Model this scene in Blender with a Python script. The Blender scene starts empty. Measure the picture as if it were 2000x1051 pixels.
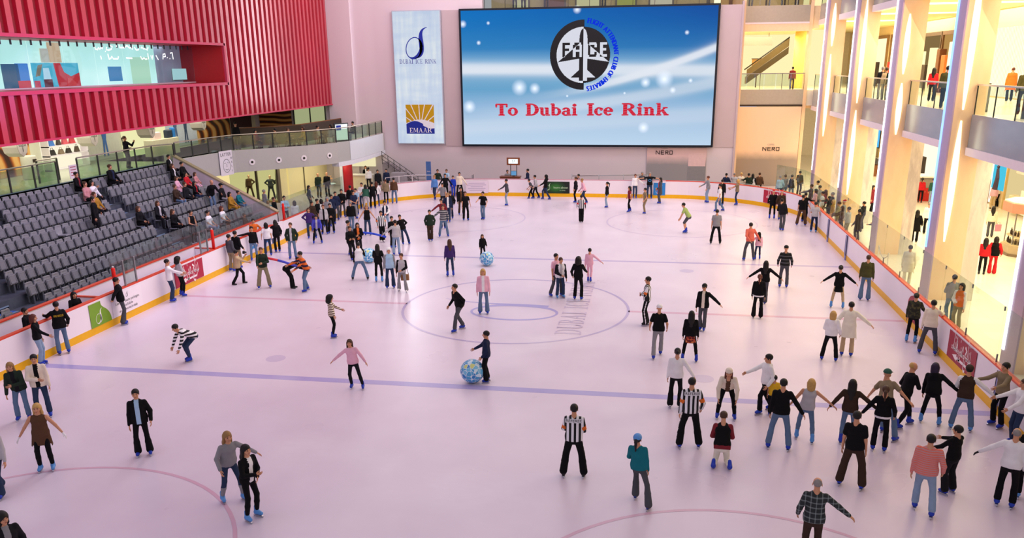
# Indoor ice rink in a shopping mall, seen from an upper gallery.
# World frame: origin at the centre spot of the ice, X across the rink, Y along it (away from the camera), Z up, metres.
import bpy, math, random
import numpy as np
from mathutils import Vector, Matrix
random.seed(7)
C = bpy.context.scene.collection
PI = math.pi
def R(d): return math.radians(d)

# ------------------------------------------------------------------ camera
FPX, PITCH, YAW, ROLL = 1607.35, 0.2966, -0.16416, -0.01132
CAM = Vector((5.173, -31.317, 9.2975)); CXO, CYO = 6.25, 93.76
_cp, _sp = math.cos(PITCH), math.sin(PITCH)
FW = Vector((math.sin(YAW)*_cp, math.cos(YAW)*_cp, -_sp))
_r = Vector((math.cos(YAW), -math.sin(YAW), 0)); _u = _r.cross(FW)
RT = _r*math.cos(ROLL) + _u*math.sin(ROLL); UP = _u*math.cos(ROLL) - _r*math.sin(ROLL)
cam_data = bpy.data.cameras.new('camera'); cam = bpy.data.objects.new('camera', cam_data); C.objects.link(cam)
cam.matrix_world = Matrix(((RT.x, UP.x, -FW.x, CAM.x), (RT.y, UP.y, -FW.y, CAM.y), (RT.z, UP.z, -FW.z, CAM.z), (0, 0, 0, 1)))
cam_data.sensor_width = 36.0; cam_data.sensor_fit = 'HORIZONTAL'
cam_data.lens = FPX/2000*36.0; cam_data.shift_x = -CXO/2000; cam_data.shift_y = CYO/2000
cam_data.clip_end = 300
bpy.context.scene.camera = cam
def ground(u, v, z=0.0):
    """surveyed position: the point of the horizontal plane z that the photo shows at pixel (u, v)"""
    d = FW + RT*((u-1000-CXO)/FPX) - UP*((v-525.5-CYO)/FPX)
    return CAM + d*((z-CAM.z)/d.z)

# ------------------------------------------------------------------ properties
def tag(o, label=None, cat=None, group=None, kind=None):
    if label: o['label'] = label
    if cat: o['category'] = cat
    if group: o['group'] = group
    if kind: o['kind'] = kind
    return o
def empty(name, loc=(0, 0, 0), rz=0.0, label=None, cat=None, group=None, parent=None):
    o = bpy.data.objects.new(name, None); C.objects.link(o)
    o.location = loc; o.rotation_euler = (0, 0, rz); o.empty_display_size = .1
    if parent: o.parent = parent
    return tag(o, label, cat, group)
def children(o): return [c for c in bpy.data.objects if c.parent == o]
def copy_tree(o, kids, parent=None):
    """copy of a thing with copies of its parts; kids: {object: [children]}"""
    c = o.copy(); C.objects.link(c)
    if parent: c.parent = parent
    for k in kids.get(o, ()): copy_tree(k, kids, c)
    return c
def kids_of(root):
    d = {}
    def rec(o):
        d[o] = children(o)
        for k in d[o]: rec(k)
    rec(root); return d

# ------------------------------------------------------------------ materials
def lin(c):
    if isinstance(c, str):
        c = c.lstrip('#'); c = [int(c[i:i+2], 16)/255 for i in (0, 2, 4)]
    return tuple((x/12.92 if x <= .04045 else ((x+.055)/1.055)**2.4) for x in c[:3]) + (1,)
class NT:
    """tiny expression builder over a shader node tree"""
    def __init__(s, name):
        s.m = bpy.data.materials.new(name); s.m.use_nodes = True
        s.t = s.m.node_tree; s.t.nodes.clear()
        s.out = s.t.nodes.new('ShaderNodeOutputMaterial')
    def n(s, kind, **kw):
        nd = s.t.nodes.new(kind)
        for k, v in kw.items(): setattr(nd, k, v)
        return nd
    def set(s, sock, v):
        if hasattr(v, 'is_output'): s.t.links.new(v, sock)
        elif v is not None:
            try: sock.default_value = v
            except Exception: sock.default_value = (v, v, v, 1) if not hasattr(v, '__len__') else v[:3]
    def math(s, op, a, b=None, c=None, clamp=False):
        nd = s.n('ShaderNodeMath', operation=op, use_clamp=clamp)
        for i, v in enumerate((a, b, c)):
            if v is not None: s.set(nd.inputs[i], v)
        return nd.outputs[0]
    def coord(s, kind='Object'):
        return s.n('ShaderNodeTexCoord').outputs[kind]
    def xyz(s, kind='Object'):
        nd = s.n('ShaderNodeSeparateXYZ'); s.t.links.new(s.coord(kind), nd.inputs[0]); return nd.outputs
    def noise(s, scale, detail=3, vec=None, rough=.5):
        nd = s.n('ShaderNodeTexNoise'); nd.inputs['Scale'].default_value = scale; nd.inputs['Detail'].default_value = detail
        nd.inputs['Roughness'].default_value = rough
        s.t.links.new(vec if vec is not None else s.coord(), nd.inputs['Vector']); return nd.outputs['Fac']
    def mapping(s, scale=(1, 1, 1), rot=(0, 0, 0), loc=(0, 0, 0), kind='Object'):
        nd = s.n('ShaderNodeMapping'); s.t.links.new(s.coord(kind), nd.inputs[0])
        nd.inputs['Scale'].default_value = scale; nd.inputs['Rotation'].default_value = rot; nd.inputs['Location'].default_value = loc
        return nd.outputs[0]
    def mix(s, f, a, b):
        nd = s.n('ShaderNodeMix', data_type='RGBA'); s.set(nd.inputs[0], f)
        for i, v in ((6, a), (7, b)):
            if isinstance(v, str): v = lin(v)
            s.set(nd.inputs[i], v)
        return nd.outputs[2]
    def ramp(s, f, stops, interp='LINEAR'):
        nd = s.n('ShaderNodeValToRGB'); s.t.links.new(f, nd.inputs[0]); r = nd.color_ramp; r.interpolation = interp
        while len(r.elements) > 1: r.elements.remove(r.elements[-1])
        for i, (p_, c) in enumerate(stops):
            e = r.elements[0] if i == 0 else r.elements.new(p_)
            e.position = p_; e.color = lin(c) if isinstance(c, (str, tuple)) and not isinstance(c, float) else c
        return nd.outputs[0]
    def bsdf(s, col, rough=.6, metal=0, spec=.4, emit=None, estr=0, bump=None, bstr=.2, coat=0):
        nd = s.n('ShaderNodeBsdfPrincipled')
        s.set(nd.inputs['Base Color'], lin(col) if isinstance(col, str) else col)
        s.set(nd.inputs['Roughness'], rough); s.set(nd.inputs['Metallic'], metal); s.set(nd.inputs['Specular IOR Level'], spec)
        if coat: nd.inputs['Coat Weight'].default_value = coat
        if emit is not None:
            s.set(nd.inputs['Emission Color'], lin(emit) if isinstance(emit, str) else emit); s.set(nd.inputs['Emission Strength'], estr)
        if bump is not None:
            b = s.n('ShaderNodeBump'); b.inputs['Strength'].default_value = bstr; b.inputs['Distance'].default_value = .02
            s.t.links.new(bump, b.inputs['Height']); s.t.links.new(b.outputs[0], nd.inputs['Normal'])
        s.t.links.new(nd.outputs[0], s.out.inputs[0]); return s.m
_mc = {}
def mat(col, rough=.6, metal=0, spec=.35, emit=0, ecol=None, grain=.08, gscale=6, name=None):
    """plain surface with a little procedural mottling"""
    key = (col, rough, metal, spec, emit, ecol, grain, gscale)
    if key in _mc: return _mc[key]
    t = NT(name or 'surface_%s' % col.strip('#'))
    c = lin(col)
    if grain:
        f = t.noise(gscale)
        lo = tuple(max(0, x*(1-grain*1.6)) for x in c[:3])+(1,); hi = tuple(min(1, x*(1+grain)) for x in c[:3])+(1,)
        c = t.mix(f, lo, hi)
    m = t.bsdf(c, rough, metal, spec, ecol or (col if emit else None), emit)
    _mc[key] = m; return m
def glow(col, s, name=None):
    key = ('glow', col, s)
    if key in _mc: return _mc[key]
    t = NT(name or 'glow_%s' % col.strip('#'))
    e = t.n('ShaderNodeEmission'); e.inputs[0].default_value = lin(col); e.inputs[1].default_value = s
    t.t.links.new(e.outputs[0], t.out.inputs[0]); _mc[key] = t.m; return t.m
def glass(col='#dfece6', fac=.12, rough=.03, haze=0.0, name='clear_glass'):
    key = ('glass', col, fac, rough, haze)
    if key in _mc: return _mc[key]
    t = NT(name)
    tr = t.n('ShaderNodeBsdfTransparent'); tr.inputs[0].default_value = lin(col)
    gl = t.n('ShaderNodeBsdfGlossy'); gl.inputs['Roughness'].default_value = rough; gl.inputs[0].default_value = (.9, .92, .95, 1)
    mx = t.n('ShaderNodeMixShader'); mx.inputs[0].default_value = fac
    t.t.links.new(tr.outputs[0], mx.inputs[1]); t.t.links.new(gl.outputs[0], mx.inputs[2])
    last = mx
    if haze:
        df = t.n('ShaderNodeBsdfDiffuse'); df.inputs[0].default_value = lin('#d8d8d8')
        m2 = t.n('ShaderNodeMixShader'); m2.inputs[0].default_value = haze
        t.t.links.new(mx.outputs[0], m2.inputs[1]); t.t.links.new(df.outputs[0], m2.inputs[2]); last = m2
    t.t.links.new(last.outputs[0], t.out.inputs[0]); _mc[key] = t.m; return t.m

# ------------------------------------------------------------------ mesh building
class MB:
    def __init__(s): s.v = []; s.f = []; s.mi = []
    def add(s, vs, fs, mi=0):
        b = len(s.v); s.v.extend(tuple(v) for v in vs)
        s.f.extend(tuple(b+i for i in f) for f in fs); s.mi.extend([mi]*len(fs)); return s
    def box(s, x0, x1, y0, y1, z0, z1, mi=0):
        vs = [(x, y, z) for z in (z0, z1) for y in (y0, y1) for x in (x0, x1)]
        return s.add(vs, [(0, 2, 3, 1), (4, 5, 7, 6), (0, 1, 5, 4), (2, 6, 7, 3), (0, 4, 6, 2), (1, 3, 7, 5)], mi)
    def bbox(s, x0, x1, y0, y1, z0, z1, b=.01, mi=0):
        """box with chamfered vertical edges and a chamfered top"""
        p = [(x0+b, y0), (x1-b, y0), (x1, y0+b), (x1, y1-b), (x1-b, y1), (x0+b, y1), (x0, y1-b), (x0, y0+b)]
        q = [(x0+2*b, y0+b), (x1-2*b, y0+b), (x1-b, y0+2*b), (x1-b, y1-2*b), (x1-2*b, y1-b), (x0+2*b, y1-b), (x0+b, y1-2*b), (x0+b, y0+2*b)]
        vs = [(x, y, z0) for x, y in p]+[(x, y, z1-b) for x, y in p]+[(x, y, z1) for x, y in q]
        fs = [tuple(range(7, -1, -1)), tuple(range(16, 24))]
        for k in (0, 8):
            for i in range(8): j = (i+1) % 8; fs.append((k+i, k+j, k+8+j, k+8+i))
        return s.add(vs, fs, mi)
    def hexa(s, pts, mi=0):
        """8 corner points ordered like box()"""
        return s.add(pts, [(0, 2, 3, 1), (4, 5, 7, 6), (0, 1, 5, 4), (2, 6, 7, 3), (0, 4, 6, 2), (1, 3, 7, 5)], mi)
    def quad(s, a, b, c, d, mi=0): return s.add((a, b, c, d), [(0, 1, 2, 3)], mi)
    def tube(s, path, r, n=8, mi=0, caps=True):
        P = [Vector(p) for p in path]; rs = r if hasattr(r, '__len__') else [r]*len(P)
        rings = []; up = Vector((0, 0, 1)); prev = None
        for i, q in enumerate(P):
            d = (P[min(i+1, len(P)-1)]-P[max(i-1, 0)])
            if d.length < 1e-9: d = Vector((0, 0, 1))
            d.normalize()
            a = prev if prev is not None else (d.cross(up) if abs(d.dot(up)) < .98 else d.cross(Vector((1, 0, 0))))
            a = (a-d*a.dot(d)); a.normalize(); prev = a; b = d.cross(a)
            rings.append([q+(a*math.cos(2*PI*k/n)+b*math.sin(2*PI*k/n))*rs[i] for k in range(n)])
        vs = [v for rg in rings for v in rg]; fs = []
        for i in range(len(P)-1):
            for k in range(n): fs.append((i*n+k, i*n+(k+1) % n, (i+1)*n+(k+1) % n, (i+1)*n+k))
        if caps: fs.append(tuple(range(n-1, -1, -1))); fs.append(tuple((len(P)-1)*n+k for k in range(n)))
        return s.add(vs, fs, mi)
    def lathe(s, prof, c=(0, 0, 0), n=20, mi=0, closed=True):
        vs = [(c[0]+r*math.cos(2*PI*k/n), c[1]+r*math.sin(2*PI*k/n), c[2]+z) for r, z in prof for k in range(n)]; fs = []
        for i in range(len(prof)-1):
            for k in range(n): fs.append((i*n+k, i*n+(k+1) % n, (i+1)*n+(k+1) % n, (i+1)*n+k))
        if closed: fs.append(tuple(range(n-1, -1, -1))); fs.append(tuple((len(prof)-1)*n+k for k in range(n)))
        return s.add(vs, fs, mi)
    def prism(s, poly, z0, z1, mi=0):
        n = len(poly)
        vs = [(x, y, z0) for x, y in poly]+[(x, y, z1) for x, y in poly]
        fs = [tuple(range(n-1, -1, -1)), tuple(range(n, 2*n))]+[(i, (i+1) % n, n+(i+1) % n, n+i) for i in range(n)]
        return s.add(vs, fs, mi)
    def plate(s, poly, M, t=0.0, mi=0):
        """flat polygon (2D) put through frame M, with optional thickness"""
        n = len(poly)
        if t == 0:
            return s.add([M @ Vector((x, y, 0)) for x, y in poly], [tuple(range(n))], mi)
        vs = [M @ Vector((x, y, 0)) for x, y in poly]+[M @ Vector((x, y, t)) for x, y in poly]
        fs = [tuple(range(n-1, -1, -1)), tuple(range(n, 2*n))]+[(i, (i+1) % n, n+(i+1) % n, n+i) for i in range(n)]
        return s.add(vs, fs, mi)
    def wallstrip(s, path, z0, z1, th, mi=0):
        """wall of thickness th (to the left of the path) along a plan polyline"""
        P = [Vector((p[0], p[1])) for p in path]; L = []
        for i, q in enumerate(P):
            d = (P[min(i+1, len(P)-1)]-P[max(i-1, 0)]).normalized(); L.append(q+Vector((-d.y, d.x))*th)
        for i in range(len(P)-1):
            a, b, c, d = P[i], P[i+1], L[i+1], L[i]
            s.hexa([(a.x, a.y, z0), (b.x, b.y, z0), (d.x, d.y, z0), (c.x, c.y, z0), (a.x, a.y, z1), (b.x, b.y, z1), (d.x, d.y, z1), (c.x, c.y, z1)], mi)
        return s
    def build(s, name, m=None, parent=None, smooth=False, loc=None):
        me = bpy.data.meshes.new(name); me.from_pydata(s.v, [], s.f)
        for mm in (m if isinstance(m, (list, tuple)) else [m] if m else []): me.materials.append(mm)
        if any(s.mi): me.polygons.foreach_set('material_index', s.mi)
        if smooth: me.polygons.foreach_set('use_smooth', [True]*len(me.polygons))
        me.update()
        o = bpy.data.objects.new(name, me); C.objects.link(o)
        if parent: o.parent = parent
        if loc is not None: o.location = loc
        return o
def struct(name, mb, m): return tag(mb.build(name, m), kind='structure')
def frame(o, x, y):
    """4x4 frame: origin o, 2D x axis -> x, 2D y axis -> y"""
    x = Vector(x).normalized(); y = Vector(y).normalized(); z = x.cross(y); o = Vector(o)
    return Matrix(((x.x, y.x, z.x, o.x), (x.y, y.y, z.y, o.y), (x.z, y.z, z.z, o.z), (0, 0, 0, 1)))
def text_geo(s, size=1.0, align='CENTER', width=None):
    cu = bpy.data.curves.new('t', 'FONT'); cu.body = s; cu.size = size; cu.align_x = align; cu.align_y = 'CENTER'; cu.resolution_u = 3
    ob = bpy.data.objects.new('t', cu); C.objects.link(ob)
    me = bpy.data.meshes.new_from_object(ob.evaluated_get(bpy.context.evaluated_depsgraph_get()))
    vs = [v.co.copy() for v in me.vertices]; fs = [tuple(p.vertices) for p in me.polygons]
    bpy.data.objects.remove(ob); bpy.data.curves.remove(cu); bpy.data.meshes.remove(me)
    if width and vs:
        x0 = min(v.x for v in vs); x1 = max(v.x for v in vs); k = width/max(1e-6, x1-x0)
        for v in vs: v.x = (v.x-(x0+x1)/2)*k
    return vs, fs
def add_text(mb, s, M, size=1.0, align='CENTER', width=None, mi=0):
    vs, fs = text_geo(s, size, align, width)
    mb.add([M @ v for v in vs], fs, mi); return mb
def raster(mb, fn, M, x0, x1, y0, y1, n):
    """paint fn(x,y)->material index or None as merged rows of flat cells in frame M"""
    h = (x1-x0)/n; ny = int(round((y1-y0)/h))
    for j in range(ny):
        y = y0+(j+.5)*h; run = None; st = 0
        for i in range(n+1):
            c = fn(x0+(i+.5)*h, y) if i < n else None
            if c != run:
                if run is not None:
                    a, b = x0+st*h, x0+i*h
                    mb.add([M @ Vector(q) for q in ((a, y-h/2, 0), (b, y-h/2, 0), (b, y+h/2, 0), (a, y+h/2, 0))], [(0, 1, 2, 3)], run)
                run = c; st = i
    return mb
def brush(mb, pts, wid, M, mi=0):
    """flat stroke of varying width along 2D points"""
    P = [Vector(p) for p in pts]; n = len(P); L = []; Rr = []
    for i, q in enumerate(P):
        d = (P[min(i+1, n-1)]-P[max(i-1, 0)]).normalized(); w = wid[i] if hasattr(wid, '__len__') else wid
        nrm = Vector((-d.y, d.x)); L.append(q+nrm*w/2); Rr.append(q-nrm*w/2)
    vs = [M @ Vector((q.x, q.y, 0)) for q in L+Rr]
    mb.add(vs, [(n+i, n+i+1, i+1, i) for i in range(n-1)], mi); return mb
def bez(p0, p1, p2, p3, n=14):
    o = []
    for i in range(n+1):
        t = i/n; o.append(tuple((1-t)**3*a+3*(1-t)**2*t*b+3*(1-t)*t*t*c+t**3*d for a, b, c, d in zip(p0, p1, p2, p3)))
    return o
def light_area(name, loc, rot, sx, sy, power, col):
    l = bpy.data.lights.new(name, 'AREA'); l.shape = 'RECTANGLE'; l.size = sx; l.size_y = sy; l.energy = power; l.color = col
    o = bpy.data.objects.new(name, l); C.objects.link(o); o.location = loc; o.rotation_euler = rot; return o
# ---- serif lettering drawn from strokes: R rectangle, E elliptical ring sector, Q quad
SERIF = {
 'T': (.78, 'R .3 0 .48 1|R .02 .93 .76 1|R .02 .72 .07 1|R .71 .72 .76 1|R .2 0 .58 .05'),
 'o': (.62, 'E .31 .33 .3 .34 .15 .06 0 360'),
 'D': (.86, 'R .1 0 .28 1|E .36 .5 .46 .5 .19 .06 -90 90|R .1 0 .36 .06|R .1 .94 .36 1|R 0 0 .2 .05|R 0 .95 .2 1'),
 'u': (.7, 'R .09 .16 .23 .66|E .28 .2 .19 .21 .14 .07 180 300|R .42 0 .56 .66|R 0 .61 .2 .66|R .34 .61 .5 .66|R .42 0 .68 .05'),
 'b': (.68, 'R .08 0 .22 1|E .34 .33 .3 .34 .15 .06 -150 150|R 0 .95 .18 1'),
 'a': (.62, 'E .26 .18 .24 .2 .13 .06 0 360|R .36 0 .5 .45|E .27 .45 .23 .21 .14 .07 0 165|R .4 0 .6 .05'),
 'i': (.36, 'R .09 0 .23 .66|R 0 0 .33 .05|R 0 .61 .16 .66|E .16 .87 .1 .11 .1 .11 0 360'),
 'I': (.46, 'R .14 0 .32 1|R .02 0 .44 .06|R .02 .94 .44 1'),
 'c': (.58, 'E .3 .33 .29 .34 .15 .06 40 320|E .45 .52 .09 .1 .09 .1 0 360'),
 'e': (.6, 'E .3 .33 .29 .34 .15 .06 0 315|R .1 .32 .58 .38'),
 'R': (.88, 'R .1 0 .28 1|E .38 .74 .34 .26 .17 .06 -90 90|R .1 .46 .4 .52|R .1 .94 .38 1|R 0 0 .38 .05|R 0 .95 .2 1|Q .36 .5 .54 .5 .86 0 .66 0'),
 'n': (.72, 'R .09 0 .23 .66|R 0 0 .31 .05|R 0 .61 .18 .66|E .36 .43 .21 .24 .14 .07 0 130|R .43 0 .57 .45|R .36 0 .66 .05'),
 'k': (.72, 'R .08 0 .22 1|R 0 0 .3 .05|R 0 .95 .18 1|Q .22 .24 .22 .32 .5 .66 .6 .66|Q .3 .4 .42 .46 .7 0 .52 0|R .4 .61 .66 .66|R .46 0 .74 .05'),
 'U': (.8, 'R .1 .3 .22 1|E .4 .3 .3 .3 .12 .07 180 360|R .64 .3 .7 1|R 0 .95 .3 1|R .55 .95 .8 1'),
 'B': (.7, 'R .1 0 .24 1|E .3 .75 .28 .25 .13 .06 -90 90|E .3 .26 .34 .26 .14 .06 -90 90|R .1 0 .34 .06|R .1 .94 .34 1|R .1 .47 .34 .53|R 0 0 .2 .05|R 0 .95 .2 1'),
 'A': (.82, 'Q .1 0 .17 0 .43 1 .38 1|Q .58 0 .74 0 .47 1 .36 1|R .2 .3 .62 .36|R 0 0 .26 .05|R .5 0 .82 .05'),
 'C': (.78, 'E .42 .5 .4 .5 .15 .06 50 310|R .68 .68 .73 .9'),
 'E': (.68, 'R .1 0 .24 1|R .1 0 .64 .06|R .1 .94 .6 1|R .1 .47 .48 .53|R .59 0 .64 .24|R .55 .78 .6 1|R 0 0 .2 .05|R 0 .95 .2 1'),
 'N': (.86, 'R .1 0 .16 1|Q .08 1 .24 1 .74 0 .64 0|R .67 0 .73 1|R 0 0 .26 .05|R .55 .95 .85 1'),
 'K': (.82, 'R .1 0 .24 1|Q .24 .42 .24 .5 .62 1 .7 1|Q .3 .52 .44 .6 .8 0 .62 0|R 0 0 .34 .05|R 0 .95 .34 1|R .52 0 .84 .05'),
 'M': (1.0, 'R .1 0 .15 1|Q .08 1 .24 1 .54 .1 .45 .1|Q .76 1 .82 1 .52 .1 .45 .1|R .76 0 .9 1|R 0 0 .25 .05|R .66 0 1 .05'),
 ' ': (.5, ''),
}
def serif(mb, s, M, h, width=None, mi=0, gap=.04):
    tot = sum(SERIF[c][0]+gap for c in s)-gap
    kx = (width/tot) if width else h
    x = -tot/2
    k_ = 0
    for c in s:
        w, prog = SERIF[c]
        for st in prog.split('|'):
            if not st: continue
            a = st.split(); v = [float(q) for q in a[1:]]
            k_ = (k_+1) % 9; T = lambda px, py: M @ Vector(((x+px)*kx, (py-.5)*h, k_*.0012))   # strokes lie in thin layers
            if a[0] == 'R': mb.add([T(v[0], v[1]), T(v[2], v[1]), T(v[2], v[3]), T(v[0], v[3])], [(0, 1, 2, 3)], mi)
            elif a[0] == 'Q': mb.add([T(v[0], v[1]), T(v[2], v[3]), T(v[4], v[5]), T(v[6], v[7])], [(0, 1, 2, 3)], mi)
            else:
                cx, cy, rx, ry, wx, wy, a0, a1 = v; n = 22; vs = []
                for i in range(n+1):
                    t = R(a0+(a1-a0)*i/n); vs.append(T(cx+rx*math.cos(t), cy+ry*math.sin(t)))
                for i in range(n+1):
                    t = R(a0+(a1-a0)*i/n); vs.append(T(cx+max(.001, rx-wx)*math.cos(t), cy+max(.001, ry-wy)*math.sin(t)))
                mb.add(vs, [(i, i+1, n+2+i, n+1+i) for i in range(n)], mi)
        x += w+gap
    return mb
# ------------------------------------------------------------------ palette
M_white = mat('#f2e9f0', .35, spec=.4, grain=.03, gscale=1.2)
M_yellow = mat('#f2b705', .4, grain=.06)
M_red = mat('#d8442c', .4, grain=.06)
M_redhot = mat('#e21b12', .4, grain=.05)
M_steel = mat('#9a9a9c', .3, .8, grain=.05)
M_darksteel = mat('#4a4a4a', .4, .6, grain=.05)
M_black = mat('#121212', .5, grain=.1)
M_wordw = mat('#f4e6e6', .6, grain=0)
M_word = mat('#3a3a44', .6, grain=0)
M_navy = mat('#1b2fa0', .5, grain=.03)
M_glass = glass('#eaf2ee', .05, .02, .012)

# ------------------------------------------------------------------ the ice
XB, YF, RC = 14.75, 29.05, 8.5
def rink_outline(off=0.0, n=14):
    """closed plan outline, counter-clockwise from the left side near end"""
    a, b, r = XB+off, YF+off, RC+off; P = []
    for cx, cy, a0 in ((a-r, b-r, 0), (-(a-r), b-r, 90), (-(a-r), -(b-r), 180), (a-r, -(b-r), 270)):
        for i in range(n+1):
            t = R(a0+90*i/n); P.append((cx+r*math.cos(t), cy+r*math.sin(t)))
    return P
def ice_material(name, col_lo, col_hi):
    t = NT(name)
    n1 = t.noise(.35, 4); n2 = t.noise(1.6, 3, t.mapping((1, .5, 1), (0, 0, .5))); n3 = t.noise(7, 4, t.mapping((.3, 1, 1), (0, 0, .9)))
    f = t.math('ADD', t.math('MULTIPLY', n1, .72), t.math('ADD', t.math('MULTIPLY', n2, .2), t.math('MULTIPLY', n3, .08)))
    col = t.ramp(f, ((.35, col_lo), (.65, col_hi)))
    sc = t.noise(.22, 2, t.mapping((1, 1, 1), (0, 0, .4), (3.1, 1.7, 0))); fine = t.noise(5, 6, t.mapping((.35, 1, 1), (0, 0, .8)), .7)
    scuff = t.math('MULTIPLY', t.math('SUBTRACT', sc, .56, clamp=True), t.math('MULTIPLY', fine, 3.2), clamp=True)   # shaved, whitened patches
    col = t.mix(scuff, col, '#f6f1f8')
    rough = t.math('ADD', t.math('MULTIPLY', n1, .16), .22)
    return t.bsdf(col, rough, 0, .42, bump=None)
M_ice = ice_material('ice_surface', '#ddcedd', '#e6d8e6')
mb = MB(); o_ = rink_outline(); mb.v = [(x, y, 0) for x, y in o_]; mb.f = [tuple(range(len(o_)))]; mb.mi = [0]
tag(mb.build('floor', M_ice), kind='structure')
M_lblue = ice_material('ice_paint_blue', '#a99fd2', '#b9b0de')
M_lred = ice_material('ice_paint_red', '#d3a9c0', '#ddb8ca')
M_lgrey = ice_material('ice_paint_violet', '#b3a3cb', '#c2b3d6')
M_lpale = ice_material('ice_paint_pale', '#c9b9d4', '#d4c6dd')
def ring(cx, cy, r, w, a0=0, a1=360, n=72, ry=None, z=.003, mb=None):
    mb = mb or MB(); ry = ry or r; vs = []
    for i in range(n+1):
        t = R(a0+(a1-a0)*i/n); vs.append((cx+(r-w/2)*math.cos(t), cy+(ry-w/2)*math.sin(t), z)); vs.append((cx+(r+w/2)*math.cos(t), cy+(ry+w/2)*math.sin(t), z))
    return mb.add(vs, [(2*i, 2*i+1, 2*i+3, 2*i+2) for i in range(n)])
def marking(mb, m): return tag(mb.build('floor_marking', m), kind='structure')
e_ = XB-.02
marking(MB().box(-e_, e_, -8.82, -8.48, 0, .003), M_lblue)
marking(MB().box(-e_, e_, 8.53, 8.77, 0, .003), M_lgrey)
marking(MB().box(-e_, -4.5, -.11, .11, 0, .003).box(4.5, e_, -.11, .11, 0, .003), M_lred)
marking(ring(0, 0, 4.5, .11), M_lgrey)
for cx in (-7.1, 7.1):
    marking(ring(cx, -19.45, 4.5, .09), M_lred)
    marking(ring(cx, 19.5, 4.5, .09), M_lpale)
for cx, cy in ((-7, -7), (7, -7), (-7, 7), (7, 7)): marking(MB().lathe([(.33, 0), (.33, .003)], (cx, cy, 0), 20), M_lpale)
mb = MB(); n = 60; vs = []
for i in range(n+1):                                     # the house emblem under the ice: an oval with a tail
    t = 2*PI*i/n; w = .17+.16*max(0, math.sin(t)); rx, ry = 1.75, 1.12
    vs.append((.05+(rx-w*.6)*math.cos(t), -.65+(ry-w)*math.sin(t), .003)); vs.append((.05+rx*math.cos(t), -.65+ry*math.sin(t), .003))
mb.add(vs, [(2*i, 2*i+2, 2*i+3, 2*i+1) for i in range(n)])
brush(mb, bez((1.3, .25), (0, .55), (-1.6, .2), (-3.1, .95), 16), [.3-.28*i/16 for i in range(17)], Matrix.Translation((0, 0, .0035)))
marking(mb, M_lblue)
mb = MB(); serif(mb, 'DUBAI ICE RINK', frame((2.42, .6, .003), (0, 1, 0), (-1, 0, 0)), .95, 7.6)
marking(mb, M_lpale)

# ------------------------------------------------------------------ boards round the ice
def path_between(y0, side, y1):
    return [(side*XB, y0), (side*XB, y1)]
def corner(side, n=16, a0=0.0, a1=90.0):
    P = []
    for i in range(n+1):
        t = R(a0+(a1-a0)*i/n); P.append((side*(XB-RC+RC*math.cos(t)), YF-RC+RC*math.sin(t)))
    return P
def dasher(path, label, flip, rail=M_red, h=1.22, kick=.27):
    if flip: path = path[::-1]
    r = empty('rink_board', (path[0][0], path[0][1], 0), 0, label, 'rink board', 'dasher boards round the ice')
    sh = [(x-path[0][0], y-path[0][1]) for x, y in path]
    MB().wallstrip(sh, kick, h, .12).build('panel', M_white, r)
    k = [(x, y) for x, y in sh]; MB().wallstrip(k, 0, kick, .15).build('kick_plate', M_yellow, r)
    MB().wallstrip(k, h, h+.05, .17).build('top_rail', rail, r)
    return r
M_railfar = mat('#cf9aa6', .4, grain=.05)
# path direction keeps the wall thickness on the outside of the ice (left of the path when walking clockwise)
dasher([(-XB, -20.5), (-XB, 9.75)], 'white rink board with yellow kick strip in front of the grandstand', False)
dasher([(-XB, 10.95), (-XB, YF-RC)], 'white rink board with yellow kick strip beyond the steel gate', False)
dasher([(-x, y) for x, y in corner(1)], 'curved white rink board in the far corner below the grey gallery', False, M_railfar)
dasher([(-(XB-RC), YF), (XB-RC, YF)], 'straight white rink board across the far end below the video screen', False, M_railfar)
dasher(corner(1)[::-1], 'curved white rink board with red rail in the far corner below the coffee shop hoarding', False, M_red)
dasher([(XB, YF-RC), (XB, -20.5)], 'white rink board with orange rail along the row of columns', False, mat('#ea4a25', .35, grain=.05))
# gate in the left boards
g = empty('rink_gate', (-XB, 9.75, 0), 0, 'grey steel gate leaf in the left rink boards below the red post', 'gate')
MB().box(-.09, -.03, .04, .55, .27, 1.15).build('door', mat('#b9b3b8', .35, .3), g)
MB().box(-.12, 0, .62, 1.18, .0, 1.25).build('side_panel', M_white, g)
MB().box(-.12, 0, 0, .04, 0, 1.25).box(-.12, 0, .56, .62, 0, 1.25).build('frame', M_darksteel, g)
MB().box(-.13, .02, 0, 1.2, 0, .25).build('threshold', M_yellow, g)
# blue slits of the gates in the right boards
for k, (y0, lab) in enumerate(((14.6, 'far'), (10.2, 'middle'), (-8.6, 'near'))):
    r = empty('gate_post', (XB-.032, y0, 0), 0, ('blue-grey gate post in the right boards, %s of the three' % ('farthest' if lab == 'far' else lab if lab == 'middle' else 'nearest')), 'post', 'gate posts in the right boards')
    MB().box(-.02, .03, -.11, .11, .0, 1.21).build('strip', mat('#8f8fc4', .4), r)
    MB().box(-.03, .0, -.13, -.11, .24, 1.21).box(-.03, .0, .11, .13, .24, 1.21).build('edge', M_darksteel, r)
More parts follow.
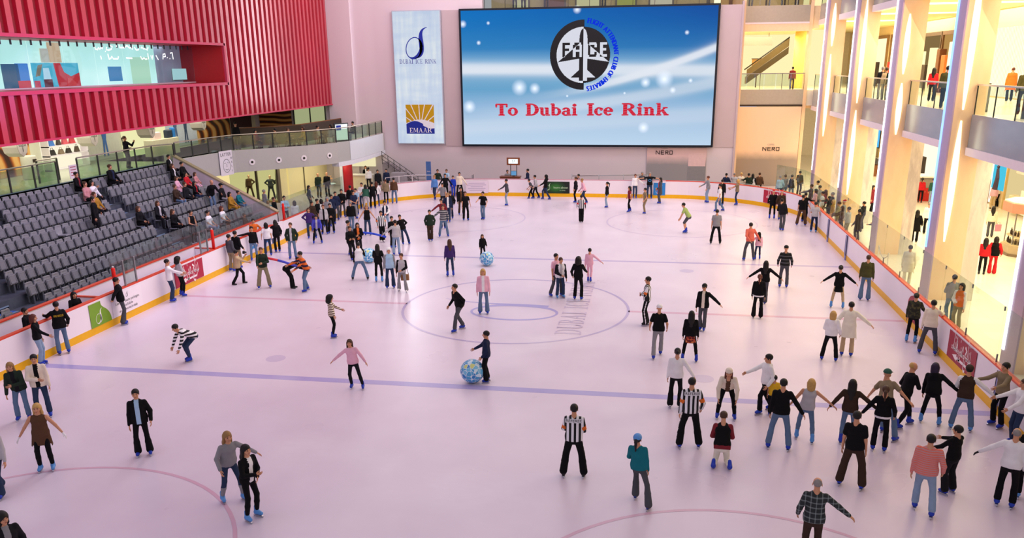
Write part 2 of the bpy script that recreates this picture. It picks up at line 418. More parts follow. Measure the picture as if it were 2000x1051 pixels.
# safety glass on the right-hand boards
r = empty('safety_glass', (XB+.07, 0, 1.273), 0, 'row of clear safety glass panes on the right rink boards', 'glass screen')
gy = -20.0; k = 0
while gy < YF-RC:
    y1 = min(gy+2.4, YF-RC)
    MB().box(-.008, .008, gy+.015, y1-.015, .01, 1.62).build('pane', M_glass, r)
    MB().box(-.02, .02, y1-.012, y1+.012, .01, .25).build('clip', M_steel, r)
    MB().box(-.02, .02, y1-.012, y1+.012, 1.5, 1.62).build('clip', M_steel, r)
    gy = y1
r = empty('safety_glass', (0, 0, 1.26), 0, 'curved run of clear safety glass in the far right corner of the rink', 'glass screen')
cp = [(x*1.0, y) for x, y in corner(1, 6, 0, 34)]
for i in range(6):
    (ax, ay), (bx, by) = cp[i], cp[i+1]
    MB().wallstrip([(bx+.05, by+.05), (ax+.05, ay+.05)], .01, 1.62, .014).build('pane', M_glass, r)
# posts and short shields on the left boards
for y, col, h, lab in ((-3.8, 0, .86, 'red padded post on the left boards nearest the leaning man in black'), (3.58, 0, .9, 'red padded post on the left boards behind the man in the grey jacket'),
                       (11.3, 0, .88, 'red padded post on the left boards beside the steel gate')):
    r = empty('padded_post', (-XB-.07, y, 1.273), 0, lab, 'post', 'red padded posts')
    MB().lathe([(.07, 0), (.07, h-.03), (.05, h)], n=12).build('pad', M_redhot, r, True)
    MB().lathe([(.035, h), (.035, h+.06), (.0, h+.07)], n=10).build('cap', mat('#d9d3cf', .4), r, True)
for y0, y1, lab in ((-3.2, -2.47, 'short glass shield between two steel posts near the leaning man in black'), (2.45, 3.05, 'short glass shield between two steel posts near the red maroon sign')):
    r = empty('glass_shield', (-XB-.07, y0, 1.273), 0, lab, 'glass screen', 'short glass shields')
    for y in (0, y1-y0): MB().bbox(-.03, .03, y-.035, y+.035, 0, 1.0, .006).build('post', M_steel, r)
    MB().box(-.006, .006, .04, y1-y0-.04, .02, .96).build('pane', M_glass, r)
r = empty('safety_glass', (-XB-.07, 0, 1.273), 0, 'low glass screen on the left boards around the far corner', 'glass screen')
MB().box(-.006, .006, 11.5, 20.5, .0, 1.2).build('pane', M_glass, r)
# players' bench wall behind the left boards, dividers
mb = MB(); mb.box(-16.32, -16.2, -20.5, 13.5, 0, 1.22); r = mb.build('bench_wall', M_white)
tag(r, 'white wall with red top between the players\' benches and the grandstand', 'low wall')
MB().box(-16.35, -16.17, -20.5, 13.5, 1.22, 1.27).build('top_rail', M_red, r)
for y, lab in ((-4.35, 'white divider with red top between bench boxes behind the leaning man'), (4.3, 'white divider with red top between bench boxes behind the two men in jackets')):
    r = MB().box(-16.19, -14.95, y-.05, y+.05, 0, 1.1).build('bench_divider', M_white); tag(r, lab, 'low wall', 'bench dividers')
    MB().box(-16.19, -14.95, y-.06, y+.06, 1.1, 1.15).build('top_rail', M_red, r)

# ------------------------------------------------------------------ signs on the boards
M_maroon = mat('#b21f3c', .45, grain=.05, gscale=3)
M_maroon2 = mat('#a01f36', .45, grain=.05, gscale=3)
AR = '\ufe8e\ufee8\ufeeb \ufee6\ufee3 \ufe9e\ufedf\ufeb0\ufe97'        # Arabic line, shaped and set in visual order
def way_sign(org, xd, w, h, label, arrow=True, m=M_maroon):
    r = empty('way_sign', org, 0, label, 'sign', 'skate this way signs')
    Mx = frame((0, 0, 0), xd, (0, 0, 1))
    MB().plate([(-w/2, -h/2), (w/2, -h/2), (w/2, h/2), (-w/2, h/2)], Mx, .012).build('board', m, r)
    F = Mx @ Matrix.Translation((0, 0, .016))
    t = MB(); add_text(t, AR, F @ Matrix.Translation((.02*w, h*.26, 0)), 1, width=w*.62)
    add_text(t, 'skate this way', F @ Matrix.Translation((0.0, h*.0, 0)), h*.3, width=w*.72)
    t.build('lettering', M_wordw, r)
    a = MB(); y = -h*.28
    a.plate([(-w*.3, y), (-w*.14, y+h*.13), (-w*.14, y+h*.05), (w*.24, y+h*.05), (w*.24, y-h*.05), (-w*.14, y-h*.05), (-w*.14, y-h*.13)], F)
    a.build('arrow', M_wordw, r)
    return r
way_sign((-XB+.012, 1.15, .72), (0, 1, 0), 2.3, .86, 'maroon skate this way sign on the left boards behind the couple')
t = R(33); way_sign((XB-RC+(RC-.1)*math.cos(t), YF-RC+(RC-.1)*math.sin(t), .72), (math.sin(t), -math.cos(t), 0), 2.1, .84, 'red skate this way sign in the far right corner behind the santa hat')
way_sign((XB-.012, -5.75, .72), (0, -1, 0), 2.3, .86, 'red skate this way sign on the near right boards', m=M_maroon2)
r = empty('round_sign', (XB-.012, -.75, .64), 0, 'maroon arched sign on the right boards behind the camouflage jacket', 'sign')
Mx = frame((0, 0, 0), (0, -1, 0), (0, 0, 1)); n = 16
MB().plate([(-.62, -.4), (.62, -.4), (.62, .1)]+[(.62*math.cos(PI*i/n), .1+.42*math.sin(PI*i/n)) for i in range(1, n)]+[(-.62, .1)], Mx, .012).build('board', M_maroon2, r)
ring_ = MB(); brush(ring_, [(.3*math.cos(2*PI*i/20), .02+.26*math.sin(2*PI*i/20)) for i in range(21)], .04, Mx @ Matrix.Translation((0, 0, .015))); add_text(ring_, 'skate', Mx @ Matrix.Translation((0, .02, .015)), .15); ring_.build('lettering', mat('#d98a9a', .6, grain=0), r)
# green emblem sign and the lesson notice
def d_emblem(mb, F, s, mi=0):
    n = 40; P = []
    for i in range(n+1):
        t = 2*PI*i/n; P.append((-.12*s+.27*s*math.cos(t)+.05*s*math.sin(t), -.16*s+.34*s*math.sin(t)))
    brush(mb, P, [s*(.03+.09*max(0, math.cos(2*PI*i/n+.5))) for i in range(n+1)], F, mi)
    st = bez((.38*s, .5*s), (.0*s, .44*s), (.2*s, .0), (.16*s, -.28*s), 14)+bez((.16*s, -.28*s), (.13*s, -.44*s), (.02*s, -.5*s), (-.1*s, -.5*s), 8)[1:]
    k = len(st); brush(mb, st, [s*(.015+.15*math.sin(PI*min(1, i/(k-1)*1.05))**1.2) for i in range(k)], F, mi)
r = empty('emblem_sign', (-XB+.012, -5.05, .7), 0, 'green curved sign with a white looped emblem on the left boards', 'sign')
Mx = frame((0, 0, 0), (0, 1, 0), (0, 0, 1))
cur = bez((.12, .45), (.05, .1), (.62, .2), (.62, -.43), 14)
MB().plate([(-.55, -.43), (.62, -.43)]+cur[::-1][1:]+[(-.55, .45)], Mx, .01).build('board', mat('#7aa52c', .45, grain=.06), r)
e = MB(); d_emblem(e, Mx @ Matrix.Translation((-.05, -.08, .014)), .52); e.build('emblem', mat('#eef3e4', .6, grain=0), r)
r = empty('notice_sign', (-XB+.012, -3.35, .66), 0, 'white notice with dark lettering on the left boards behind the leaning man', 'sign')
MB().plate([(-.95, -.38), (.95, -.38), (.95, .5), (-.95, .5)], Mx, .008).build('board', mat('#f4edf3', .5, grain=.02), r)
e = MB(); F = Mx @ Matrix.Translation((0, 0, .012))
d_emblem(e, F @ Matrix.Translation((.0, .33, 0)), .2)
for y, s, w in ((.1, 'Learn to skate packages', 1.5), (-.06, 'available', .62), (-.22, 'ask at the front desk for details', 1.15)): add_text(e, s, F @ Matrix.Translation((0, y, 0)), .15, width=w)
e.build('lettering', M_word, r)
# far boards: dark green notice, pale panel, blue panel
r = empty('notice_sign', (-1.62, YF-.012, .68), 0, 'dark green notice reading learn about on the far boards', 'sign')
Mx = frame((0, 0, 0), (1, 0, 0), (0, 0, 1))
t = NT('dark_green_print'); x_, y_, z_ = t.xyz()
d2 = t.math('ADD', t.math('POWER', t.math('ADD', x_, .1), 2.0), t.math('POWER', t.math('MULTIPLY', z_, 1.6), 2.0))
M_gp = t.bsdf(t.ramp(d2, ((0, '#2f7a2b'), (.25, '#1c4a22'), (.7, '#101c14'))), .5)
MB().plate([(-.95, -.43), (.95, -.43), (.95, .43), (-.95, .43)], Mx, .01).build('board', M_gp, r)
e = MB(); F = Mx @ Matrix.Translation((0, 0, .014)); add_text(e, 'learn about', F @ Matrix.Translation((.3, .0, 0)), .22, width=1.05); add_text(e, 'ice skating', F @ Matrix.Translation((.42, -.2, 0)), .1)
d_emblem(e, F @ Matrix.Translation((-.62, .05, 0)), .5); e.build('lettering', mat('#bfe0b4', .6, grain=0), r)
r = empty('poster', (5.82, YF-.012, .65), 0, 'blue panel with white emblem on the far boards beside the woman in red', 'sign')
MB().plate([(-.42, -.44), (.42, -.44), (.42, .46), (-.42, .46)], Mx, .01).build('board', mat('#2a86cf', .45), r)
e = MB(); d_emblem(e, Mx @ Matrix.Translation((.0, 0, .014)), .6); e.build('emblem', M_wordw, r)
r = empty('notice_sign', (-6.25-1.33, 20.55+8.27, .68), R(9), 'pale grey text notice on the far boards right of the cream jacket skater', 'sign')
Mx = frame((0, 0, 0), (1, 0, 0), (0, 0, 1)); MB().plate([(-.85, -.45), (.85, -.45), (.85, .45), (-.85, .45)], Mx, .008).build('board', mat('#e6d9e6', .5, grain=.03), r)
e = MB(); F = Mx @ Matrix.Translation((0, 0, .012))
for i, w in enumerate((1.2, 1.4, .9, 1.3, 1.1)): e.plate([(-w/2, .26-i*.13), (w/2, .26-i*.13), (w/2, .31-i*.13), (-w/2, .31-i*.13)], F)
e.build('lettering', mat('#bdb0c6', .6, grain=0), r)
r = empty('poster', (-XB+.012, 8.15, .72), 0, 'white panel with blue ribbon emblem on the left boards behind the woman in white', 'sign')
Mx = frame((0, 0, 0), (0, 1, 0), (0, 0, 1))
MB().plate([(-1.25, -.42), (1.25, -.42), (1.25, .44), (-1.25, .44)], Mx, .008).build('board', mat('#efe7f2', .5, grain=.02), r)
e = MB()
for dx, k in ((-.75, 1), (.85, 1)):
    for j in (0, 1): brush(e, bez((dx-.3, -.05+.32*j-.2), (dx-.25, .2+.32*j-.2), (dx+.25, -.1+.32*j-.2), (dx+.3, .12+.32*j-.2), 10), [.06+.12*math.sin(PI*i/10) for i in range(11)], Mx @ Matrix.Translation((0, 0, .012)))
e.build('emblem', mat('#3b8fd6', .5, grain=0), r)
r = MB().box(-.005, .005, -.13, .13, -.14, .14).build('notice_sign', mat('#2a3a66', .5), None, loc=(-XB+.012, 9.56, .42)); tag(r, 'small dark blue plate low on the left boards before the gate', 'sign')
# ------------------------------------------------------------------ floors outside the ice
def tile_mat(name, a, b, sc=(1, 1, 1), rough=.25):
    t = NT(name); nd = t.n('ShaderNodeTexBrick'); t.t.links.new(t.mapping((1.0, 1.0, 1)), nd.inputs[0])
    nd.offset = 0; nd.inputs['Scale'].default_value = 1.0; nd.inputs['Mortar Size'].default_value = .006
    nd.inputs['Brick Width'].default_value = .9; nd.inputs['Row Height'].default_value = .9
    nd.inputs[1].default_value = lin(a); nd.inputs[2].default_value = lin(b); nd.inputs[3].default_value = tuple(x*.75 for x in lin(a)[:3])+(1,)
    return t.bsdf(nd.outputs[0], rough, 0, .45)
M_floor_r = tile_mat('concourse_tiles', '#f3ead6', '#efe3cc')
M_floor_l = tile_mat('gallery_tiles', '#c9cdb8', '#c0c5ae')
M_floor_b = mat('#b9aeb4', .4, grain=.05)
struct('floor_right', MB().box(XB+.14, 34, -22, 60, -.3, -.02), M_floor_r)
mb = MB(); P = [(x, y) for x, y in corner(1, 10)]
for i in range(10):                                        # fills the plan between the curved boards and the straight back edge
    (ax, ay), (bx, by) = P[i], P[i+1]
    for s in (1, -1): mb.add([(s*(ax+.1), ay+.1, -.02), (s*(bx+.1), by+.1, -.02), (s*(XB+.16), YF+.2, -.02)], [(0, 1, 2) if s > 0 else (2, 1, 0)])
mb.box(-34, XB+.15, YF+.14, 37, -.3, -.02)
struct('floor_back', mb, M_floor_b)
struct('floor_left', MB().box(-34, -XB-.14, -22, YF+.14, -.3, -.02), M_floor_b)

# ------------------------------------------------------------------ far wall
YW = 34.0
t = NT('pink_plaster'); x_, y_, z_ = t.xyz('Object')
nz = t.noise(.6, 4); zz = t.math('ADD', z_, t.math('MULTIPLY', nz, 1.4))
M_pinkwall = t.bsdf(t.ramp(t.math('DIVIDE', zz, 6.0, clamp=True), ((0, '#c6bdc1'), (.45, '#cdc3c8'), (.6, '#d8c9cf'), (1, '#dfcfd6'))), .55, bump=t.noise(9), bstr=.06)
M_mauve = mat('#c4b0b3', .55, grain=.04, gscale=.8)
mb = MB()
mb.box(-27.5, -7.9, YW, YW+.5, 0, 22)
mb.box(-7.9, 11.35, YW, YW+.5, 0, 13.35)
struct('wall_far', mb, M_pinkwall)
struct('wall_far_pilaster', MB().box(-20.6, -18.4, YW-.25, YW, 0, 22), M_pinkwall)
mb = MB().box(9.75, 11.35, YW-.06, YW, 3.2, 13.35).box(11.28, 11.42, YW-.12, YW+.5, 0, 13.6).box(-11.1, -9.75, YW-.06, YW, 3.2, 13.4)
struct('wall_far_panel', mb, M_mauve)
# ---- large video screen
WS, HS = 19.1, 9.95; zc = 3.36+HS/2
r = empty('video_screen', (.02, YW-.3, zc), 0, 'huge blue video screen with a round airplane logo on the far wall', 'screen')
MB().box(-WS/2-.14, WS/2+.14, .0, .28, -HS/2-.16, HS/2+.14).build('housing', M_black, r)
MB().box(-WS/2-.14, -WS/2, -.06, .02, -HS/2-.16, HS/2+.14).box(WS/2, WS/2+.14, -.06, .02, -HS/2-.16, HS/2+.14).box(-WS/2, WS/2, -.06, .02, HS/2, HS/2+.14).box(-WS/2, WS/2, -.06, .02, -HS/2-.16, -HS/2).build('frame', mat('#0d1522', .4), r)
t = NT('screen_picture'); x_, y_, z_ = t.xyz()
v = t.math('ADD', t.math('DIVIDE', z_, HS), .5); u = t.math('ADD', t.math('DIVIDE', x_, WS), .5)
base = t.ramp(v, ((0, '#c3dcf4'), (.12, '#b4d0ec'), (.3, '#93bbe0'), (.42, '#6aa6d0'), (.52, '#78aed4'), (.62, '#74aed8'), (.72, '#3585c4'), (.9, '#2078c2'), (1, '#1874c4')))
dk = t.math('MULTIPLY', t.math('MULTIPLY', u, t.math('SUBTRACT', v, .55), clamp=True), 1.0)
base = t.mix(t.math('MULTIPLY', dk, 1.6, clamp=True), base, '#203f94')
def streak(c0, c1, w, amp, uc=None, uw=None, curve=0):
    # soft bright band along v = c0 + c1*u (+ curve*u^2)
    d = t.math('SUBTRACT', v, t.math('ADD', c0, t.math('ADD', t.math('MULTIPLY', u, c1), t.math('MULTIPLY', t.math('MULTIPLY', u, u), curve))))
    gq = t.math('DIVIDE', amp, t.math('ADD', 1.0, t.math('POWER', t.math('ABSOLUTE', t.math('DIVIDE', d, w)), 4.0)))
    if uc is not None:
        e = t.math('DIVIDE', t.math('SUBTRACT', u, uc), uw); gq = t.math('DIVIDE', gq, t.math('ADD', 1.0, t.math('POWER', t.math('ABSOLUTE', e), 6.0)))
    return gq
for s_ in (streak(.575, -.03, .045, .85), streak(.33, .0, .03, .95, .86, .38, .38), streak(.24, .04, .045, .55, .8, .55, .18), streak(.56, .02, .02, .5, .1, .35), streak(.13, .1, .06, .35)):
    base = t.mix(t.math('MINIMUM', s_, .95), base, '#e8eef8')
em = t.n('ShaderNodeEmission'); t.t.links.new(base, em.inputs[0]); em.inputs[1].default_value = .95
t.t.links.new(em.outputs[0], t.out.inputs[0])
MB().box(-WS/2, WS/2, -.03, .0, -HS/2, HS/2).build('display', t.m, r)
F0 = frame((0, -.04, 0), (1, 0, 0), (0, 0, 1))
def SP(px, py):                                             # place on the screen measured from the photograph
    return ((px-903)/(1399-903)-.5)*WS, (.5-(py-20)/(281-20))*HS
# logo
lx, lz = SP(1146, 107); RL = 2.52
FL = F0 @ Matrix.Translation((lx, lz, .012))
def in_rects(x, y, rs): return any(a <= x <= c and b <= y <= d for a, b, c, d in rs)
LETF = [(-.63, -.05, -.55, .36), (-.63, .29, -.4, .36), (-.63, .12, -.43, .19)]
LETA = [(-.31, -.05, -.23, .3), (-.11, -.05, -.04, .3), (-.27, .27, -.07, .36), (-.29, .1, -.06, .16)]
LETC = [(.14, .0, .21, .3), (.17, .29, .38, .36), (.17, -.05, .38, .02), (.33, .22, .4, .32), (.33, -.01, .4, .09)]
LETE = [(.5, -.05, .58, .36), (.5, .29, .7, .36), (.5, .12, .68, .19), (.5, -.05, .7, .02)]
def plane_shape(x, y):
    ax = abs(x)
    hw = .118 if y < .45 else .118*math.sqrt(max(0, 1-((y-.45)/.3)**2))
    if -.4 <= y <= .75 and ax <= hw: return True
    if -.74 <= y < -.4 and ax <= .118: return True
    if ax >= .1 and ax <= .77:                               # wings
        top = .33-(ax-.118)*(.53/.65); bot = -.1-(ax-.118)*(.1/.65)
        if bot <= y <= top: return True
    if .1 <= ax <= .37:                                      # tail
        top = -.42-(ax-.118)*(.22/.25)
        if -.64 <= y <= top: return True
    return False
def logo_fn(x, y):
    rr = math.hypot(x, y)
    if rr > 1.0: return None
    if rr > .8: return 0 if x < .03 else None
    left = x < 0
    on = plane_shape(x, y)
    if in_rects(x, y, LETF+LETA+LETC+LETE) and not (abs(x) < .118 and y > .36): on = not on
    return (0 if on else 1) if left else (1 if on else 0)
M_scblack = mat('#07080c', .5, grain=0); M_scwhite = glow('#e3e6f2', .9); M_scblue = glow('#1537e6', .9)
M_scred = None
mb = MB(); raster(mb, logo_fn, FL @ Matrix.Scale(RL, 4), -1.0, 1.0, -1.0, 1.0, 230)
mb.build('round_logo', [M_scblack, M_scwhite], r)
mb = MB(); s = 'FLIGHT ATTENDANT CLUB OF EMIRATES'; a0, a1 = 84, -84
adv = {'I': .5, ' ': .55, 'L': .85, 'F': .85, 'E': .85}; tot = sum(adv.get(c, 1) for c in s); acc = 0
for c in s:
    w = adv.get(c, 1); a = R(a0+(a1-a0)*(acc+w/2)/tot); acc += w
    if c != ' ':
        M = FL @ Matrix.Translation((RL*.97*math.cos(a), RL*.97*math.sin(a), .004)) @ Matrix.Rotation(a-PI/2, 4, 'Z') @ Matrix.Diagonal((.85, 1.25, 1, 1))
        vs, fs = text_geo(c, .42); mb.add([M @ q for q in vs], fs)
        [mb.add([M @ (q+Vector((dx, 0, .001*k))) for q in vs], fs) for k, dx in enumerate((-.03, .03, .05))]
mb.build('arc_lettering', M_scblue, r)
# headline
t = NT('headline_red'); x_, y_, z_ = t.xyz()
w1 = t.n('ShaderNodeTexWave'); w1.inputs['Scale'].default_value = 2.6; w1.inputs['Distortion'].default_value = 2.5; w1.inputs['Detail'].default_value = 2
t.t.links.new(t.mapping((.25, 1, 1), (0, R(70), 0)), w1.inputs['Vector'])
em = t.n('ShaderNodeEmission'); t.t.links.new(t.ramp(w1.outputs['Fac'], ((0, '#e0697c'), (.3, '#de2440'), (1, '#e0142f'))), em.inputs[0]); em.inputs[1].default_value = .85
t.t.links.new(em.outputs[0], t.out.inputs[0]); M_scred = t.m
for word, xa, xb in (('To', 970, 1015), ('Dubai', 1032, 1136), ('Ice', 1155, 1206), ('Rink', 1224, 1314)):
    x0, zb = SP(xa, 222.5); x1, zt = SP(xb, 200)
    serif(mb2 := MB(), word, F0 @ Matrix.Translation(((x0+x1)/2, (zb+zt)/2, .014)), zt-zb, x1-x0)
    n_ = len(mb2.v); base_v = list(mb2.v); base_f = list(mb2.f)
    for k, (dx, dz) in enumerate(((.045, 0), (-.045, 0), (0, .03), (0, -.03))): mb2.add([(x+dx, y-.001*(k+1), z+dz) for x, y, z in base_v], base_f)
    mb2.build('headline_word', M_scred, r)
def halo(name, col, s):
    t = NT(name); x_, y_, z_ = t.xyz('Generated')
    dx = t.math('SUBTRACT', x_, .5); dz = t.math('SUBTRACT', z_, .5)
    d = t.math('MULTIPLY', t.math('SQRT', t.math('ADD', t.math('MULTIPLY', dx, dx), t.math('MULTIPLY', dz, dz))), 2.0)
    f = t.math('POWER', t.math('SUBTRACT', 1.0, d, clamp=True), 1.2)
    em = t.n('ShaderNodeEmission'); em.inputs[0].default_value = lin(col); em.inputs[1].default_value = s
    tr = t.n('ShaderNodeBsdfTransparent'); mx = t.n('ShaderNodeMixShader'); t.t.links.new(f, mx.inputs[0]); t.t.links.new(tr.outputs[0], mx.inputs[1]); t.t.links.new(em.outputs[0], mx.inputs[2])
    t.t.links.new(mx.outputs[0], t.out.inputs[0]); return t.m
M_star = halo('light_spot', '#eaf2ff', 1.2)
for px, py, rad in ((1019, 168, 17), (1050, 170, 12), (1268, 160, 11), (1304, 154, 19), (1321, 175, 7), (1354, 157, 5), (938, 81, 5), (958, 44, 4), (1133, 22, 9), (907, 45, 8), (1343, 68, 5), (916, 205, 14), (1267, 247, 12), (1228, 180, 3), (1115, 185, 3)):
    x, z = SP(px, py); q = rad*WS/496
    o = MB().quad((-q, 0, -q), (q, 0, -q), (q, 0, q), (-q, 0, q)).build('light_spot', M_star, r); o.location = (x, -.034, z)
# ---- light box banner
r = empty('light_box_sign', (-13.06, YW-.3, 8.4), 0, 'tall white light box banner with blue looped emblem and gold sunburst logo', 'banner')
BW, BH = 3.85, 10.05
t = NT('backlit_sheet'); x_, y_, z_ = t.xyz()
f = t.math('ADD', t.math('MULTIPLY', t.noise(1.1, 2, t.mapping((.25, 1, 1.2))), .5), t.math('MULTIPLY', t.noise(2.0, 2, t.mapping((1.2, 1, .15))), .5))
em = t.n('ShaderNodeEmission'); t.t.links.new(t.ramp(f, ((.35, '#cbdaf4'), (.5, '#d9e5f8'), (.66, '#eef6fb'))), em.inputs[0]); em.inputs[1].default_value = .85
t.t.links.new(em.outputs[0], t.out.inputs[0])
MB().box(-BW/2, BW/2, 0, .28, -BH/2, BH/2).build('box', mat('#b9bcc9', .4), r)
MB().box(-BW/2+.06, BW/2-.06, -.03, 0, -BH/2+.06, BH/2-.06).build('sheet', t.m, r)
FB = frame((0, -.04, 0), (1, 0, 0), (0, 0, 1))
e = MB(); d_emblem(e, FB @ Matrix.Translation((.0, 2.65, 0)), 2.25); e.build('emblem', M_navy, r)
e = MB(); serif(e, 'DUBAI ICE RINK', FB @ Matrix.Translation((.02, 1.28, 0)), .34, 2.95, gap=.06); e.build('lettering', mat('#5a62a8', .6, grain=0), r)
bw, bh = 2.3, 2.25
def burst(x, y):
    # gold field with white rays over a blue wave
    if y < -.16+.1*math.sin((x+.5)*5.2)-.06*(x > .1): return 1
    dx, dy = x-.0, y+.28; an = math.degrees(math.atan2(dy, dx)); rr = math.hypot(dx, dy)
    if rr < .22 or y < -.05+.1*math.cos(x*3.5)-.06: return 2
    for c in (38, 58, 77, 92, 112, 128, 146):
        if abs(an-c) < 1.2+2.3*max(0, .6-rr)*2.0: return 2
    return 0
e = MB(); raster(e, burst, FB @ Matrix.Translation((.0, -3.1, 0)) @ Matrix.Scale(bh, 4), -.51, .51, -.5, .5, 150)
e.build('sunburst_logo', [mat('#c9a012', .5, grain=.03), M_navy, mat('#eef2fa', .5, grain=0)], r)
e = MB(); serif(e, 'EMAAR', FB @ Matrix.Translation((.02, -3.95, .006)), .36, 1.85); e.build('lettering', mat('#f4f4fa', .5, grain=0), r)

# ------------------------------------------------------------------ coffee shop hoardings
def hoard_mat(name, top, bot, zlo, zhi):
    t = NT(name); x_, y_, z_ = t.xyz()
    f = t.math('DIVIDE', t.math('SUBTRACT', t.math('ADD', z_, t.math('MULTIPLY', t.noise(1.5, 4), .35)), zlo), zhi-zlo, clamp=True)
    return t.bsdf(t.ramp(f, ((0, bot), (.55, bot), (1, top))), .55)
def coffee_sign(parent, F, h):
    e = MB(); add_text(e, 'CAFFE', F @ Matrix.Translation((0, h*1.05, 0)), h*.62); e.build('lettering', mat('#b8a49a', .6, grain=0), parent)
    e = MB(); st = lambda pts, w=.16: [brush(e, [(p[0]*h, p[1]*h) for p in q], w*h, F) for q in pts]
    st([[(-2.0, -.5), (-2.0, .5)], [(-2.0, .45), (-1.2, -.45)], [(-1.2, -.5), (-1.2, .5)], [(-.75, -.5), (-.75, .5)], [(-.8, .42), (0.0, .42)], [(-.75, 0), (-.05, 0)], [(-.8, -.42), (0.0, -.42)],
        [(.35, -.5), (.35, .5)], [(.3, .42), (1.05, .42)], [(1.0, .45), (1.0, 0)], [(1.05, .02), (.35, .02)], [(.55, 0), (1.1, -.5)], [(1.4, -.5), (1.4, .5)], [(1.35, .42), (2.15, .42)], [(2.1, .45), (2.1, -.45)], [(2.15, -.42), (1.35, -.42)]])
    e.build('lettering', mat('#35261f', .6, grain=0), parent)
r = empty('hoarding', (7.07, YW-.1, 0), 0, 'grey coffee shop hoarding on the far wall under the screen corner', 'hoarding', 'coffee shop hoardings')
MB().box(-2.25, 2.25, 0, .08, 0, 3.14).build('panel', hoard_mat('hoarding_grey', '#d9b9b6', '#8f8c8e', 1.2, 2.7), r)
MB().box(.9, 2.2, -.02, 0, 1.75, 2.75).build('patch', mat('#dcbcba', .55), r)
MB().box(.9, 2.2, -.02, 0, 0, 1.75).build('door', mat('#868486', .5), r)
coffee_sign(r, frame((-.95, -.03, 2.78), (1, 0, 0), (0, 0, 1)), .3)
r = empty('hoarding', (13.9, 36.4, 0), 0, 'peach coffee shop hoarding in the right corner below the glass balcony', 'hoarding', 'coffee shop hoardings')
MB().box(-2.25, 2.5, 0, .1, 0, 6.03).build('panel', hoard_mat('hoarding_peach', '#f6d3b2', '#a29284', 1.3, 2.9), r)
coffee_sign(r, frame((.45, -.03, 2.85), (1, 0, 0), (0, 0, 1)), .3)
# far-end low railing behind the boards (bench area), left of the hoarding
r = empty('ramp_rail', (0, 33.2, 0), 0, 'low steel handrail along the far wall right of the podium', 'railing')
MB().tube([(-.9, 0, 1.0), (4.9, 0, 1.15)], .03).tube([(-.9, 0, .55), (4.9, 0, .6)], .025).build('rail', M_steel, r, True)
for x in (-.9, 1.2, 3.1, 4.9): MB().tube([(x, 0, -.02), (x, 0, 1.15)], .03).build('post', M_steel, r, True)
r = empty('glass_fence', (11.0, 29.42, 0), 0, 'low glass fence with grey rail behind the far right boards', 'railing')
pp = [(-6.5, .1), (-2.6, .1), (0, -.7), (1.6, -1.9)]
for i in range(3):
    MB().wallstrip([pp[i], pp[i+1]], .08, 1.15, .015).build('pane', M_glass, r)
MB().tube([(x, y, 1.2) for x, y in pp], .03).build('rail', M_steel, r, True)
for x, y in pp: MB().tube([(x, y, -.02), (x, y, 1.2)], .028).build('post', M_steel, r, True)
# ------------------------------------------------------------------ podium with screen behind the far boards
M_wood = mat('#8a4a26', .45, grain=.25, gscale=4)
r = empty('announcer_desk', (-5.4, 31.0, -.02), 0, 'brown wooden announcer desk behind the far boards under a small screen', 'desk')
MB().bbox(-.75, .75, -.3, .35, 0, 1.18, .02).build('cabinet', M_wood, r); MB().bbox(-.8, .8, -.36, .4, 1.18, 1.24, .01).build('top', mat('#6d3a20', .4), r)
MB().box(-.05, .0, .3, .36, 1.2, 2.1).box(.42, .47, .3, .36, 1.2, 2.1).build('pole', M_darksteel, r)
r2 = empty('monitor', (-5.17, 31.0, 0), 0, 'small brown framed screen above the wooden announcer desk', 'screen')
MB().box(-.5, .5, -.02, .08, 2.06, 2.62).build('frame', M_wood, r2); MB().box(-.36, .36, -.03, -.02, 2.18, 2.52).build('display', glow('#f2fbff', 1.3), r2)
e = MB(); add_text(e, '57', frame((0.02, -.04, 2.35), (1, 0, 0), (0, 0, 1)), .26); e.build('lettering', mat('#5a6a40', .5, grain=0), r2)
r2 = empty('computer_monitor', (-5.12, 30.9, 1.226), 0, 'blue computer monitor standing on the wooden announcer desk', 'monitor')
MB().box(-.22, .22, -.02, .04, .06, .42).build('case', mat('#7f8894', .5), r2); MB().box(-.19, .19, -.03, -.02, .09, .39).build('display', glow('#6fa8dd', .8), r2); MB().box(-.1, .1, -.04, .1, 0, .06).build('base', M_darksteel, r2)
# slim blue banner, grey wrapped block, stair railing near the left far corner
r = empty('roll_up_banner', (-11.95, 31.5, -.02), 0, 'slim blue roll-up banner behind the far boards left of the cream skater', 'banner')
MB().box(-.2, .2, -.01, .01, .1, 2.25).build('sheet', mat('#4a6fae', .5), r); MB().box(-.24, .24, -.08, .08, 0, .1).build('base', M_steel, r)
e = MB(); add_text(e, 'skate', frame((0, -.016, 1.5), (1, 0, 0), (0, 0, 1)) , .13); e.build('lettering', M_wordw, r)
r = empty('covered_machine', (-14.6, 31.7, -.02), 0, 'grey block under a cover behind the far boards by the stairs', 'machine')
mb = MB(); mb.hexa([(-.75, -.5, 0), (.75, -.5, 0), (-.75, .5, 0), (.75, .5, 0), (-.35, -.4, 1.35), (.7, -.45, 1.35), (-.35, .4, 1.35), (.7, .45, 1.35)]); mb.build('cover', mat('#9a949a', .7, grain=.12, gscale=3), r)
MB().box(-.7, .72, -.52, .52, 0, .2).build('base', M_darksteel, r)
r = empty('trolley', (-8.9, 31.2, -.02), 0, 'grey metal trolley rack behind the far boards right of the blue banner', 'rack')
MB().box(-.55, .55, -.25, .25, .1, .14).box(-.55, .55, -.25, .25, .95, 1.0).build('shelf', M_darksteel, r)
for x in (-.55, .5): MB().box(x, x+.05, -.25, -.2, 0, 1.3).box(x, x+.05, .2, .25, 0, 1.3).build('upright', M_steel, r)
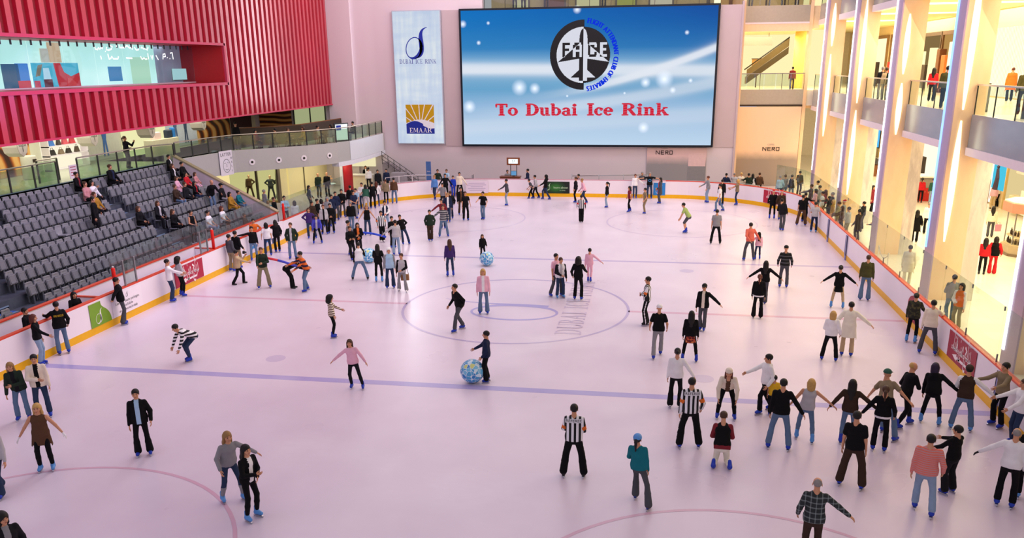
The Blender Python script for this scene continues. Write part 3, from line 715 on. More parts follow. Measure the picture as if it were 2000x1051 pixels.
# stairs along the far wall
r = empty('staircase', (0, 0, 0), 0, 'grey staircase with dark railing along the far wall at left', 'stairs')
mb = MB()
for i in range(11): mb.box(-16.05+i*.3, -16.05+(i+1)*.3, 32.6, 33.7, -.02, 1.98-i*.18)
mb.build('flight', mat('#8d8489', .6), r)
mb = MB()
for dz in (.95, .65, .35): mb.tube([(-16.05, 32.5, 1.95+dz), (-13.2, 32.5, .0+dz), (-12.5, 32.5, dz)], .022, 6)
mb.build('rail', M_darksteel, r, True)
for i in range(7): MB().tube([(-16.0+i*.48, 32.5, 1.9-i*.32), (-16.0+i*.48, 32.5, 2.9-i*.325)], .025, 6).build('post', M_darksteel, r, True)
r = empty('railing', (-10.5, 30.6, 0), 0, 'white steel fence behind the far left curve of the boards', 'railing')
MB().tube([(-4.2, -1.5, 1.25), (-2.6, .2, 1.25), (-.6, .4, 1.25)], .03).tube([(-4.2, -1.5, .8), (-2.6, .2, .8), (-.6, .4, .8)], .02).build('rail', mat('#d0c6cc', .4, .3), r, True)
for x, y in ((-4.2, -1.5), (-3.4, -.65), (-2.6, .2), (-.6, .4)): MB().tube([(x, y, -.02), (x, y, 1.25)], .03).build('post', mat('#d0c6cc', .4, .3), r, True)
# ------------------------------------------------------------------ upper gallery above the screen
M_lit = glow('#ffe08a', 1.25); M_litw = glow('#fff2cf', 1.5); M_cream = mat('#f2dcae', .5)
struct('floor_upper_gallery', MB().box(-7.9, 11.4, YW, 44, 13.05, 13.35), M_floor_r)
struct('wall_upper_gallery', MB().box(-9, 17, 43.5, 44, 13.3, 20), mat('#c9b27a', .6))
r = empty('balustrade', (0, YW+.25, 13.35), 0, 'glass balustrade with dark posts above the video screen', 'railing')
x = -7.8; 
while x < 9.0:
    MB().box(x+.03, x+1.57, -.008, .008, .02, 1.05).build('pane', M_glass, r); MB().box(x-.02, x+.02, -.03, .03, 0, 1.1).build('post', M_darksteel, r); x += 1.6
MB().box(-7.8, 9.0, -.03, .03, 1.08, 1.14).build('rail', M_steel, r)
for i, (x, w, c, lab) in enumerate(((-6.3, 1.2, '#e8d9a8', 'pale lit shop front above the screen at far left'), (-3.4, 1.6, '#7a4a3a', 'brown shop front above the screen'), (-.6, 1.9, '#f4e3b0', 'cream lit shop front above the screen'), (2.6, 1.5, '#b7b04a', 'olive green shop front above the screen'), (5.5, 1.8, '#efd9c0', 'pinkish shop front above the screen near its right end'))):
    r = empty('storefront', (x, 42.9, 13.35), 0, lab, 'shop front', 'shop fronts above the screen')
    MB().box(-w/2, w/2, 0, .1, .1, 2.6).build('window', glow(c, .75), r); MB().box(-w/2-.15, -w/2, -.05, .12, 0, 2.8).box(w/2, w/2+.15, -.05, .12, 0, 2.8).box(-w/2, w/2, -.05, .12, 2.6, 2.8).build('frame', mat('#5a4a3a', .5), r)
r = empty('column', (9.0, YW+.5, 13.35), 0, 'dark slim columns with a bright lamp above the right end of the screen', 'column')
MB().box(-.25, .0, 0, .3, 0, 5).box(1.35, 1.6, 0, .3, 0, 5).build('shaft', mat('#5a3f26', .5), r); MB().box(.3, .75, .1, .3, 0, 3).build('lamp', glow('#fff2b8', 2.2), r)
# ------------------------------------------------------------------ right-hand atrium: columns, balconies, shops
t = NT('warm_stone'); M_stone = t.bsdf(t.ramp(t.noise(1.3, 5, t.mapping((1, 1, .4))), ((.3, '#eec59a'), (.6, '#f4d3ad'), (.8, '#e8c4a2'))), .4)
t = NT('grey_marble'); M_marble = t.bsdf(t.ramp(t.noise(.9, 7, t.mapping((1, 1, .25)), .65), ((.3, '#cfc4bb'), (.5, '#e4dad0'), (.62, '#bfb4ae'), (.8, '#e0d5c8'))), .25)
M_coollight = mat('#b9a2c4', .4, grain=.05)
M_led = glow('#fbf6ff', 3.0); M_ledb = glow('#8fb4ff', 2.0); M_scallop = glow('#fff0c4', 2.4)
M_fascia = NT('brushed_fascia'); M_fascia = M_fascia.bsdf(M_fascia.ramp(M_fascia.noise(1.2, 3, M_fascia.mapping((1, .3, .6))), ((.3, '#9aa0ac'), (.7, '#aeb3bd'))), .22, .25, .5)
M_trim = mat('#efe2ec', .4, grain=.03)
M_ceil = mat('#f4e2a8', .6, grain=.03)
CY = [(-5.3, 'nearest the camera at the right edge of the photo'), (3.25, 'behind the chatting couple'), (11.8, 'second of the wide columns from the near side'), (20.45, 'third of the wide columns from the near side'), (29.3, 'farthest of the free-standing columns')]
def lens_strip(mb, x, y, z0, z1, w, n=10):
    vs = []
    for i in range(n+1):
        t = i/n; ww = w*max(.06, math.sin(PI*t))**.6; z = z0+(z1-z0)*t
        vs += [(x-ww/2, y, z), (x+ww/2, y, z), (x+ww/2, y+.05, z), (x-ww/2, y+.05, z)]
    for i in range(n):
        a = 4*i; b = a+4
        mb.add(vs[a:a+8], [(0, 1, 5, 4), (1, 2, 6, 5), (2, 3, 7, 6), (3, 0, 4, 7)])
for i, (y, lab) in enumerate(CY):
    r = tag(empty('column', (0, 0, 0)), 'tall cream stone column with LED strip, %s' % lab, 'column', 'columns of the right-hand atrium', 'structure')
    MB().box(16.5, 17.6, y, y+1.0, -.02, 20).build('shaft', M_stone, r)
    MB().box(17.6, 18.18, y+.02, y+1.0, -.02, 5.86).build('marble_cladding', M_marble, r)
    MB().box(16.44, 16.5, y, y+1.0, -.02, 20).build('facing', M_coollight, r)  # thin skin whose lilac stands in for cool rink light on this side
    MB().box(16.4, 16.44, y+.78, y+.92, (2.0 if i else 0.5), 20).build('led_strip', M_ledb if i == 1 else M_led, r)
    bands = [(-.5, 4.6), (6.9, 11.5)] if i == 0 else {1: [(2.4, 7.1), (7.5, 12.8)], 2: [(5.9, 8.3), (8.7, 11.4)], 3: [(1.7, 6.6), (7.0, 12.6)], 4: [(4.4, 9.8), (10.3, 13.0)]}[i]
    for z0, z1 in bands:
        m = MB(); lens_strip(m, 16.8, y-.05, max(.3, z0), z1, .24); m.build('painted_scallop', M_scallop, r)  # scallops of light on the stone, built as glowing strips
# slabs
struct('floor_level_one', MB().box(17.2, 34, -22, 60, 5.95, 7.25), M_floor_r)
struct('ceiling_ground', MB().box(17.2, 34, -22, 60, 5.86, 5.95), M_ceil)
struct('floor_level_two', MB().box(17.2, 34, -22, 60, 12.15, 13.3), M_floor_r)
struct('ceiling_level_one', MB().box(17.2, 34, -22, 60, 12.06, 12.15), M_ceil)
bays = [(-13.0, -5.3), (-4.3, 3.25), (4.25, 11.8), (12.8, 20.45), (21.45, 29.3), (30.3, 36.5)]
BL = ['at the right edge above the kiosk', 'nearest, between the first two wide columns', 'second from the near side, with blue display', 'third from the near side with a huddled group', 'fourth from the near side', 'narrow last one in the far corner']
def balcony(x, y0, y1, zs, label, group):
    """zs: soffit, trim top, fascia top, rail"""
    r = empty('balcony', (x, y0, 0), 0, label, 'balcony', group); L = y1-y0
    MB().box(-.06, .3, .02, L-.02, zs[0], zs[1]).build('trim', M_trim, r)
    MB().box(0, .12, .02, L-.02, zs[1], zs[2]).build('fascia', M_fascia, r)
    n = max(1, round(L/1.9)); w = (L-.1)/n
    for k in range(n): MB().box(.05, .065, .06+k*w, .03+(k+1)*w, zs[2]+.02, zs[3]-.03).build('pane', M_glass, r)
    MB().box(.02, .1, .04, L-.04, zs[3]-.03, zs[3]+.03).build('handrail', mat('#d8cdbf', .25, .6), r)
    for k in range(n+1): MB().box(.04, .08, .03+k*w, .06+k*w, zs[2], zs[3]).build('post', M_darksteel, r)
    return r
for i, (y0, y1) in enumerate(bays):
    if i > 0: balcony(17.15, y0, y1, (5.8, 6.1, 7.33, 8.42), 'grey glass-topped first gallery balcony, '+BL[i], 'first gallery balconies')
    if i > 2: balcony(17.15, y0, y1, (11.95, 12.3, 13.38, 14.4), 'grey balcony on the upper gallery, '+BL[i].replace('third', 'nearest visible one, third').replace(' with a huddled group', ' side'), 'upper gallery balconies')
# ---- shop rows
struct('wall_right_ground', MB().box(28.0, 28.4, -22, 60, -.02, 5.9), mat('#f6dfae', .6))
struct('wall_right_level_one', MB().box(24.4, 24.8, -22, 60, 7.25, 12.1), mat('#efd9a6', .6))
struct('wall_right_end', MB().box(15.8, 34, 60, 60.4, -.02, 14), mat('#f8ead0', .6))
def shop_front(x, y0, y1, z0, z1, label, winm, items, group, frm='#5d4630'):
    r = empty('storefront', (x, y0, z0), 0, label, 'shop front', group); L = y1-y0; H = z1-z0
    MB().box(-.04, 0, .12, L-.12, .08, H-.25).build('window', winm, r)
    fm = mat(frm, .45)
    MB().box(-.16, .0, 0, .12, 0, H).box(-.16, 0, L-.12, L, 0, H).box(-.16, 0, .12, L-.12, H-.25, H).build('frame', fm, r)
    for (a, b, c, d, col) in items:
        MB().bbox(-.5, -.06, a, b, c, d, .02).build('display', col, r)
    return r
def curtain_mat():
    t = NT('lit_curtain'); w = t.n('ShaderNodeTexWave'); w.bands_direction = 'Y'; w.inputs['Scale'].default_value = 1.6; w.inputs['Distortion'].default_value = 1.5
    t.t.links.new(t.coord(), w.inputs[0]); em = t.n('ShaderNodeEmission'); t.t.links.new(t.ramp(w.outputs['Fac'], ((0, '#f8dc96'), (.6, '#fff2d0'))), em.inputs[0]); em.inputs[1].default_value = 1.5
    t.t.links.new(em.outputs[0], t.out.inputs[0]); return t.m
M_curt = curtain_mat()
M_or = mat('#d4762e', .5); M_br = mat('#7a4a28', .5); M_rd = mat('#c22a22', .5); M_bl = mat('#3a86c8', .5); M_pk = mat('#e06a9a', .5); M_dk = mat('#3a2c22', .5); M_crm = mat('#f2e0b8', .5)
shop_front(24.36, 15.0, 22.6, 7.25, 11.3, 'bright shop front with a white pleated curtain on the first gallery', M_curt, [], 'first gallery shops', '#e8cf9c')
shop_front(24.36, 9.0, 15.0, 7.25, 11.3, 'dark framed shop window right of the white curtain on the first gallery', glow('#f8dc9a', .9), [(1, 1.8, 0, 1.9, M_br), (3.0, 3.6, 0, 1.7, M_crm), (4.8, 5.6, 0, 2.2, M_dk)], 'first gallery shops', '#2c2018')
shop_front(24.36, 25.0, 31.0, 7.25, 11.2, 'shop window with orange and red displays on the first gallery', glow('#d9a860', .7), [(.5, 1.4, .3, 2.6, M_or), (1.8, 2.4, .2, 2.2, M_rd), (2.9, 3.3, 0, 3.2, glow('#fff0c0', 1.6)), (3.8, 4.6, .3, 2.4, M_or), (5, 5.6, 0, 2.8, M_br)], 'first gallery shops', '#6b4a2a')
shop_front(24.36, 31.2, 36.0, 7.25, 11.2, 'grey brown shop window with tall lamps on the first gallery', glow('#a88a5a', .6), [(.6, 1.0, 0, 2.9, glow('#ffe9a8', 1.5)), (1.6, 2.6, .2, 1.8, M_dk), (3.2, 3.7, 0, 2.7, glow('#ffe9a8', 1.5))], 'first gallery shops', '#5d4630')
shop_front(24.36, 37.0, 44.0, 7.25, 11.4, 'yellow lit shop front with a dark doorway on the first gallery', glow('#ffe7a0', 1.1), [(.5, 1.6, 0, 3, M_dk), (2.5, 3, 0, 1.8, M_or), (5, 5.8, 0, 2.0, M_rd)], 'first gallery shops', '#7a5a34')
shop_front(24.36, 45.0, 56.0, 7.25, 11.4, 'pale lit shop front deepest along the first gallery', glow('#fff0c2', 1.2), [(2, 3, 0, 2, M_dk), (6, 7, 0, 2, M_br)], 'first gallery shops', '#8a6a40')
shop_front(27.96, 19.5, 26.5, 0, 4.6, 'ground floor shop with a turquoise poster and folded linen', glow('#f4dca0', .85), [(.6, 1.8, .3, 1.3, M_crm), (2.2, 3.6, .3, 1.7, mat('#efe8d6', .6)), (4.2, 5.2, .2, 1.2, M_crm)], 'ground floor shops', '#c8a868')
shop_front(27.96, 28, 38, 0, 4.8, 'ground floor shop with bright white window behind the red kiosk', glow('#fff6e0', 1.3), [(1, 2, 0, 1.6, M_br), (4, 5, 0, 1.4, M_bl), (7, 8, 0, 1.7, M_rd)], 'ground floor shops', '#d9b878')
shop_front(27.96, 40, 58, 0, 4.8, 'long bright ground floor shop deepest along the concourse', glow('#fff3d2', 1.3), [(3, 4, 0, 1.6, M_dk), (8, 9, 0, 1.5, M_or), (13, 14, 0, 1.5, M_dk)], 'ground floor shops', '#d9b878')
r = empty('hanging_poster', (26.2, 23.4, 1.5), 0, 'turquoise poster of a dark figure hanging in the ground floor shop', 'poster')
MB().box(-.02, .02, -.9, .9, .2, 2.0).build('sheet', glow('#4fc8e6', 1.0), r); mb = MB(); mb.tube([(-.04, .1, .2), (-.04, .0, .9), (-.04, .15, 1.45)], [.22, .16, .1], 8); mb.lathe([(.0, 1.4), (.13, 1.55), (.0, 1.75)], (-.04, .12, 0), 10); mb.build('figure', mat('#3a2a3a', .6), r)
r = empty('hanging_display', (25.2, 17.5, 1.2), 0, 'grey panel display hanging above the linen shop on the ground floor', 'display')
MB().box(-.03, .03, -1.0, 1.0, 2.1, 3.2).build('panel', mat('#b9b0a0', .5), r); MB().tube([(0, -.8, 3.2), (0, -.8, 4.65)], .012, 5).tube([(0, .8, 3.2), (0, .8, 4.65)], .012, 5).build('wire', M_steel, r)
r = empty('ceiling_lamp', (20.5, 20, 12.0), 0, 'long white strip lamps in the ceiling of the first gallery', 'lamp')
for k, y in enumerate((-2, 6, 15, 24, 33)): MB().box(-2.2, 2.6, y-20, y-19.6, .0, .05).build('tube', glow('#fffbe6', 2.6), r)
# display panels standing behind the balcony glass on the first gallery
for (x, y0, y1, c1, c2, lab) in ((18.6, 6.2, 10.4, '#5aa6dc', '#e58ab0', 'blue and pink display panel behind the second balcony glass'), (18.4, -2.6, 1.8, '#f2f0ee', '#7fd0ea', 'white and blue display panel with pink patch behind the nearest balcony glass')):
    r = empty('display_stand', (x, y0, 7.25), 0, lab, 'display panel'); L = y1-y0
    MB().box(0, .05, 0, L*.55, .05, 1.15).build('panel', glow(c2, .75), r); MB().box(0, .05, L*.57, L, .05, 1.15).build('panel', glow(c1, .75), r)
    MB().plate([(0, 0), (L*.5, .1), (L*.4, .55), (.1, .5)], frame((-.02, L*.1, .5), (0, 1, 0), (0, 0, 1))).build('patch', glow('#e76aa0', .7), r)
    MB().box(-.1, .15, 0, .06, 0, 1.15).box(-.1, .15, L-.06, L, 0, 1.15).build('foot', M_darksteel, r)
# ---- kiosks
r = empty('kiosk', (24.1, 12.6, -.02), 0, 'octagonal goods kiosk with red canopy on the bright ground floor', 'kiosk')
def octa(rad): return [(rad*math.cos(R(22.5+45*i)), rad*math.sin(R(22.5+45*i))) for i in range(8)]
MB().prism(octa(1.45), 0, .12).build('plinth', mat('#7d6a50', .5), r)
MB().prism(octa(1.4), .12, .5).build('cabinet', mat('#b8a582', .5), r); MB().prism(octa(1.3), .5, .56).prism(octa(1.2), .9, .95).build('shelf', mat('#d9c89a', .45), r)
MB().prism(octa(.55), .5, 2.1).build('core', mat('#e8d8b4', .5), r)
for i in range(8):
    a = R(22.5+45*i); MB().tube([(1.25*math.cos(a), 1.25*math.sin(a), .12), (1.25*math.cos(a), 1.25*math.sin(a), 2.15)], .03, 6).build('post', M_steel, r)
MB().prism(octa(1.55), 2.15, 2.6).build('canopy', mat('#d99078', .5), r); MB().prism(octa(1.5), 2.6, 2.66).build('top', mat('#f4e4cc', .5), r)
MB().box(-.5, .5, -.62, -.56, 1.1, 2.0).build('picture', mat('#cf8a5a', .5), r)
bottle = None; nb = 0
for zz, rad in ((.58, 1.1), (.97, 1.0)):
    for i in range(18):
        a = R(150+i*11); p = (24.1+rad*math.cos(a), 12.6+rad*math.sin(a), zz-.02)
        if bottle is None:
            bottle = MB().lathe([(.05, 0), (.055, .14), (.02, .2), (.02, .26), (.028, .27), (.0, .28)], n=8).build('bottle', M_dk, None, True)
        o = bottle if nb == 0 else bottle.copy()
        if nb: C.objects.link(o)
        nb += 1
        o.location = p; row = 'lower' if zz < .6 else 'upper'
        tag(o, 'small dark bottle on the %s kiosk shelf, number %d counting from the far side' % (row, 18-i), 'bottle', 'bottles on the kiosk')
r = empty('kiosk', (23.3, 30.3, -.02), 0, 'red counter kiosk with grey striped top on the ground floor', 'kiosk')
MB().bbox(-2.0, 2.0, -.8, .8, 0, .9, .05).build('counter', mat('#d0302a', .45), r); MB().bbox(-1.9, 1.9, -.7, .7, .9, 1.6, .05).build('display_case', mat('#9c958c', .4), r); MB().box(-2.1, 2.1, -.9, .9, 1.6, 1.7).build('top', mat('#efe9e0', .4), r)
r = empty('television', (25.0, 48.6, 0), 0, 'bright blue wall screen far down the ground floor concourse', 'screen')
MB().box(-.05, .05, -1.4, 1.4, 2.0, 3.5).build('display', glow('#58b8ee', 1.1), r); MB().box(.05, .12, -1.5, 1.5, 1.9, 3.6).build('case', M_dk, r); MB().box(-.02, .1, -.1, .1, -.02, 1.9).build('stand', M_dk, r)
r = empty('counter', (24.0, 46.0, -.02), 0, 'dark brown counter far down the ground floor concourse', 'counter')
MB().bbox(-.9, .9, -3.2, 2.0, 0, 1.0, .03).build('body', M_br, r); MB().box(-1.0, 1.0, -3.3, 2.1, 1.0, 1.06).build('top', M_dk, r)
r = empty('bench', (21.5, 40.5, -.02), 0, 'dark bench on the ground floor concourse before the far counter', 'bench')
MB().bbox(-1.6, 1.6, -.3, .3, .4, .5, .02).build('seat', M_br, r)
for x in (-1.4, 1.4): MB().box(x-.05, x+.05, -.25, .25, 0, .4).build('leg', M_dk, r)
# rope barrier behind the right glass
r = empty('rope_barrier', (16.0, 7.6, -.02), 0, 'white rope barrier on two posts behind the right-hand glass', 'barrier')
for y in (0, 1.7):
    MB().lathe([(.16, 0), (.16, .02), (.03, .04), (.025, .92), (.04, .94), (.0, .98)], (0, y, 0), 12).build('post', mat('#e8e0d8', .3, .3), r, True)
MB().tube([(0, 1.7*i/8, .88-.32*math.sin(PI*i/8)) for i in range(9)], .02, 6).build('rope', mat('#c9bfb8', .6), r, True)
# ---- recess in the far right corner (two galleries)
YR = 36.5
struct('wall_corner', MB().box(11.42, 11.6, YW+.5, 50, -.02, 18).box(16.45, 16.7, YR, YR+.9, -.02, 18).box(16.7, 17.4, 37.0, 50, 5.9, 7.2), M_stone)
struct('floor_corner_one', MB().box(11.6, 17.2, YR+.1, 50, 6.12, 7.25), M_floor_r)
struct('floor_corner_two', MB().box(11.6, 17.2, YR+.1, 50, 11.7, 13.3), mat('#f6d9ae', .6))
struct('wall_corner_back', MB().box(11.6, 20, 49.6, 50, 7.2, 18), glow('#fbe6ac', 1.15))  # wall glows, standing in for the bright lighting of the recess
def corner_balcony(zs, label):
    r = empty('balcony', (11.55, YR, 0), 0, label, 'balcony', 'corner balconies'); L = 4.9
    MB().box(0, L, -.04, .1, zs[0]-.12, zs[0]).build('trim', M_dk if zs[0] < 8 else M_trim, r)
    MB().box(0, L, 0, .12, zs[0], zs[1]).build('fascia', mat('#b9b0a4', .25, .2), r)
    for k in range(3): MB().box(.03+k*L/3, (k+1)*L/3-.03, .05, .065, zs[1]+.02, zs[2]-.03).build('pane', M_glass, r)
    for k in range(4): MB().box(k*L/3-.02, k*L/3+.02, .03, .08, zs[1], zs[2]).build('post', M_darksteel, r)
    MB().box(0, L, .03, .1, zs[2]-.03, zs[2]+.03).build('handrail', M_steel, r)
corner_balcony((6.2, 7.33, 8.5), 'grey corner balcony with glass front above the peach hoarding')
corner_balcony((12.2, 13.38, 14.4), 'grey upper corner balcony at the top right of the screen')
struct('trim_corner', MB().box(11.6, 16.45, YR-.02, YR+.1, 11.55, 12.1), mat('#f8dcb8', .6))
r = empty('escalator', (0, 43, 0), 0, 'dark escalator rising to the right behind the corner balcony', 'escalator')
a, b = (12.8, 7.6), (16.05, 10.0)
mb = MB(); mb.hexa([(a[0], -.1, a[1]), (b[0], -.1, b[1]), (a[0], 1.0, a[1]), (b[0], 1.0, b[1]), (a[0], -.1, a[1]+.55), (b[0], -.1, b[1]+.55), (a[0], 1.0, a[1]+.55), (b[0], 1.0, b[1]+.55)]); mb.build('truss', mat('#3a3220', .4), r)
mb = MB(); mb.hexa([(a[0], -.1, a[1]+.58), (b[0], -.1, b[1]+.58), (a[0], -.05, a[1]+.58), (b[0], -.05, b[1]+.58), (a[0], -.1, a[1]+1.15), (b[0], -.1, b[1]+1.25), (a[0], -.05, a[1]+1.15), (b[0], -.05, b[1]+1.25)]); mb.build('side_panel', mat('#554a30', .3), r)
MB().tube([(a[0]-.2, -.1, a[1]+1.15), (b[0], -.1, b[1]+1.3)], .05, 8).build('handrail', M_black, r, True)
r = empty('column', (16.9, 42.4, 7.25), 0); tag(r, 'yellow lit round column beside the escalator', 'column', None, 'structure'); MB().lathe([(.52, 0), (.5, 4.45)], n=20).build('shaft', mat('#f4dc78', .5), r, True)
r = empty('sign_band', (13.4, 44.5, 10.7), 0, 'long mauve grey sign band above the escalator', 'sign'); MB().box(-1.7, 1.5, 0, .1, .0, .7).build('panel', mat('#9a7f7a', .5), r); MB().tube([(-1.2, .05, .7), (-1.2, .05, 1.0)], .03, 6).tube([(1.2, .05, .7), (1.2, .05, 1.0)], .03, 6).build('hanger', M_steel, r)
r = empty('picture_frame', (13.9, 45.5, 8.6), 0, 'small brown square picture behind the escalator foot', 'picture'); MB().box(-.45, .45, 0, .06, 0, 1.0).build('sheet', mat('#8a6a3a', .5), r); MB().box(-.5, .5, -.02, .08, -.06, 0).box(-.5, .5, -.02, .08, 1.0, 1.06).build('frame', M_dk, r); MB().box(-.05, .05, 0, .06, -1.35, 0).build('stand', M_dk, r)
# ------------------------------------------------------------------ grandstand
t = NT('terrace_concrete'); M_terr = t.bsdf(t.ramp(t.noise(2.5, 4), ((.3, '#3d434d'), (.7, '#4f5661'))), .7)
M_carp = mat('#3862b4', .8, grain=.15, gscale=9); M_nose = mat('#7f95a8', .6, grain=.06)
def row_x(k): return -16.6-.75*k
def row_z(k): return .5+.4*k
NR = 8; Y0S, YSA, YSB, Y1S = -20.0, 4.75, 5.75, 13.35
mb = MB()
for k in range(NR): mb.box(row_x(k)-.5 if k < 7 else -22.9, row_x(k)+.27 if k else -16.33, Y0S, Y1S, -.02 if k == 0 else row_z(k)-.6, row_z(k))
tag(mb.build('seating_terrace', M_terr), kind='structure')
for y0, y1, n in ((YSA, YSB, 'a'), (-6.6, -5.75, 'b')):
    r = empty('aisle_stairs', (0, y0, 0), 0, 'blue carpeted aisle steps %s' % ('between the two seat blocks of the grandstand' if n == 'a' else 'at the lower left corner of the grandstand'), 'stairs', 'grandstand aisles')
    mb = MB(); mn = MB()
    for k in range(NR):
        for h in (0, 1):
            x1 = row_x(k)+.27-.375*h; z = row_z(k)-.2+.2*h+.012
            mb.box(x1-.375, x1, .02, y1-y0-.02, z-.3, z); mn.box(x1-.05, x1+.005, .02, y1-y0-.02, z-.05, z+.006)
    mb.build('treads', M_carp, r); mn.build('nosing', M_nose, r)
# ---- one tip-up seat, then copies
t = NT('grey_seat_plastic'); M_seat = t.bsdf(t.ramp(t.noise(5, 3), ((.3, '#83868a'), (.7, '#9a9c9f'))), .42, spec=.4)
M_seat2 = mat('#54575c', .45, grain=.05)
M_seat3 = mat('#74767a', .45, grain=.06)
def seat_shell():
    mb = MB(); n = 6; vs = []
    for i in range(n+1):                                    # backrest: gently curved panel with a rolled top
        z = .36+.46*i/n; d = -.03*math.sin(PI*i/n)-.06*(i/n)
        wd = .205 if i < n-1 else (.195 if i < n else .17)
        for y, dx in ((-wd, .035), (-wd*.5, .0), (0, -.012), (wd*.5, .0), (wd, .035)): vs.append((d+dx, y, z))
    m = 5; b = len(vs); vs2 = [(x-.03, y, z) for x, y, z in vs]; fs = []
    for i in range(n):
        for j in range(m-1):
            a = i*m+j; fs.append((a, a+1, a+m+1, a+m)); fs.append((b+a, b+a+m, b+a+m+1, b+a+1))
    for j in range(m-1): fs.append((n*m+j, n*m+j+1, b+n*m+j+1, b+n*m+j)); fs.append((j, b+j, b+j+1, j+1))
    for i in range(n): fs.append((i*m, (i+1)*m, b+(i+1)*m, b+i*m)); a = i*m+m-1; fs.append((a, b+a, b+a+m, a+m))
    mb.add(vs+vs2, fs)
    mb.box(-.1, -.05, -.17, .17, .79, .83); return mb
def seat_pan(up=True):
    mb = MB(); w = .19
    if up:
        mb.hexa([(.05, -w, .36), (.13, -w, .36), (.05, w, .36), (.13, w, .36), (.0, -w*.92, .7), (.06, -w*.92, .71), (.0, w*.92, .7), (.06, w*.92, .71)])
        f = [(.131, -w*.78, .4), (.131, w*.78, .4), (.068, w*.72, .66), (.068, -w*.72, .66)]
        for i in range(4):
            a, b_ = Vector(f[i]), Vector(f[(i+1) % 4]); mb.tube([a, b_], .012, 4)
    else:
        mb.hexa([(.0, -w, .38), (.42, -w*.9, .41), (.0, w, .38), (.42, w*.9, .41), (.0, -w, .43), (.42, -w*.9, .455), (.0, w, .43), (.42, w*.9, .455)])
    return mb
def seat_leg():
    mb = MB(); mb.box(.0, .05, -.215, -.19, .1, .5).box(.0, .05, .19, .215, .1, .5).box(-.05, .06, -.2, .2, .3, .35).box(-.02, .1, -.04, .04, .0, .34); return mb
proto = {}
for nm, up in (('up', True), ('down', False)):
    r = empty('stadium_seat', (0, 0, -50)); a = seat_shell().build('backrest', M_seat, r); b = seat_pan(up).build('seat', M_seat3 if up else M_seat, r); c_ = seat_leg().build('bracket', M_seat2, r)
    proto[nm] = (r, [a, b, c_])
ORD = ['front', 'second', 'third', 'fourth', 'fifth', 'sixth', 'seventh', 'top']
NTH = 'first second third fourth fifth sixth seventh eighth ninth tenth eleventh twelfth thirteenth fourteenth fifteenth sixteenth seventeenth eighteenth nineteenth twentieth twenty-first twenty-second'.split()
used = {'up': False, 'down': False}
SEATED = set()                                             # (block, row, index) taken by people: seat folded down
def seat_y(block, i): return (YSA-.32-.485*i) if block == 'L' else (YSB+.3+.485*i)
def put_seat(block, k, i):
    kind = 'down' if (block, k, i) in SEATED or (block, k, i) == ('L', 4, 9) else 'up'
    r, ch = proto[kind]
    if used[kind]:
        r = r.copy(); C.objects.link(r)
        for o in ch: q = o.copy(); C.objects.link(q); q.parent = r
    used[kind] = True
    r.location = (row_x(k)-.3, seat_y(block, i), row_z(k))
    side = 'left' if block == 'L' else 'right'
    tag(r, 'grey %s stadium seat, %s row from the ice, %s seat %s of the central steps' % ('folded-down' if kind == 'down' else 'tipped-up', ORD[k] if k < 7 else 'topmost', NTH[i], side), 'seat', 'grandstand seats')
def build_seats():
    for k in range(NR):
        nl = [20, 20, 20, 20, 17, 15, 12, 11][k]
        for i in range(nl): put_seat('L', k, i)
        nr = [15, 15, 15, 15, 14, 14, 14, 14][k]
        for i in range(nr): put_seat('R', k, i)
    # a few seats left of the lower aisle
    for k, n in ((0, 2), (1, 1)):
        for i in range(n):
            r, ch = proto['up']; r = r.copy(); C.objects.link(r)
            for o in ch: q = o.copy(); C.objects.link(q); q.parent = r
            r.location = (row_x(k)-.3, -6.95-.485*i, row_z(k)); tag(r, 'grey stadium seat beyond the lower left aisle, %s row from the ice, %s from steps' % (ORD[k], NTH[i]), 'seat', 'grandstand seats')
# side wall of the grandstand with a sloping top
mb = MB(); mb.add([(-16.2, 13.4, -.02), (-22.9, 13.4, -.02), (-22.9, 13.4, 4.55), (-22.4, 13.4, 4.5), (-16.2, 13.4, 1.25), (-16.2, 13.65, -.02), (-22.9, 13.65, -.02), (-22.9, 13.65, 4.55), (-22.4, 13.65, 4.5), (-16.2, 13.65, 1.25)],
       [(0, 1, 2, 3, 4), (9, 8, 7, 6, 5), (0, 4, 9, 5), (1, 0, 5, 6), (2, 1, 6, 7), (3, 2, 7, 8), (4, 3, 8, 9)])
r = mb.build('parapet_wall', mat('#d8c8cc', .5, grain=.04)); tag(r, 'pale sloping side wall closing the grandstand on the right', 'low wall')
mb = MB(); mb.hexa([(-22.45, 13.37, 4.5), (-16.2, 13.37, 1.25), (-22.45, 13.7, 4.5), (-16.2, 13.7, 1.25), (-22.45, 13.37, 4.58), (-16.2, 13.37, 1.33), (-22.45, 13.7, 4.58), (-16.2, 13.7, 1.33)]); mb.build('coping', mat('#b9aa86', .35, .3), r)
# low glass in front of the seats
r = empty('safety_glass', (-16.26, 0, 1.27), 0, 'long low glass screen on the white wall in front of the grandstand', 'glass screen')
for i in range(7): MB().box(-.006, .006, -2.0+i*2.1, -2.0+i*2.1+2.06, .0, .95).build('pane', glass('#e8efee', .06, .04, .03), r)
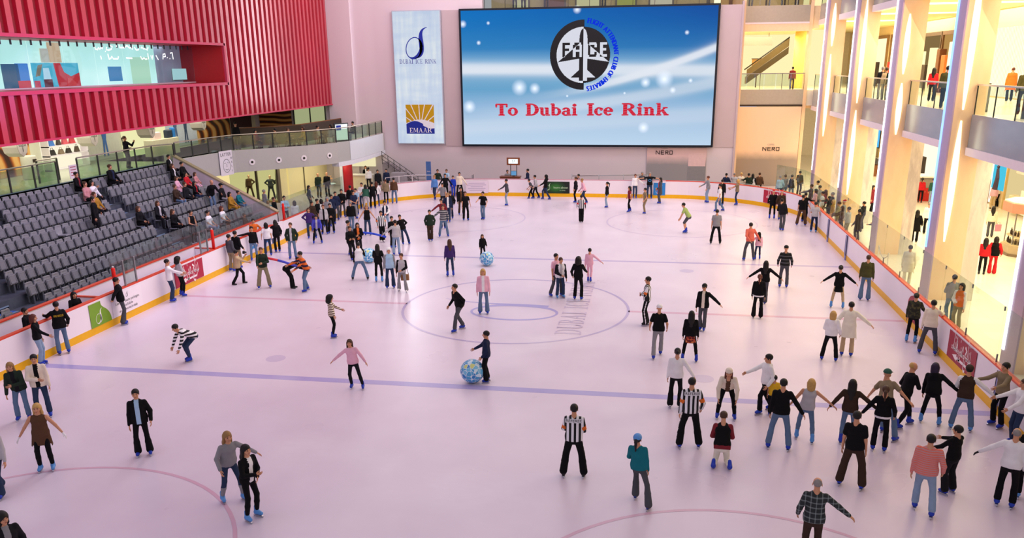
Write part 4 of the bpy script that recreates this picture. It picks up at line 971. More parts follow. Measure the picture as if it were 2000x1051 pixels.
# ------------------------------------------------------------------ left gallery (first floor) and its railings
struct('floor_left_gallery', MB().box(-34, -22.75, -22, 34, 3.6, 4.1).box(-23, -22.5, 13.6, 34, 3.6, 4.1), M_floor_l)
M_gglass = glass('#d6e6d2', .08, .04, .05, 'green_glass')
M_rail = mat('#c9c3ae', .3, .5)
def railing(pts, label, z=4.05, h=1.12, parent=None, base=None):
    r = empty('glass_railing', (pts[0][0], pts[0][1], z), 0, label, 'railing', 'glass railings of the left gallery')
    o = Vector((pts[0][0], pts[0][1])); P = [Vector(p)-o for p in pts]
    for a, b in zip(P[:-1], P[1:]):
        L = (b-a).length; n = max(1, round(L/1.55)); d = (b-a)/n
        for k in range(n):
            p, q = a+d*k, a+d*(k+1); e = d.normalized()*.05
            MB().wallstrip([p+e, q-e], .06, h-.08, .014).build('pane', M_gglass, r)
            MB().box(p.x-.03, p.x+.03, p.y-.035, p.y+.035, 0, h-.02).build('post', M_darksteel, r)
    MB().box(P[-1].x-.03, P[-1].x+.03, P[-1].y-.035, P[-1].y+.035, 0, h-.02).build('post', M_darksteel, r)
    MB().tube([(p.x, p.y, h) for p in P], .035).build('handrail', M_rail, r, True)
    return r
railing([(-22.85, -8), (-22.85, 4.3)], 'green glass railing behind the top seat row, left of the entrance')
railing([(-23.9, 4.35), (-23.9, 5.75)], 'short green glass gate set back at the grandstand entrance')
railing([(-22.85, 5.8), (-22.85, 12.2), (-22.3, 13.5)], 'green glass railing behind the top seat row, right of the entrance')
r = empty('notice_stand', (-22.55, 5.05, 3.72), 0, 'white notice with red lines on a stand at the grandstand entrance', 'sign')
MB().box(-.01, .01, -.28, .28, .55, 1.2).build('board', mat('#efe6e4', .5, grain=.02), r); MB().tube([(0, 0, 0), (0, 0, .56)], .025, 6).build('pole', M_white, r)
e = MB(); F = frame((.014, 0, .9), (0, 1, 0), (0, 0, 1))
for i in range(4): e.plate([(-.2, .18-i*.13), (.2, .18-i*.13), (.2, .22-i*.13), (-.2, .22-i*.13)], F)
e.build('lettering', mat('#b05060', .6, grain=0), r)
struct('wall_stand_back', MB().box(-22.95, -22.75, -20, 13.4, 3.2, 4.12), mat('#5a7078', .5))
# projecting grey gallery front
GAL = [(-22.35, 13.8), (-22.0, 17.0), (-21.55, 19.3), (-19.7, 21.2), (-18.05, 22.9), (-16.75, 25.0), (-16.35, 26.4), (-16.2, 29), (-16.2, 33.95)]
mb = MB(); P = [(-27, 13.8)]+[(x-.1, y) for x, y in GAL]+[(-27, 33.95)]; mb.prism(P[::-1], 2.95, 4.1); struct('floor_grey_gallery', mb, M_floor_l)
r = empty('gallery_balcony', (0, 0, 0), 0, 'grey gallery front with round lamps bulging over the far left ice', 'balcony')
mb = MB(); mb.wallstrip(GAL, 2.8, 4.22, .12); mb.build('fascia', mat('#b9b9b6', .35, .05, grain=.03), r)
MB().wallstrip([(x+.03, y) for x, y in GAL[6:-1]]+[(-16.17, 33.6)], 2.86, 4.2, .02).build('end_panel', mat('#e2e8ee', .2, .05, grain=.02), r)
mb = MB(); mb.wallstrip([(x+.04, y-.04) for x, y in GAL[5:]], 2.55, 2.85, .6); mb.build('lower_lip', mat('#e8eaf2', .4), r)
for px, py in ((492, 321), (544, 316), (595, 313), (642, 309)):
    # sits on the segment between the third and sixth plan points
    best = None
    for a, b in zip(GAL[2:5], GAL[3:6]):
        for k in range(21):
            q = Vector(a).lerp(Vector(b), k/20); pr = Vector((q.x, q.y, 3.4))-CAM
            uu = 1000+CXO+FPX*pr.dot(RT)/pr.dot(FW)
            if best is None or abs(uu-px) < best[0]: best = (abs(uu-px), q, (Vector(b)-Vector(a)).normalized())
    q, d = best[1], best[2]; nrm = Vector((d.y, -d.x))
    F = frame((q.x+nrm.x*.012, q.y+nrm.y*.012, 3.4), (d.x, d.y, 0), (0, 0, 1))
    l_ = empty('round_lamp', (0, 0, 0), 0, 'round white lamp with dark centre on the grey gallery front, %s from the left' % NTH[[492, 544, 595, 642].index(px)], 'lamp', 'round lamps on the grey gallery')
    MB().plate([(.2*math.cos(2*PI*i/20), .2*math.sin(2*PI*i/20)) for i in range(20)], F, .03).build('disc', mat('#f2ecf0', .4), l_)
    MB().plate([(.08*math.cos(2*PI*i/14), .08*math.sin(2*PI*i/14)) for i in range(14)], F @ Matrix.Translation((0, 0, .035)), .02).build('centre', M_black, l_)
railing([(x-.05, y) for x, y in GAL[:-1]]+[(-16.25, 33.6)], 'long glass railing along the bulging grey gallery', 4.235, .97)
r = empty('cloth_banner', (-21.78, 18.3, 3.5), 0, 'white cloth banner with black lettering and a face on the grey gallery', 'banner')
F = frame((.1, 0, 0), (.19, .98, 0), (0, 0, 1))
MB().plate([(-.62, -.75), (.62, -.75), (.62, .8), (-.62, .8)], F, .012).build('cloth', mat('#e4e0e8', .7, grain=.03), r)
e = MB(); F2 = F @ Matrix.Translation((0, 0, .016)); add_text(e, 'LATTER', F2 @ Matrix.Translation((0, .55, 0)), .3, width=1.0)
brush(e, [(.34*math.cos(2*PI*i/20), -.15+.42*math.sin(2*PI*i/20)) for i in range(21)], .03, F2)
for s in ([(-.2, .0), (-.08, .04)], [(.08, .04), (.2, .0)], [(0, -.02), (.03, -.2), (-.03, -.22)], [(-.14, -.36), (0, -.42), (.14, -.36)]): brush(e, s, .03, F2)
for i, c in enumerate('WALL'): add_text(e, c, F2 @ Matrix.Translation((.5, .3-i*.26, 0)), .22)
e.build('lettering', M_word, r)
r = empty('information_screen', (-17.3, 27.4, 4.12), R(-35), 'white lit information screen on the end of the grey gallery', 'screen')
MB().box(-.05, .05, -.6, .6, .0, 1.3).build('case', mat('#3a3e46', .4), r); MB().box(.05, .07, -.52, .52, .1, 1.22).build('display', glow('#f4f9ff', 1.1), r); MB().box(.07, .08, -.46, -.05, .8, 1.15).build('logo', mat('#2b3fb0', .5), r)
r = tag(empty('column', (-18.2, 30.4, -.02)), 'red column with white stripe under the grey gallery end', 'column', None, 'structure')
MB().lathe([(.42, 0), (.42, 2.95)], n=20).build('shaft', mat('#c0222e', .35), r, True); MB().box(-.43, -.2, -.46, -.36, 0, 2.95).build('stripe', mat('#dcdce6', .4), r)
# walls and shops under the grey gallery
M_pale = mat('#e6dcae', .5, grain=.03)
struct('wall_left_ground', MB().box(-21.6, -21.3, 24.9, 34, -.02, 2.95).box(-34, -33.6, -22, 34, -.02, 12), M_pale)
struct('wall_left_window', MB().box(-27, -21.3, 26.2, 26.5, -.02, 2.95), glow('#ffe9a6', .9))
struct('trim_left', MB().box(-21.36, -21.22, 24.55, 24.95, -.02, 2.95).box(-23.0, -22.85, 24.6, 24.75, 0, 2.95).box(-21.28, -21.24, 29.2, 29.3, 0, 2.95), mat('#6a6250', .5))
r = empty('display_window', (-23, 24.65, 0), 0, 'warm lit clothes shop window under the grey gallery', 'shop window')
MB().box(-2.0, -.0, -.01, .01, .05, 2.9).build('pane', M_glass, r); MB().box(.15, 1.6, -.01, .01, .05, 2.9).build('pane', M_glass, r); MB().box(-2.1, 1.65, -.08, .3, -.02, .1).build('plinth', mat('#b79a5a', .5), r)
r = empty('service_counter', (-18.0, 32.3, -.02), 0, 'lit white service counter right of the red column', 'counter')
MB().bbox(-1.1, 1.1, -.3, .3, 0, 1.05, .03).build('body', mat('#f4eecb', .4), r); MB().box(-1.2, 1.2, -.4, .4, 1.05, 1.12).build('top', mat('#fbfbf2', .3), r); MB().box(-1.1, 1.1, 1.2, 1.25, 1.6, 2.5).build('back_panel', glow('#f8edbe', .9), r)
r = empty('round_table', (-19.3, 29.3, -.02), 0, 'small round table with flowers left of the red column', 'table')
MB().lathe([(.25, 0), (.25, .03), (.04, .05), (.04, .72), (.5, .73), (.5, .77)], n=18).build('table', mat('#cfe0e6', .35), r, True)
mb = MB(); rr = random.Random(3)
for i in range(26): a = rr.uniform(0, 6.28); d = rr.uniform(0, .3); z = rr.uniform(.9, 1.35); mb.lathe([(.0, -.05), (.06, 0), (.0, .05)], (d*math.cos(a), d*math.sin(a), z), 5)
mb.tube([(0, 0, .77), (0, 0, 1.0)], [.1, .12], 8); mb.build('flowers', mat('#d9a06a', .6, grain=.3, gscale=12), r)
# ------------------------------------------------------------------ first-floor shops behind the left gallery
XS = -27.2
struct('wall_left_shops', MB().box(XS-.3, XS, -22, 34, 4.1, 6.5), mat('#dcdcc8', .5, grain=.03))
struct('ceiling_left_gallery', MB().box(-27.5, -20.45, -22, 34, 6.45, 6.55), mat('#cfcab8', .6))
def mural_mat(name):
    t = NT(name); w = t.n('ShaderNodeTexWave'); w.wave_type = 'RINGS'; w.inputs['Scale'].default_value = .55; w.inputs['Distortion'].default_value = 5; w.inputs['Detail'].default_value = 1.5; w.inputs['Detail Scale'].default_value = .6
    t.t.links.new(t.mapping((1, .5, 1.6), (0, 0, 0), (0, 2, -1)), w.inputs[0])
    return t.bsdf(t.ramp(w.outputs['Fac'], ((.1, '#3a1a10'), (.4, '#8a3f18'), (.65, '#c8803a'), (.9, '#dfae68'))), .4)
M_mur = mural_mat('brown_swirl_mural')
def panel(y0, y1, z0, z1, m, label, cat='panel', nm='wall_mural', dx=.06):
    o = MB().box(0, dx, 0, y1-y0, 0, z1-z0).build(nm, m, None, loc=(XS+.01, y0, z0+.01)); return tag(o, label, cat)
panel(2.5, 8.0, 4.1, 6.3, M_mur, 'brown swirling mural at the far left of the gallery', 'mural', 'mural')
panel(24.8, 29.6, 4.1, 6.4, M_mur, 'brown swirling mural on the gallery left of the dark doorway', 'mural', 'mural')
panel(29.8, 33.2, 4.1, 6.4, mat('#4a3038', .5), 'dark purple doorway panel between the two murals', 'panel')
o = MB().box(-26.8, -24.0, -.05, 0, 4.15, 6.4).build('mural', M_mur, None, loc=(0, YW-.01, 0)); tag(o, 'brown swirling mural on the far wall beside the green glass shop', 'mural')
o = MB().box(-23.8, -21.0, -.05, 0, 4.15, 6.4).build('shop_window', glow('#cfd6a0', .55), None, loc=(0, YW-.01, 0)); tag(o, 'greenish lit shop window at the far end of the left gallery', 'window')
MB().box(-23.8, -23.7, -.1, 0, 4.15, 6.4).box(-22.4, -22.3, -.1, 0, 4.15, 6.4).box(-21.1, -21.0, -.1, 0, 4.15, 6.4).build('frame', M_darksteel, o)
panel(20.7, 24.6, 4.2, 6.35, mat('#c4ccd6', .5), 'pale blue poster wall with two walking figures on the gallery', 'poster', 'wall_poster')
po = bpy.data.objects['wall_poster']
def poster_figure(y, s, col, parent):
    mb = MB(); F = frame((.075, y, .15), (0, 1, 0), (0, 0, 1)); S = Matrix.Scale(s, 4)
    mb.plate([(-.22, 0), (-.1, 0), (.02, .8), (.1, 0), (.24, 0), (.16, .95), (-.14, .95)], F @ S); mb.plate([(-.16, .95), (.18, .95), (.24, 1.5), (.1, 1.6), (-.1, 1.6), (-.22, 1.45)], F @ S)
    mb.plate([(.09*math.cos(2*PI*i/10), 1.72+.11*math.sin(2*PI*i/10)) for i in range(10)], F @ S)
    return mb.build('figure', mat(col, .6), parent)
poster_figure(1.2, 1.2, '#4f6a92', po); poster_figure(2.5, 1.0, '#3a4a66', po)
panel(12.4, 16.0, 4.2, 6.3, mat('#cfd0c4', .5), 'grey white poster of a person in blue jeans on the gallery', 'poster', 'wall_poster')
poster_figure(1.8, 1.05, '#3f6fb4', bpy.data.objects['wall_poster.001'])
r = empty('shelf_unit', (XS+.05, 8.8, 4.1), 0, 'bright white shelf unit with bags on the left gallery', 'shelf')
MB().box(0, .05, 0, 3.2, 0, 2.2).build('back', glow('#fff6da', 1.0), r)
for z in (.0, .75, 1.25, 1.75): MB().box(.05, .5, 0, 3.2, z, z+.06).build('shelf', M_white, r)
for y in (0, 3.14): MB().box(.05, .5, y, y+.06, 0, 2.2).build('side', M_white, r)
bag = None
for i, (y, z, c, w, h) in enumerate(((.5, 1.31, '#3f78c8', .4, .3), (1.1, 1.31, '#4a4038', .25, .3), (1.6, 1.31, '#d95a6a', .4, .3), (2.2, 1.31, '#cf4450', .4, .3), (.5, .81, '#2c2622', .4, .28), (1.2, .81, '#8d7a62', .35, .26), (1.8, .81, '#3a302a', .35, .26), (2.5, .81, '#5d4c3c', .3, .3), (1.0, 1.81, '#e8e0cc', .35, .26), (2.0, 1.81, '#cfe0c8', .35, .26))):
    b = empty('bag', (XS+.33, 8.8+y, 4.106+z), 0, '%s handbag on the white shelf unit, %s shelf, %s' % (['blue', 'dark brown', 'pink', 'red', 'black', 'tan', 'dark', 'brown', 'cream', 'pale green'][i], 'middle' if z == 1.31 else 'lower' if z < 1 else 'top', 'left part' if y < 1.15 else 'right part'), 'bag', 'bags on the white shelf unit')
    mb = MB(); mb.hexa([(-.09, -w/2, 0), (.09, -w/2, 0), (-.09, w/2, 0), (.09, w/2, 0), (-.03, -w/2*.8, h), (.03, -w/2*.8, h), (-.03, w/2*.8, h), (.03, w/2*.8, h)]); mb.build('body', mat(c, .5), b)
    MB().tube([(0, -w*.25, h-.01), (0, -w*.18, h+.1), (0, w*.18, h+.1), (0, w*.25, h-.01)], .012, 5).build('handle', mat(c, .5), b)
r = empty('shop_counter', (-25.6, 17.6, 4.1), 0, 'lit shop counter with goods on the left gallery beside the phone user', 'counter')
MB().bbox(-.3, .3, -1.4, 1.6, 0, 1.0, .02).build('body', mat('#ece6c4', .45), r); MB().box(-1.5, -1.45, -1.8, 3.0, .0, 2.3).build('back_panel', glow('#f4f0b8', .95), r)
MB().bbox(-.15, .15, .6, 1.2, 1.0, 1.5, .05).build('till', mat('#2c3848', .5), r); MB().bbox(-.15, .15, -.9, -.1, 1.0, 1.45, .05).build('basket', mat('#f7d9d2', .5), r); MB().bbox(-.15, .15, 1.3, 1.55, 1.0, 1.6, .05).build('display', mat('#2f7fd0', .5), r)
p = ground(62, 350, 4.1)
r = empty('litter_bin', (p.x, p.y, 4.1), 0, 'tall white round litter bin on the left gallery', 'bin')
MB().lathe([(.34, 0), (.36, .05), (.36, 1.1), (.34, 1.16), (.2, 1.18)], n=20).build('body', mat('#d8d6c4', .4), r, True); MB().box(.3, .37, -.12, .12, .85, 1.0).build('opening', M_dk, r)
for i, (y, s) in enumerate(((3.75, 1), (9.0, 1), (14.3, 1), (20.2, 1))):
    r = empty('shield_sign', (-24.2, y, 6.45), R(0), 'shield-shaped white hanging sign on the left gallery, %s from the left' % NTH[i], 'sign', 'shield signs of the left gallery')
    F = frame((.2, 0, -.98), (0, 1, 0), (0, 0, 1)); sh = [(0, -.04), (.22, .14), (.3, .42), (.3, .72), (-.3, .72), (-.3, .42), (-.22, .14)]
    MB().plate([(a*1.15, b) for a, b in sh], F @ Matrix.Translation((0, 0, -.8)), .8).build('body', mat('#cfc6bb', .5), r)
    MB().plate([(a*1.05, b*.96+.02) for a, b in sh], F @ Matrix.Translation((0, 0, .001)), .01).build('face', mat('#f4eee2', .5), r)
    e = MB(); add_text(e, 'vogue', F @ Matrix.Translation((0, .5, .016)), .2); brush(e, [(0, .38), (.0, .2)], .04, F @ Matrix.Translation((0, 0, .016))); e.build('lettering', M_dk, r)
    MB().tube([(0, 0, -.28), (0, 0, 0)], .02, 6).build('hanger', M_steel, r)
# ------------------------------------------------------------------ red ribbed box hanging above the gallery
XR_, ZB = -20.3, 6.45
M_rib = NT('red_ribbed_metal'); M_rib = M_rib.bsdf(M_rib.ramp(M_rib.noise(.3, 2), ((.35, '#b20f28'), (.65, '#be1630'))), .3, .15, .6, coat=1)
for n_ in M_rib.node_tree.nodes:
    if n_.type == 'BSDF_PRINCIPLED': n_.inputs['Coat IOR'].default_value = 1.4; n_.inputs['Coat Roughness'].default_value = .25
M_grv = mat('#7c0812', .6); M_rtrim = mat('#c03050', .35, grain=.03)
def ribbed(mb, mg, y0, y1, z0, z1):
    n = int(round((y1-y0)/.67)); w = (y1-y0)/n
    mg.box(XR_-.2, XR_-.14, y0, y1, z0, z1)
    for i in range(n):
        a = y0+i*w; mb.hexa([(XR_-.15, a+.02, z0), (XR_, a+.06, z0), (XR_-.15, a+w*.6, z0), (XR_, a+w*.54, z0), (XR_-.15, a+.02, z1), (XR_, a+.06, z1), (XR_-.15, a+w*.6, z1), (XR_, a+w*.54, z1)])
ZW0, ZW1, YW1 = 8.52, 10.62, 16.85
mb, mg = MB(), MB()
ribbed(mb, mg, -13, YW1+.1, ZB+.06, ZW0-.16); ribbed(mb, mg, -13, YW1+.1, ZW1+.14, 20); ribbed(mb, mg, YW1+.1, 34, ZB+.06, 20)
struct('wall_red_ribs', mb, M_rib); struct('wall_red_grooves', mg, M_grv)
mb = MB(); mb.box(XR_-.25, XR_+.04, -13, 34, ZB-.02, ZB+.07).box(XR_-.3, XR_+.05, -13, YW1+.2, ZW0-.16, ZW0).box(XR_-.3, XR_+.05, -13, YW1+.2, ZW1, ZW1+.14).box(XR_-.3, XR_+.05, YW1+.05, YW1+.25, ZW0-.16, ZW1+.14)
struct('trim_red', mb, M_rtrim)
struct('wall_red_reveal', MB().box(-23.4, XR_-.1, YW1, YW1+.1, ZW0, ZW1).box(-23.4, XR_-.1, -13, YW1, ZW0-.1, ZW0).box(-23.4, XR_-.1, -13, YW1, ZW1, ZW1+.1), mat('#b5121c', .45))
XG = -22.3
r = tag(empty('window_1', (XG, 0, ZW0)), kind='structure')
for i in range(13): MB().box(-.01, .01, YW1-(i+1)*2.3+.02, YW1-i*2.3-.02, .02, ZW1-ZW0-.02).build('pane', glass('#eefafa', .05, .02, .01), r)
MB().box(-.03, .03, YW1-30, YW1, 0, .06).build('sill', mat('#c9b8c0', .4), r)
mb = MB()
for i in range(44): mb.box(-.03, .03, YW1-.5-i*.62, YW1-.44-i*.62, ZW1-ZW0-.22, ZW1-ZW0)
mb.build('clips', M_darksteel, r)
t = NT('lit_studio_wall'); x_, y_, z_ = t.xyz(); em = t.n('ShaderNodeEmission')
f = t.math('ADD', t.math('MULTIPLY', t.noise(.35, 2), .8), t.math('MULTIPLY', t.math('SUBTRACT', z_, 9.5), -.12))
t.t.links.new(t.ramp(f, ((.15, '#b9ddd2'), (.35, '#cdeeea'), (.5, '#def6f4'), (.65, '#f4ffff'))), em.inputs[0]); em.inputs[1].default_value = 1.15; t.t.links.new(em.outputs[0], t.out.inputs[0])
struct('wall_studio', MB().box(-23.3, -23.1, -13, 14.1, ZW0, ZW1), t.m)
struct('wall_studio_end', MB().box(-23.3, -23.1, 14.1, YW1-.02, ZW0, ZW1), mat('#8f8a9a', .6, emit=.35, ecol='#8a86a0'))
def wpanel(px0, px1, py0, py1, m, label, nm='wall_poster', cat='poster', X=-22.75, dz=0):
    """flat panel standing behind the window, measured in the photo on the plane X"""
    def onx(u, v):
        d = FW+RT*((u-1000-CXO)/FPX)-UP*((v-525.5-CYO)/FPX); return CAM+d*((X-CAM.x)/d.x)
    a = onx(px0, py1); b = onx(px1, py0)
    z0 = max(ZW0+.01, min(a.z, onx(px1, py1).z)); z1 = min(ZW1-.05, b.z)
    o = MB().box(0, .04, 0, b.y-a.y, 0, z1-z0).build(nm, m, None, loc=(X, a.y, z0)); tag(o, label, cat); return o, b.y-a.y, z1-z0
wpanel(10, 33, 125, 178, mat('#24506e', .5, emit=.3, ecol='#24506e'), 'dark teal panel at the left of the studio window')
o, w, h = wpanel(36, 52, 124, 172, mat('#3f82c8', .5, emit=.4, ecol='#3f82c8'), 'blue over red narrow panel at the left of the studio window'); MB().box(.04, .05, 0, w, 0, h*.3).build('patch', mat('#e0283a', .5, emit=.3, ecol='#e0283a'), o)
o, w, h = wpanel(68, 150, 123, 174, glow('#5cc4e8', .85), 'turquoise poster with red skirts in the studio window')
for pts, c, nm in (([(.0, 0), (.12, 0), (.12, .3), (.0, .3)], '#d8404c', 'patch'), ([(.5, 0), (1, 0), (1, .6), (.8, .45), (.66, .62), (.6, 1), (.45, 1)], '#d2222e', 'patch'), ([(.2, 0), (.38, 0), (.38, .35), (.2, .35)], '#6a2530', 'patch'), ([(.2, .35), (.36, .35), (.34, .8), (.22, .8)], '#cfeff2', 'patch'), ([(.04, .45), (.14, .5), (.22, .95), (.12, .9)], '#8a7a62', 'patch'), ([(.7, .05), (.96, .05), (.96, .45), (.72, .38)], '#e8808a', 'patch')):
    MB().plate([(a*w, b*h) for a, b in pts], frame((.045, 0, 0), (0, 1, 0), (0, 0, 1)), .004).build(nm, mat(c, .5, emit=.35, ecol=c), o)
wpanel(80, 92, 95, 122, mat('#c9c4ae', .5, emit=.5, ecol='#c9c4ae'), 'beige card above the turquoise poster in the studio window')
o, w, h = wpanel(96, 113, 82, 122, glow('#f4c4a4', .8), 'peach arm-shaped cut-out rising above the red skirts poster')
wpanel(214, 235, 130, 158, mat('#2f7fb4', .5, emit=.4, ecol='#2f7fb4'), 'leaning blue panel in the middle of the studio window')
wpanel(260, 288, 112, 165, glow('#d8f8d8', .8), 'pale green door panel in the studio window', 'pale_door', 'panel', -23.05)
o, w, h = wpanel(338, 362, 134, 157, glow('#c8eef4', .8), 'white board on a dark easel at the right of the studio window', 'white_board', 'board', -22.65)
MB().box(-.03, -.005, 0, .05, 0, h).box(-.03, -.005, w-.05, w, 0, h).box(-.03, .045, 0, w, 0, .05).build('easel', M_dk, o)
# handwriting on the glass
r = empty('window_writing', (XG+.014, 0, 0), 0, 'white handwriting painted on the studio window glass', 'lettering')
def on_glass(u, v):
    d = FW+RT*((u-1000-CXO)/FPX)-UP*((v-525.5-CYO)/FPX); q = CAM+d*((XG-CAM.x)/d.x); return (q.y, q.z)
mb = MB(); F = frame((0, 0, 0), (0, 1, 0), (0, 0, 1))
for st in ([(184, 90), (186, 96), (190, 97), (192, 93), (194, 96), (197, 93), (199, 95), (200, 90)], [(208, 92), (207, 97), (212, 98), (217, 96), (219, 91), (214, 89)], [(205, 100), (206, 101)], [(227, 88), (227, 92)], [(232, 87), (233, 93), (243, 93), (247, 89), (253, 94), (256, 93)], [(258, 89), (258, 97)], [(262, 92), (266, 98), (270, 97), (271, 91)], [(275, 94), (277, 92), (279, 95), (284, 95), (287, 98), (289, 92)], [(196, 109), (198, 116)], [(210, 105), (213, 116), (216, 114), (218, 110), (221, 115), (230, 115), (231, 110)], [(246, 113), (258, 114)], [(274, 110), (277, 116), (281, 113), (284, 116), (287, 115)], [(288, 104), (290, 116)], [(294, 108), (297, 116), (298, 108)], [(304, 108), (309, 117)], [(318, 116), (318, 106), (322, 105), (323, 110), (319, 111)], [(326, 112), (327, 113)], [(331, 114), (332, 115)], [(332, 104), (336, 103), (338, 116)]):
    brush(mb, [on_glass(*q) for q in st], .075, F)
mb.build('strokes', glow('#ffffff', 1.3), r)
# ------------------------------------------------------------------ people: implicit-surface bodies and clothes
# a figure is posed as a skeleton, wrapped with smoothly blended tapered capsules and meshed as one continuous skin
def smin_into(F, sub, d, k):
    a = F[sub]
    h = np.clip(.5+.5*(a-d)/k, 0, 1)
    F[sub] = a*(1-h)+d*h-k*h*(1-h)
class Field:
    def __init__(s, lo, hi, h):
        s.h = h; s.lo = np.array(lo, float)-2.5*h; n = np.ceil((np.array(hi)-s.lo)/h).astype(int)+4
        s.n = n; s.F = np.full(n, 1.0); s.T = np.zeros(n, np.int8); s.D = np.full(n, 9.0)
    def sub(s, lo, hi):
        a = np.clip(np.floor((np.array(lo)-s.lo)/s.h).astype(int), 0, s.n-1); b = np.clip(np.ceil((np.array(hi)-s.lo)/s.h).astype(int)+1, 1, s.n)
        sl = tuple(slice(i, j) for i, j in zip(a, b))
        ax = [s.lo[i]+s.h*np.arange(a[i], b[i]) for i in range(3)]
        return sl, ax[0][:, None, None], ax[1][None, :, None], ax[2][None, None, :]
    def cap(s, a, b, ra, rb, k=.03, tag_=0, M=None, sc=(1, 1, 1)):
        """tapered capsule a-b; optional squash sc in frame M (3x3, rows = local axes) about point a"""
        a = np.array(a, float); b = np.array(b, float); m = max(ra, rb)*max(1, 1/min(sc))+k+2*s.h
        sl, X, Y, Z = s.sub(np.minimum(a, b)-m, np.maximum(a, b)+m)
        px, py, pz = X-a[0], Y-a[1], Z-a[2]; d = b-a
        if M is not None:
            q = [(M[i][0]*px+M[i][1]*py+M[i][2]*pz)*sc[i] for i in range(3)]; d = np.array([M[i] @ d*sc[i] for i in range(3)]); px, py, pz = q
        L2 = max(1e-9, d @ d); t = np.clip((px*d[0]+py*d[1]+pz*d[2])/L2, 0, 1)
        dist = np.sqrt((px-d[0]*t)**2+(py-d[1]*t)**2+(pz-d[2]*t)**2)-(ra+(rb-ra)*t)
        near = dist < s.D[sl]; s.D[sl] = np.where(near, dist, s.D[sl]); s.T[sl] = np.where(near, tag_, s.T[sl])
        smin_into(s.F, sl, dist, k)
    def cut(s, fn):
        """remove everything where fn(X,Y,Z) < 0"""
        X = s.lo[0]+s.h*np.arange(s.n[0])[:, None, None]; Y = s.lo[1]+s.h*np.arange(s.n[1])[None, :, None]; Z = s.lo[2]+s.h*np.arange(s.n[2])[None, None, :]
        s.F = np.maximum(s.F, -fn(X, Y, Z)+0*s.F)
    def mesh(s):
        F = s.F; n = s.n-1; S = np.zeros(tuple(n)+(3,)); Cn = np.zeros(tuple(n)); ins = F < 0; edges = []
        for ax in range(3):
            s0 = [slice(None)]*3; s1 = [slice(None)]*3; s0[ax] = slice(0, -1); s1[ax] = slice(1, None)
            A, B = F[tuple(s0)], F[tuple(s1)]; cr = ins[tuple(s0)] != ins[tuple(s1)]
            idx = np.argwhere(cr)
            if len(idx) == 0: continue
            fa, fb = A[cr], B[cr]; t = fa/(fa-fb); p = idx.astype(float); p[:, ax] += t
            o1, o2 = [i for i in range(3) if i != ax]
            for d1 in (0, -1):
                for d2 in (0, -1):
                    c = idx.copy(); c[:, o1] += d1; c[:, o2] += d2
                    ok = (c >= 0).all(1) & (c < n).all(1); c = c[ok]
                    np.add.at(S, (c[:, 0], c[:, 1], c[:, 2]), p[ok]); np.add.at(Cn, (c[:, 0], c[:, 1], c[:, 2]), 1)
            edges.append((ax, idx, fa < 0))
        act = Cn > 0; ids = np.full(tuple(n), -1); ids[act] = np.arange(act.sum())
        V = S[act]/Cn[act][:, None]; cells = np.argwhere(act)
        Tg = s.T[cells[:, 0], cells[:, 1], cells[:, 2]]
        Q = []
        for ax, idx, neg in edges:
            o1, o2 = (ax+1) % 3, (ax+2) % 3; q = []
            for d1, d2 in ((0, 0), (-1, 0), (-1, -1), (0, -1)):
                c = idx.copy(); c[:, o1] += d1; c[:, o2] += d2; c = np.clip(c, 0, n-1); q.append(ids[c[:, 0], c[:, 1], c[:, 2]])
            q = np.stack(q, 1); q[~neg] = q[~neg][:, ::-1]; Q.append(q[(q >= 0).all(1)])
        Q = np.concatenate(Q) if Q else np.zeros((0, 4), int)
        return V*s.h+s.lo, Q, Tg
def np_mesh(name, V, faces, mats, mi=None):
    """faces: list of (n,k) int arrays"""
    me = bpy.data.meshes.new(name); me.vertices.add(len(V)); me.vertices.foreach_set('co', np.ascontiguousarray(V, np.float32).ravel())
    lv = np.concatenate([f.ravel() for f in faces]); lt = np.concatenate([np.full(len(f), f.shape[1]) for f in faces]); ls = np.concatenate([[0], np.cumsum(lt)[:-1]])
    me.loops.add(len(lv)); me.loops.foreach_set('vertex_index', lv.astype(np.int32))
    me.polygons.add(len(lt)); me.polygons.foreach_set('loop_start', ls.astype(np.int32)); me.polygons.foreach_set('loop_total', lt.astype(np.int32))
    me.polygons.foreach_set('use_smooth', np.ones(len(lt), bool))
    for m in mats: me.materials.append(m)
    if mi is not None: me.polygons.foreach_set('material_index', np.asarray(mi, np.int32))
    me.update(calc_edges=True); me.validate(); return me
# ---- colours for clothes, hair and skin
COL = dict(bk='#0b0b0f', dk='#17171d', wh='#f1eef0', cr='#e6dac6', gy='#8c8c90', lg='#b9b7ba', dg='#4c4d54', jn='#5f7896', dj='#2b3a56', lj='#8ba3bd', nv='#1d2744', bl='#5b8ed0', lb='#a9cbe6', tl='#15707c',
           rd='#c3202a', dr='#7d2630', or_='#e0702c', pk='#eab4c6', br='#5a3f2c', db='#3a2a20', bg='#c3aa86', kh='#8e8468', ol='#4c4a2a', gr='#2f5a4a', dgr='#223026', lgr='#9fb56a', yl='#e2b428', mu='#a97d2c', pu='#3f2a66', vi='#4646b0',
           salm='#e0705c', iv='#efe9d8', tan='#8a7a60', rosy='#c98d8e', ora='#d9661f', blue='#1c3cb4', sb='#5a98dc', gold='#caa24a', blonde='#c79f5c', dblonde='#9a7646', brn='#4a2f1e', blk='#120e0e', grey='#8f8a86', skin='#c98f6e', purp='#2a1c38', redbr='#5c2a1c')
SKIN = {'s': '#cf9673', 'l': '#e0ab8c', 'd': '#8d5a3c'}
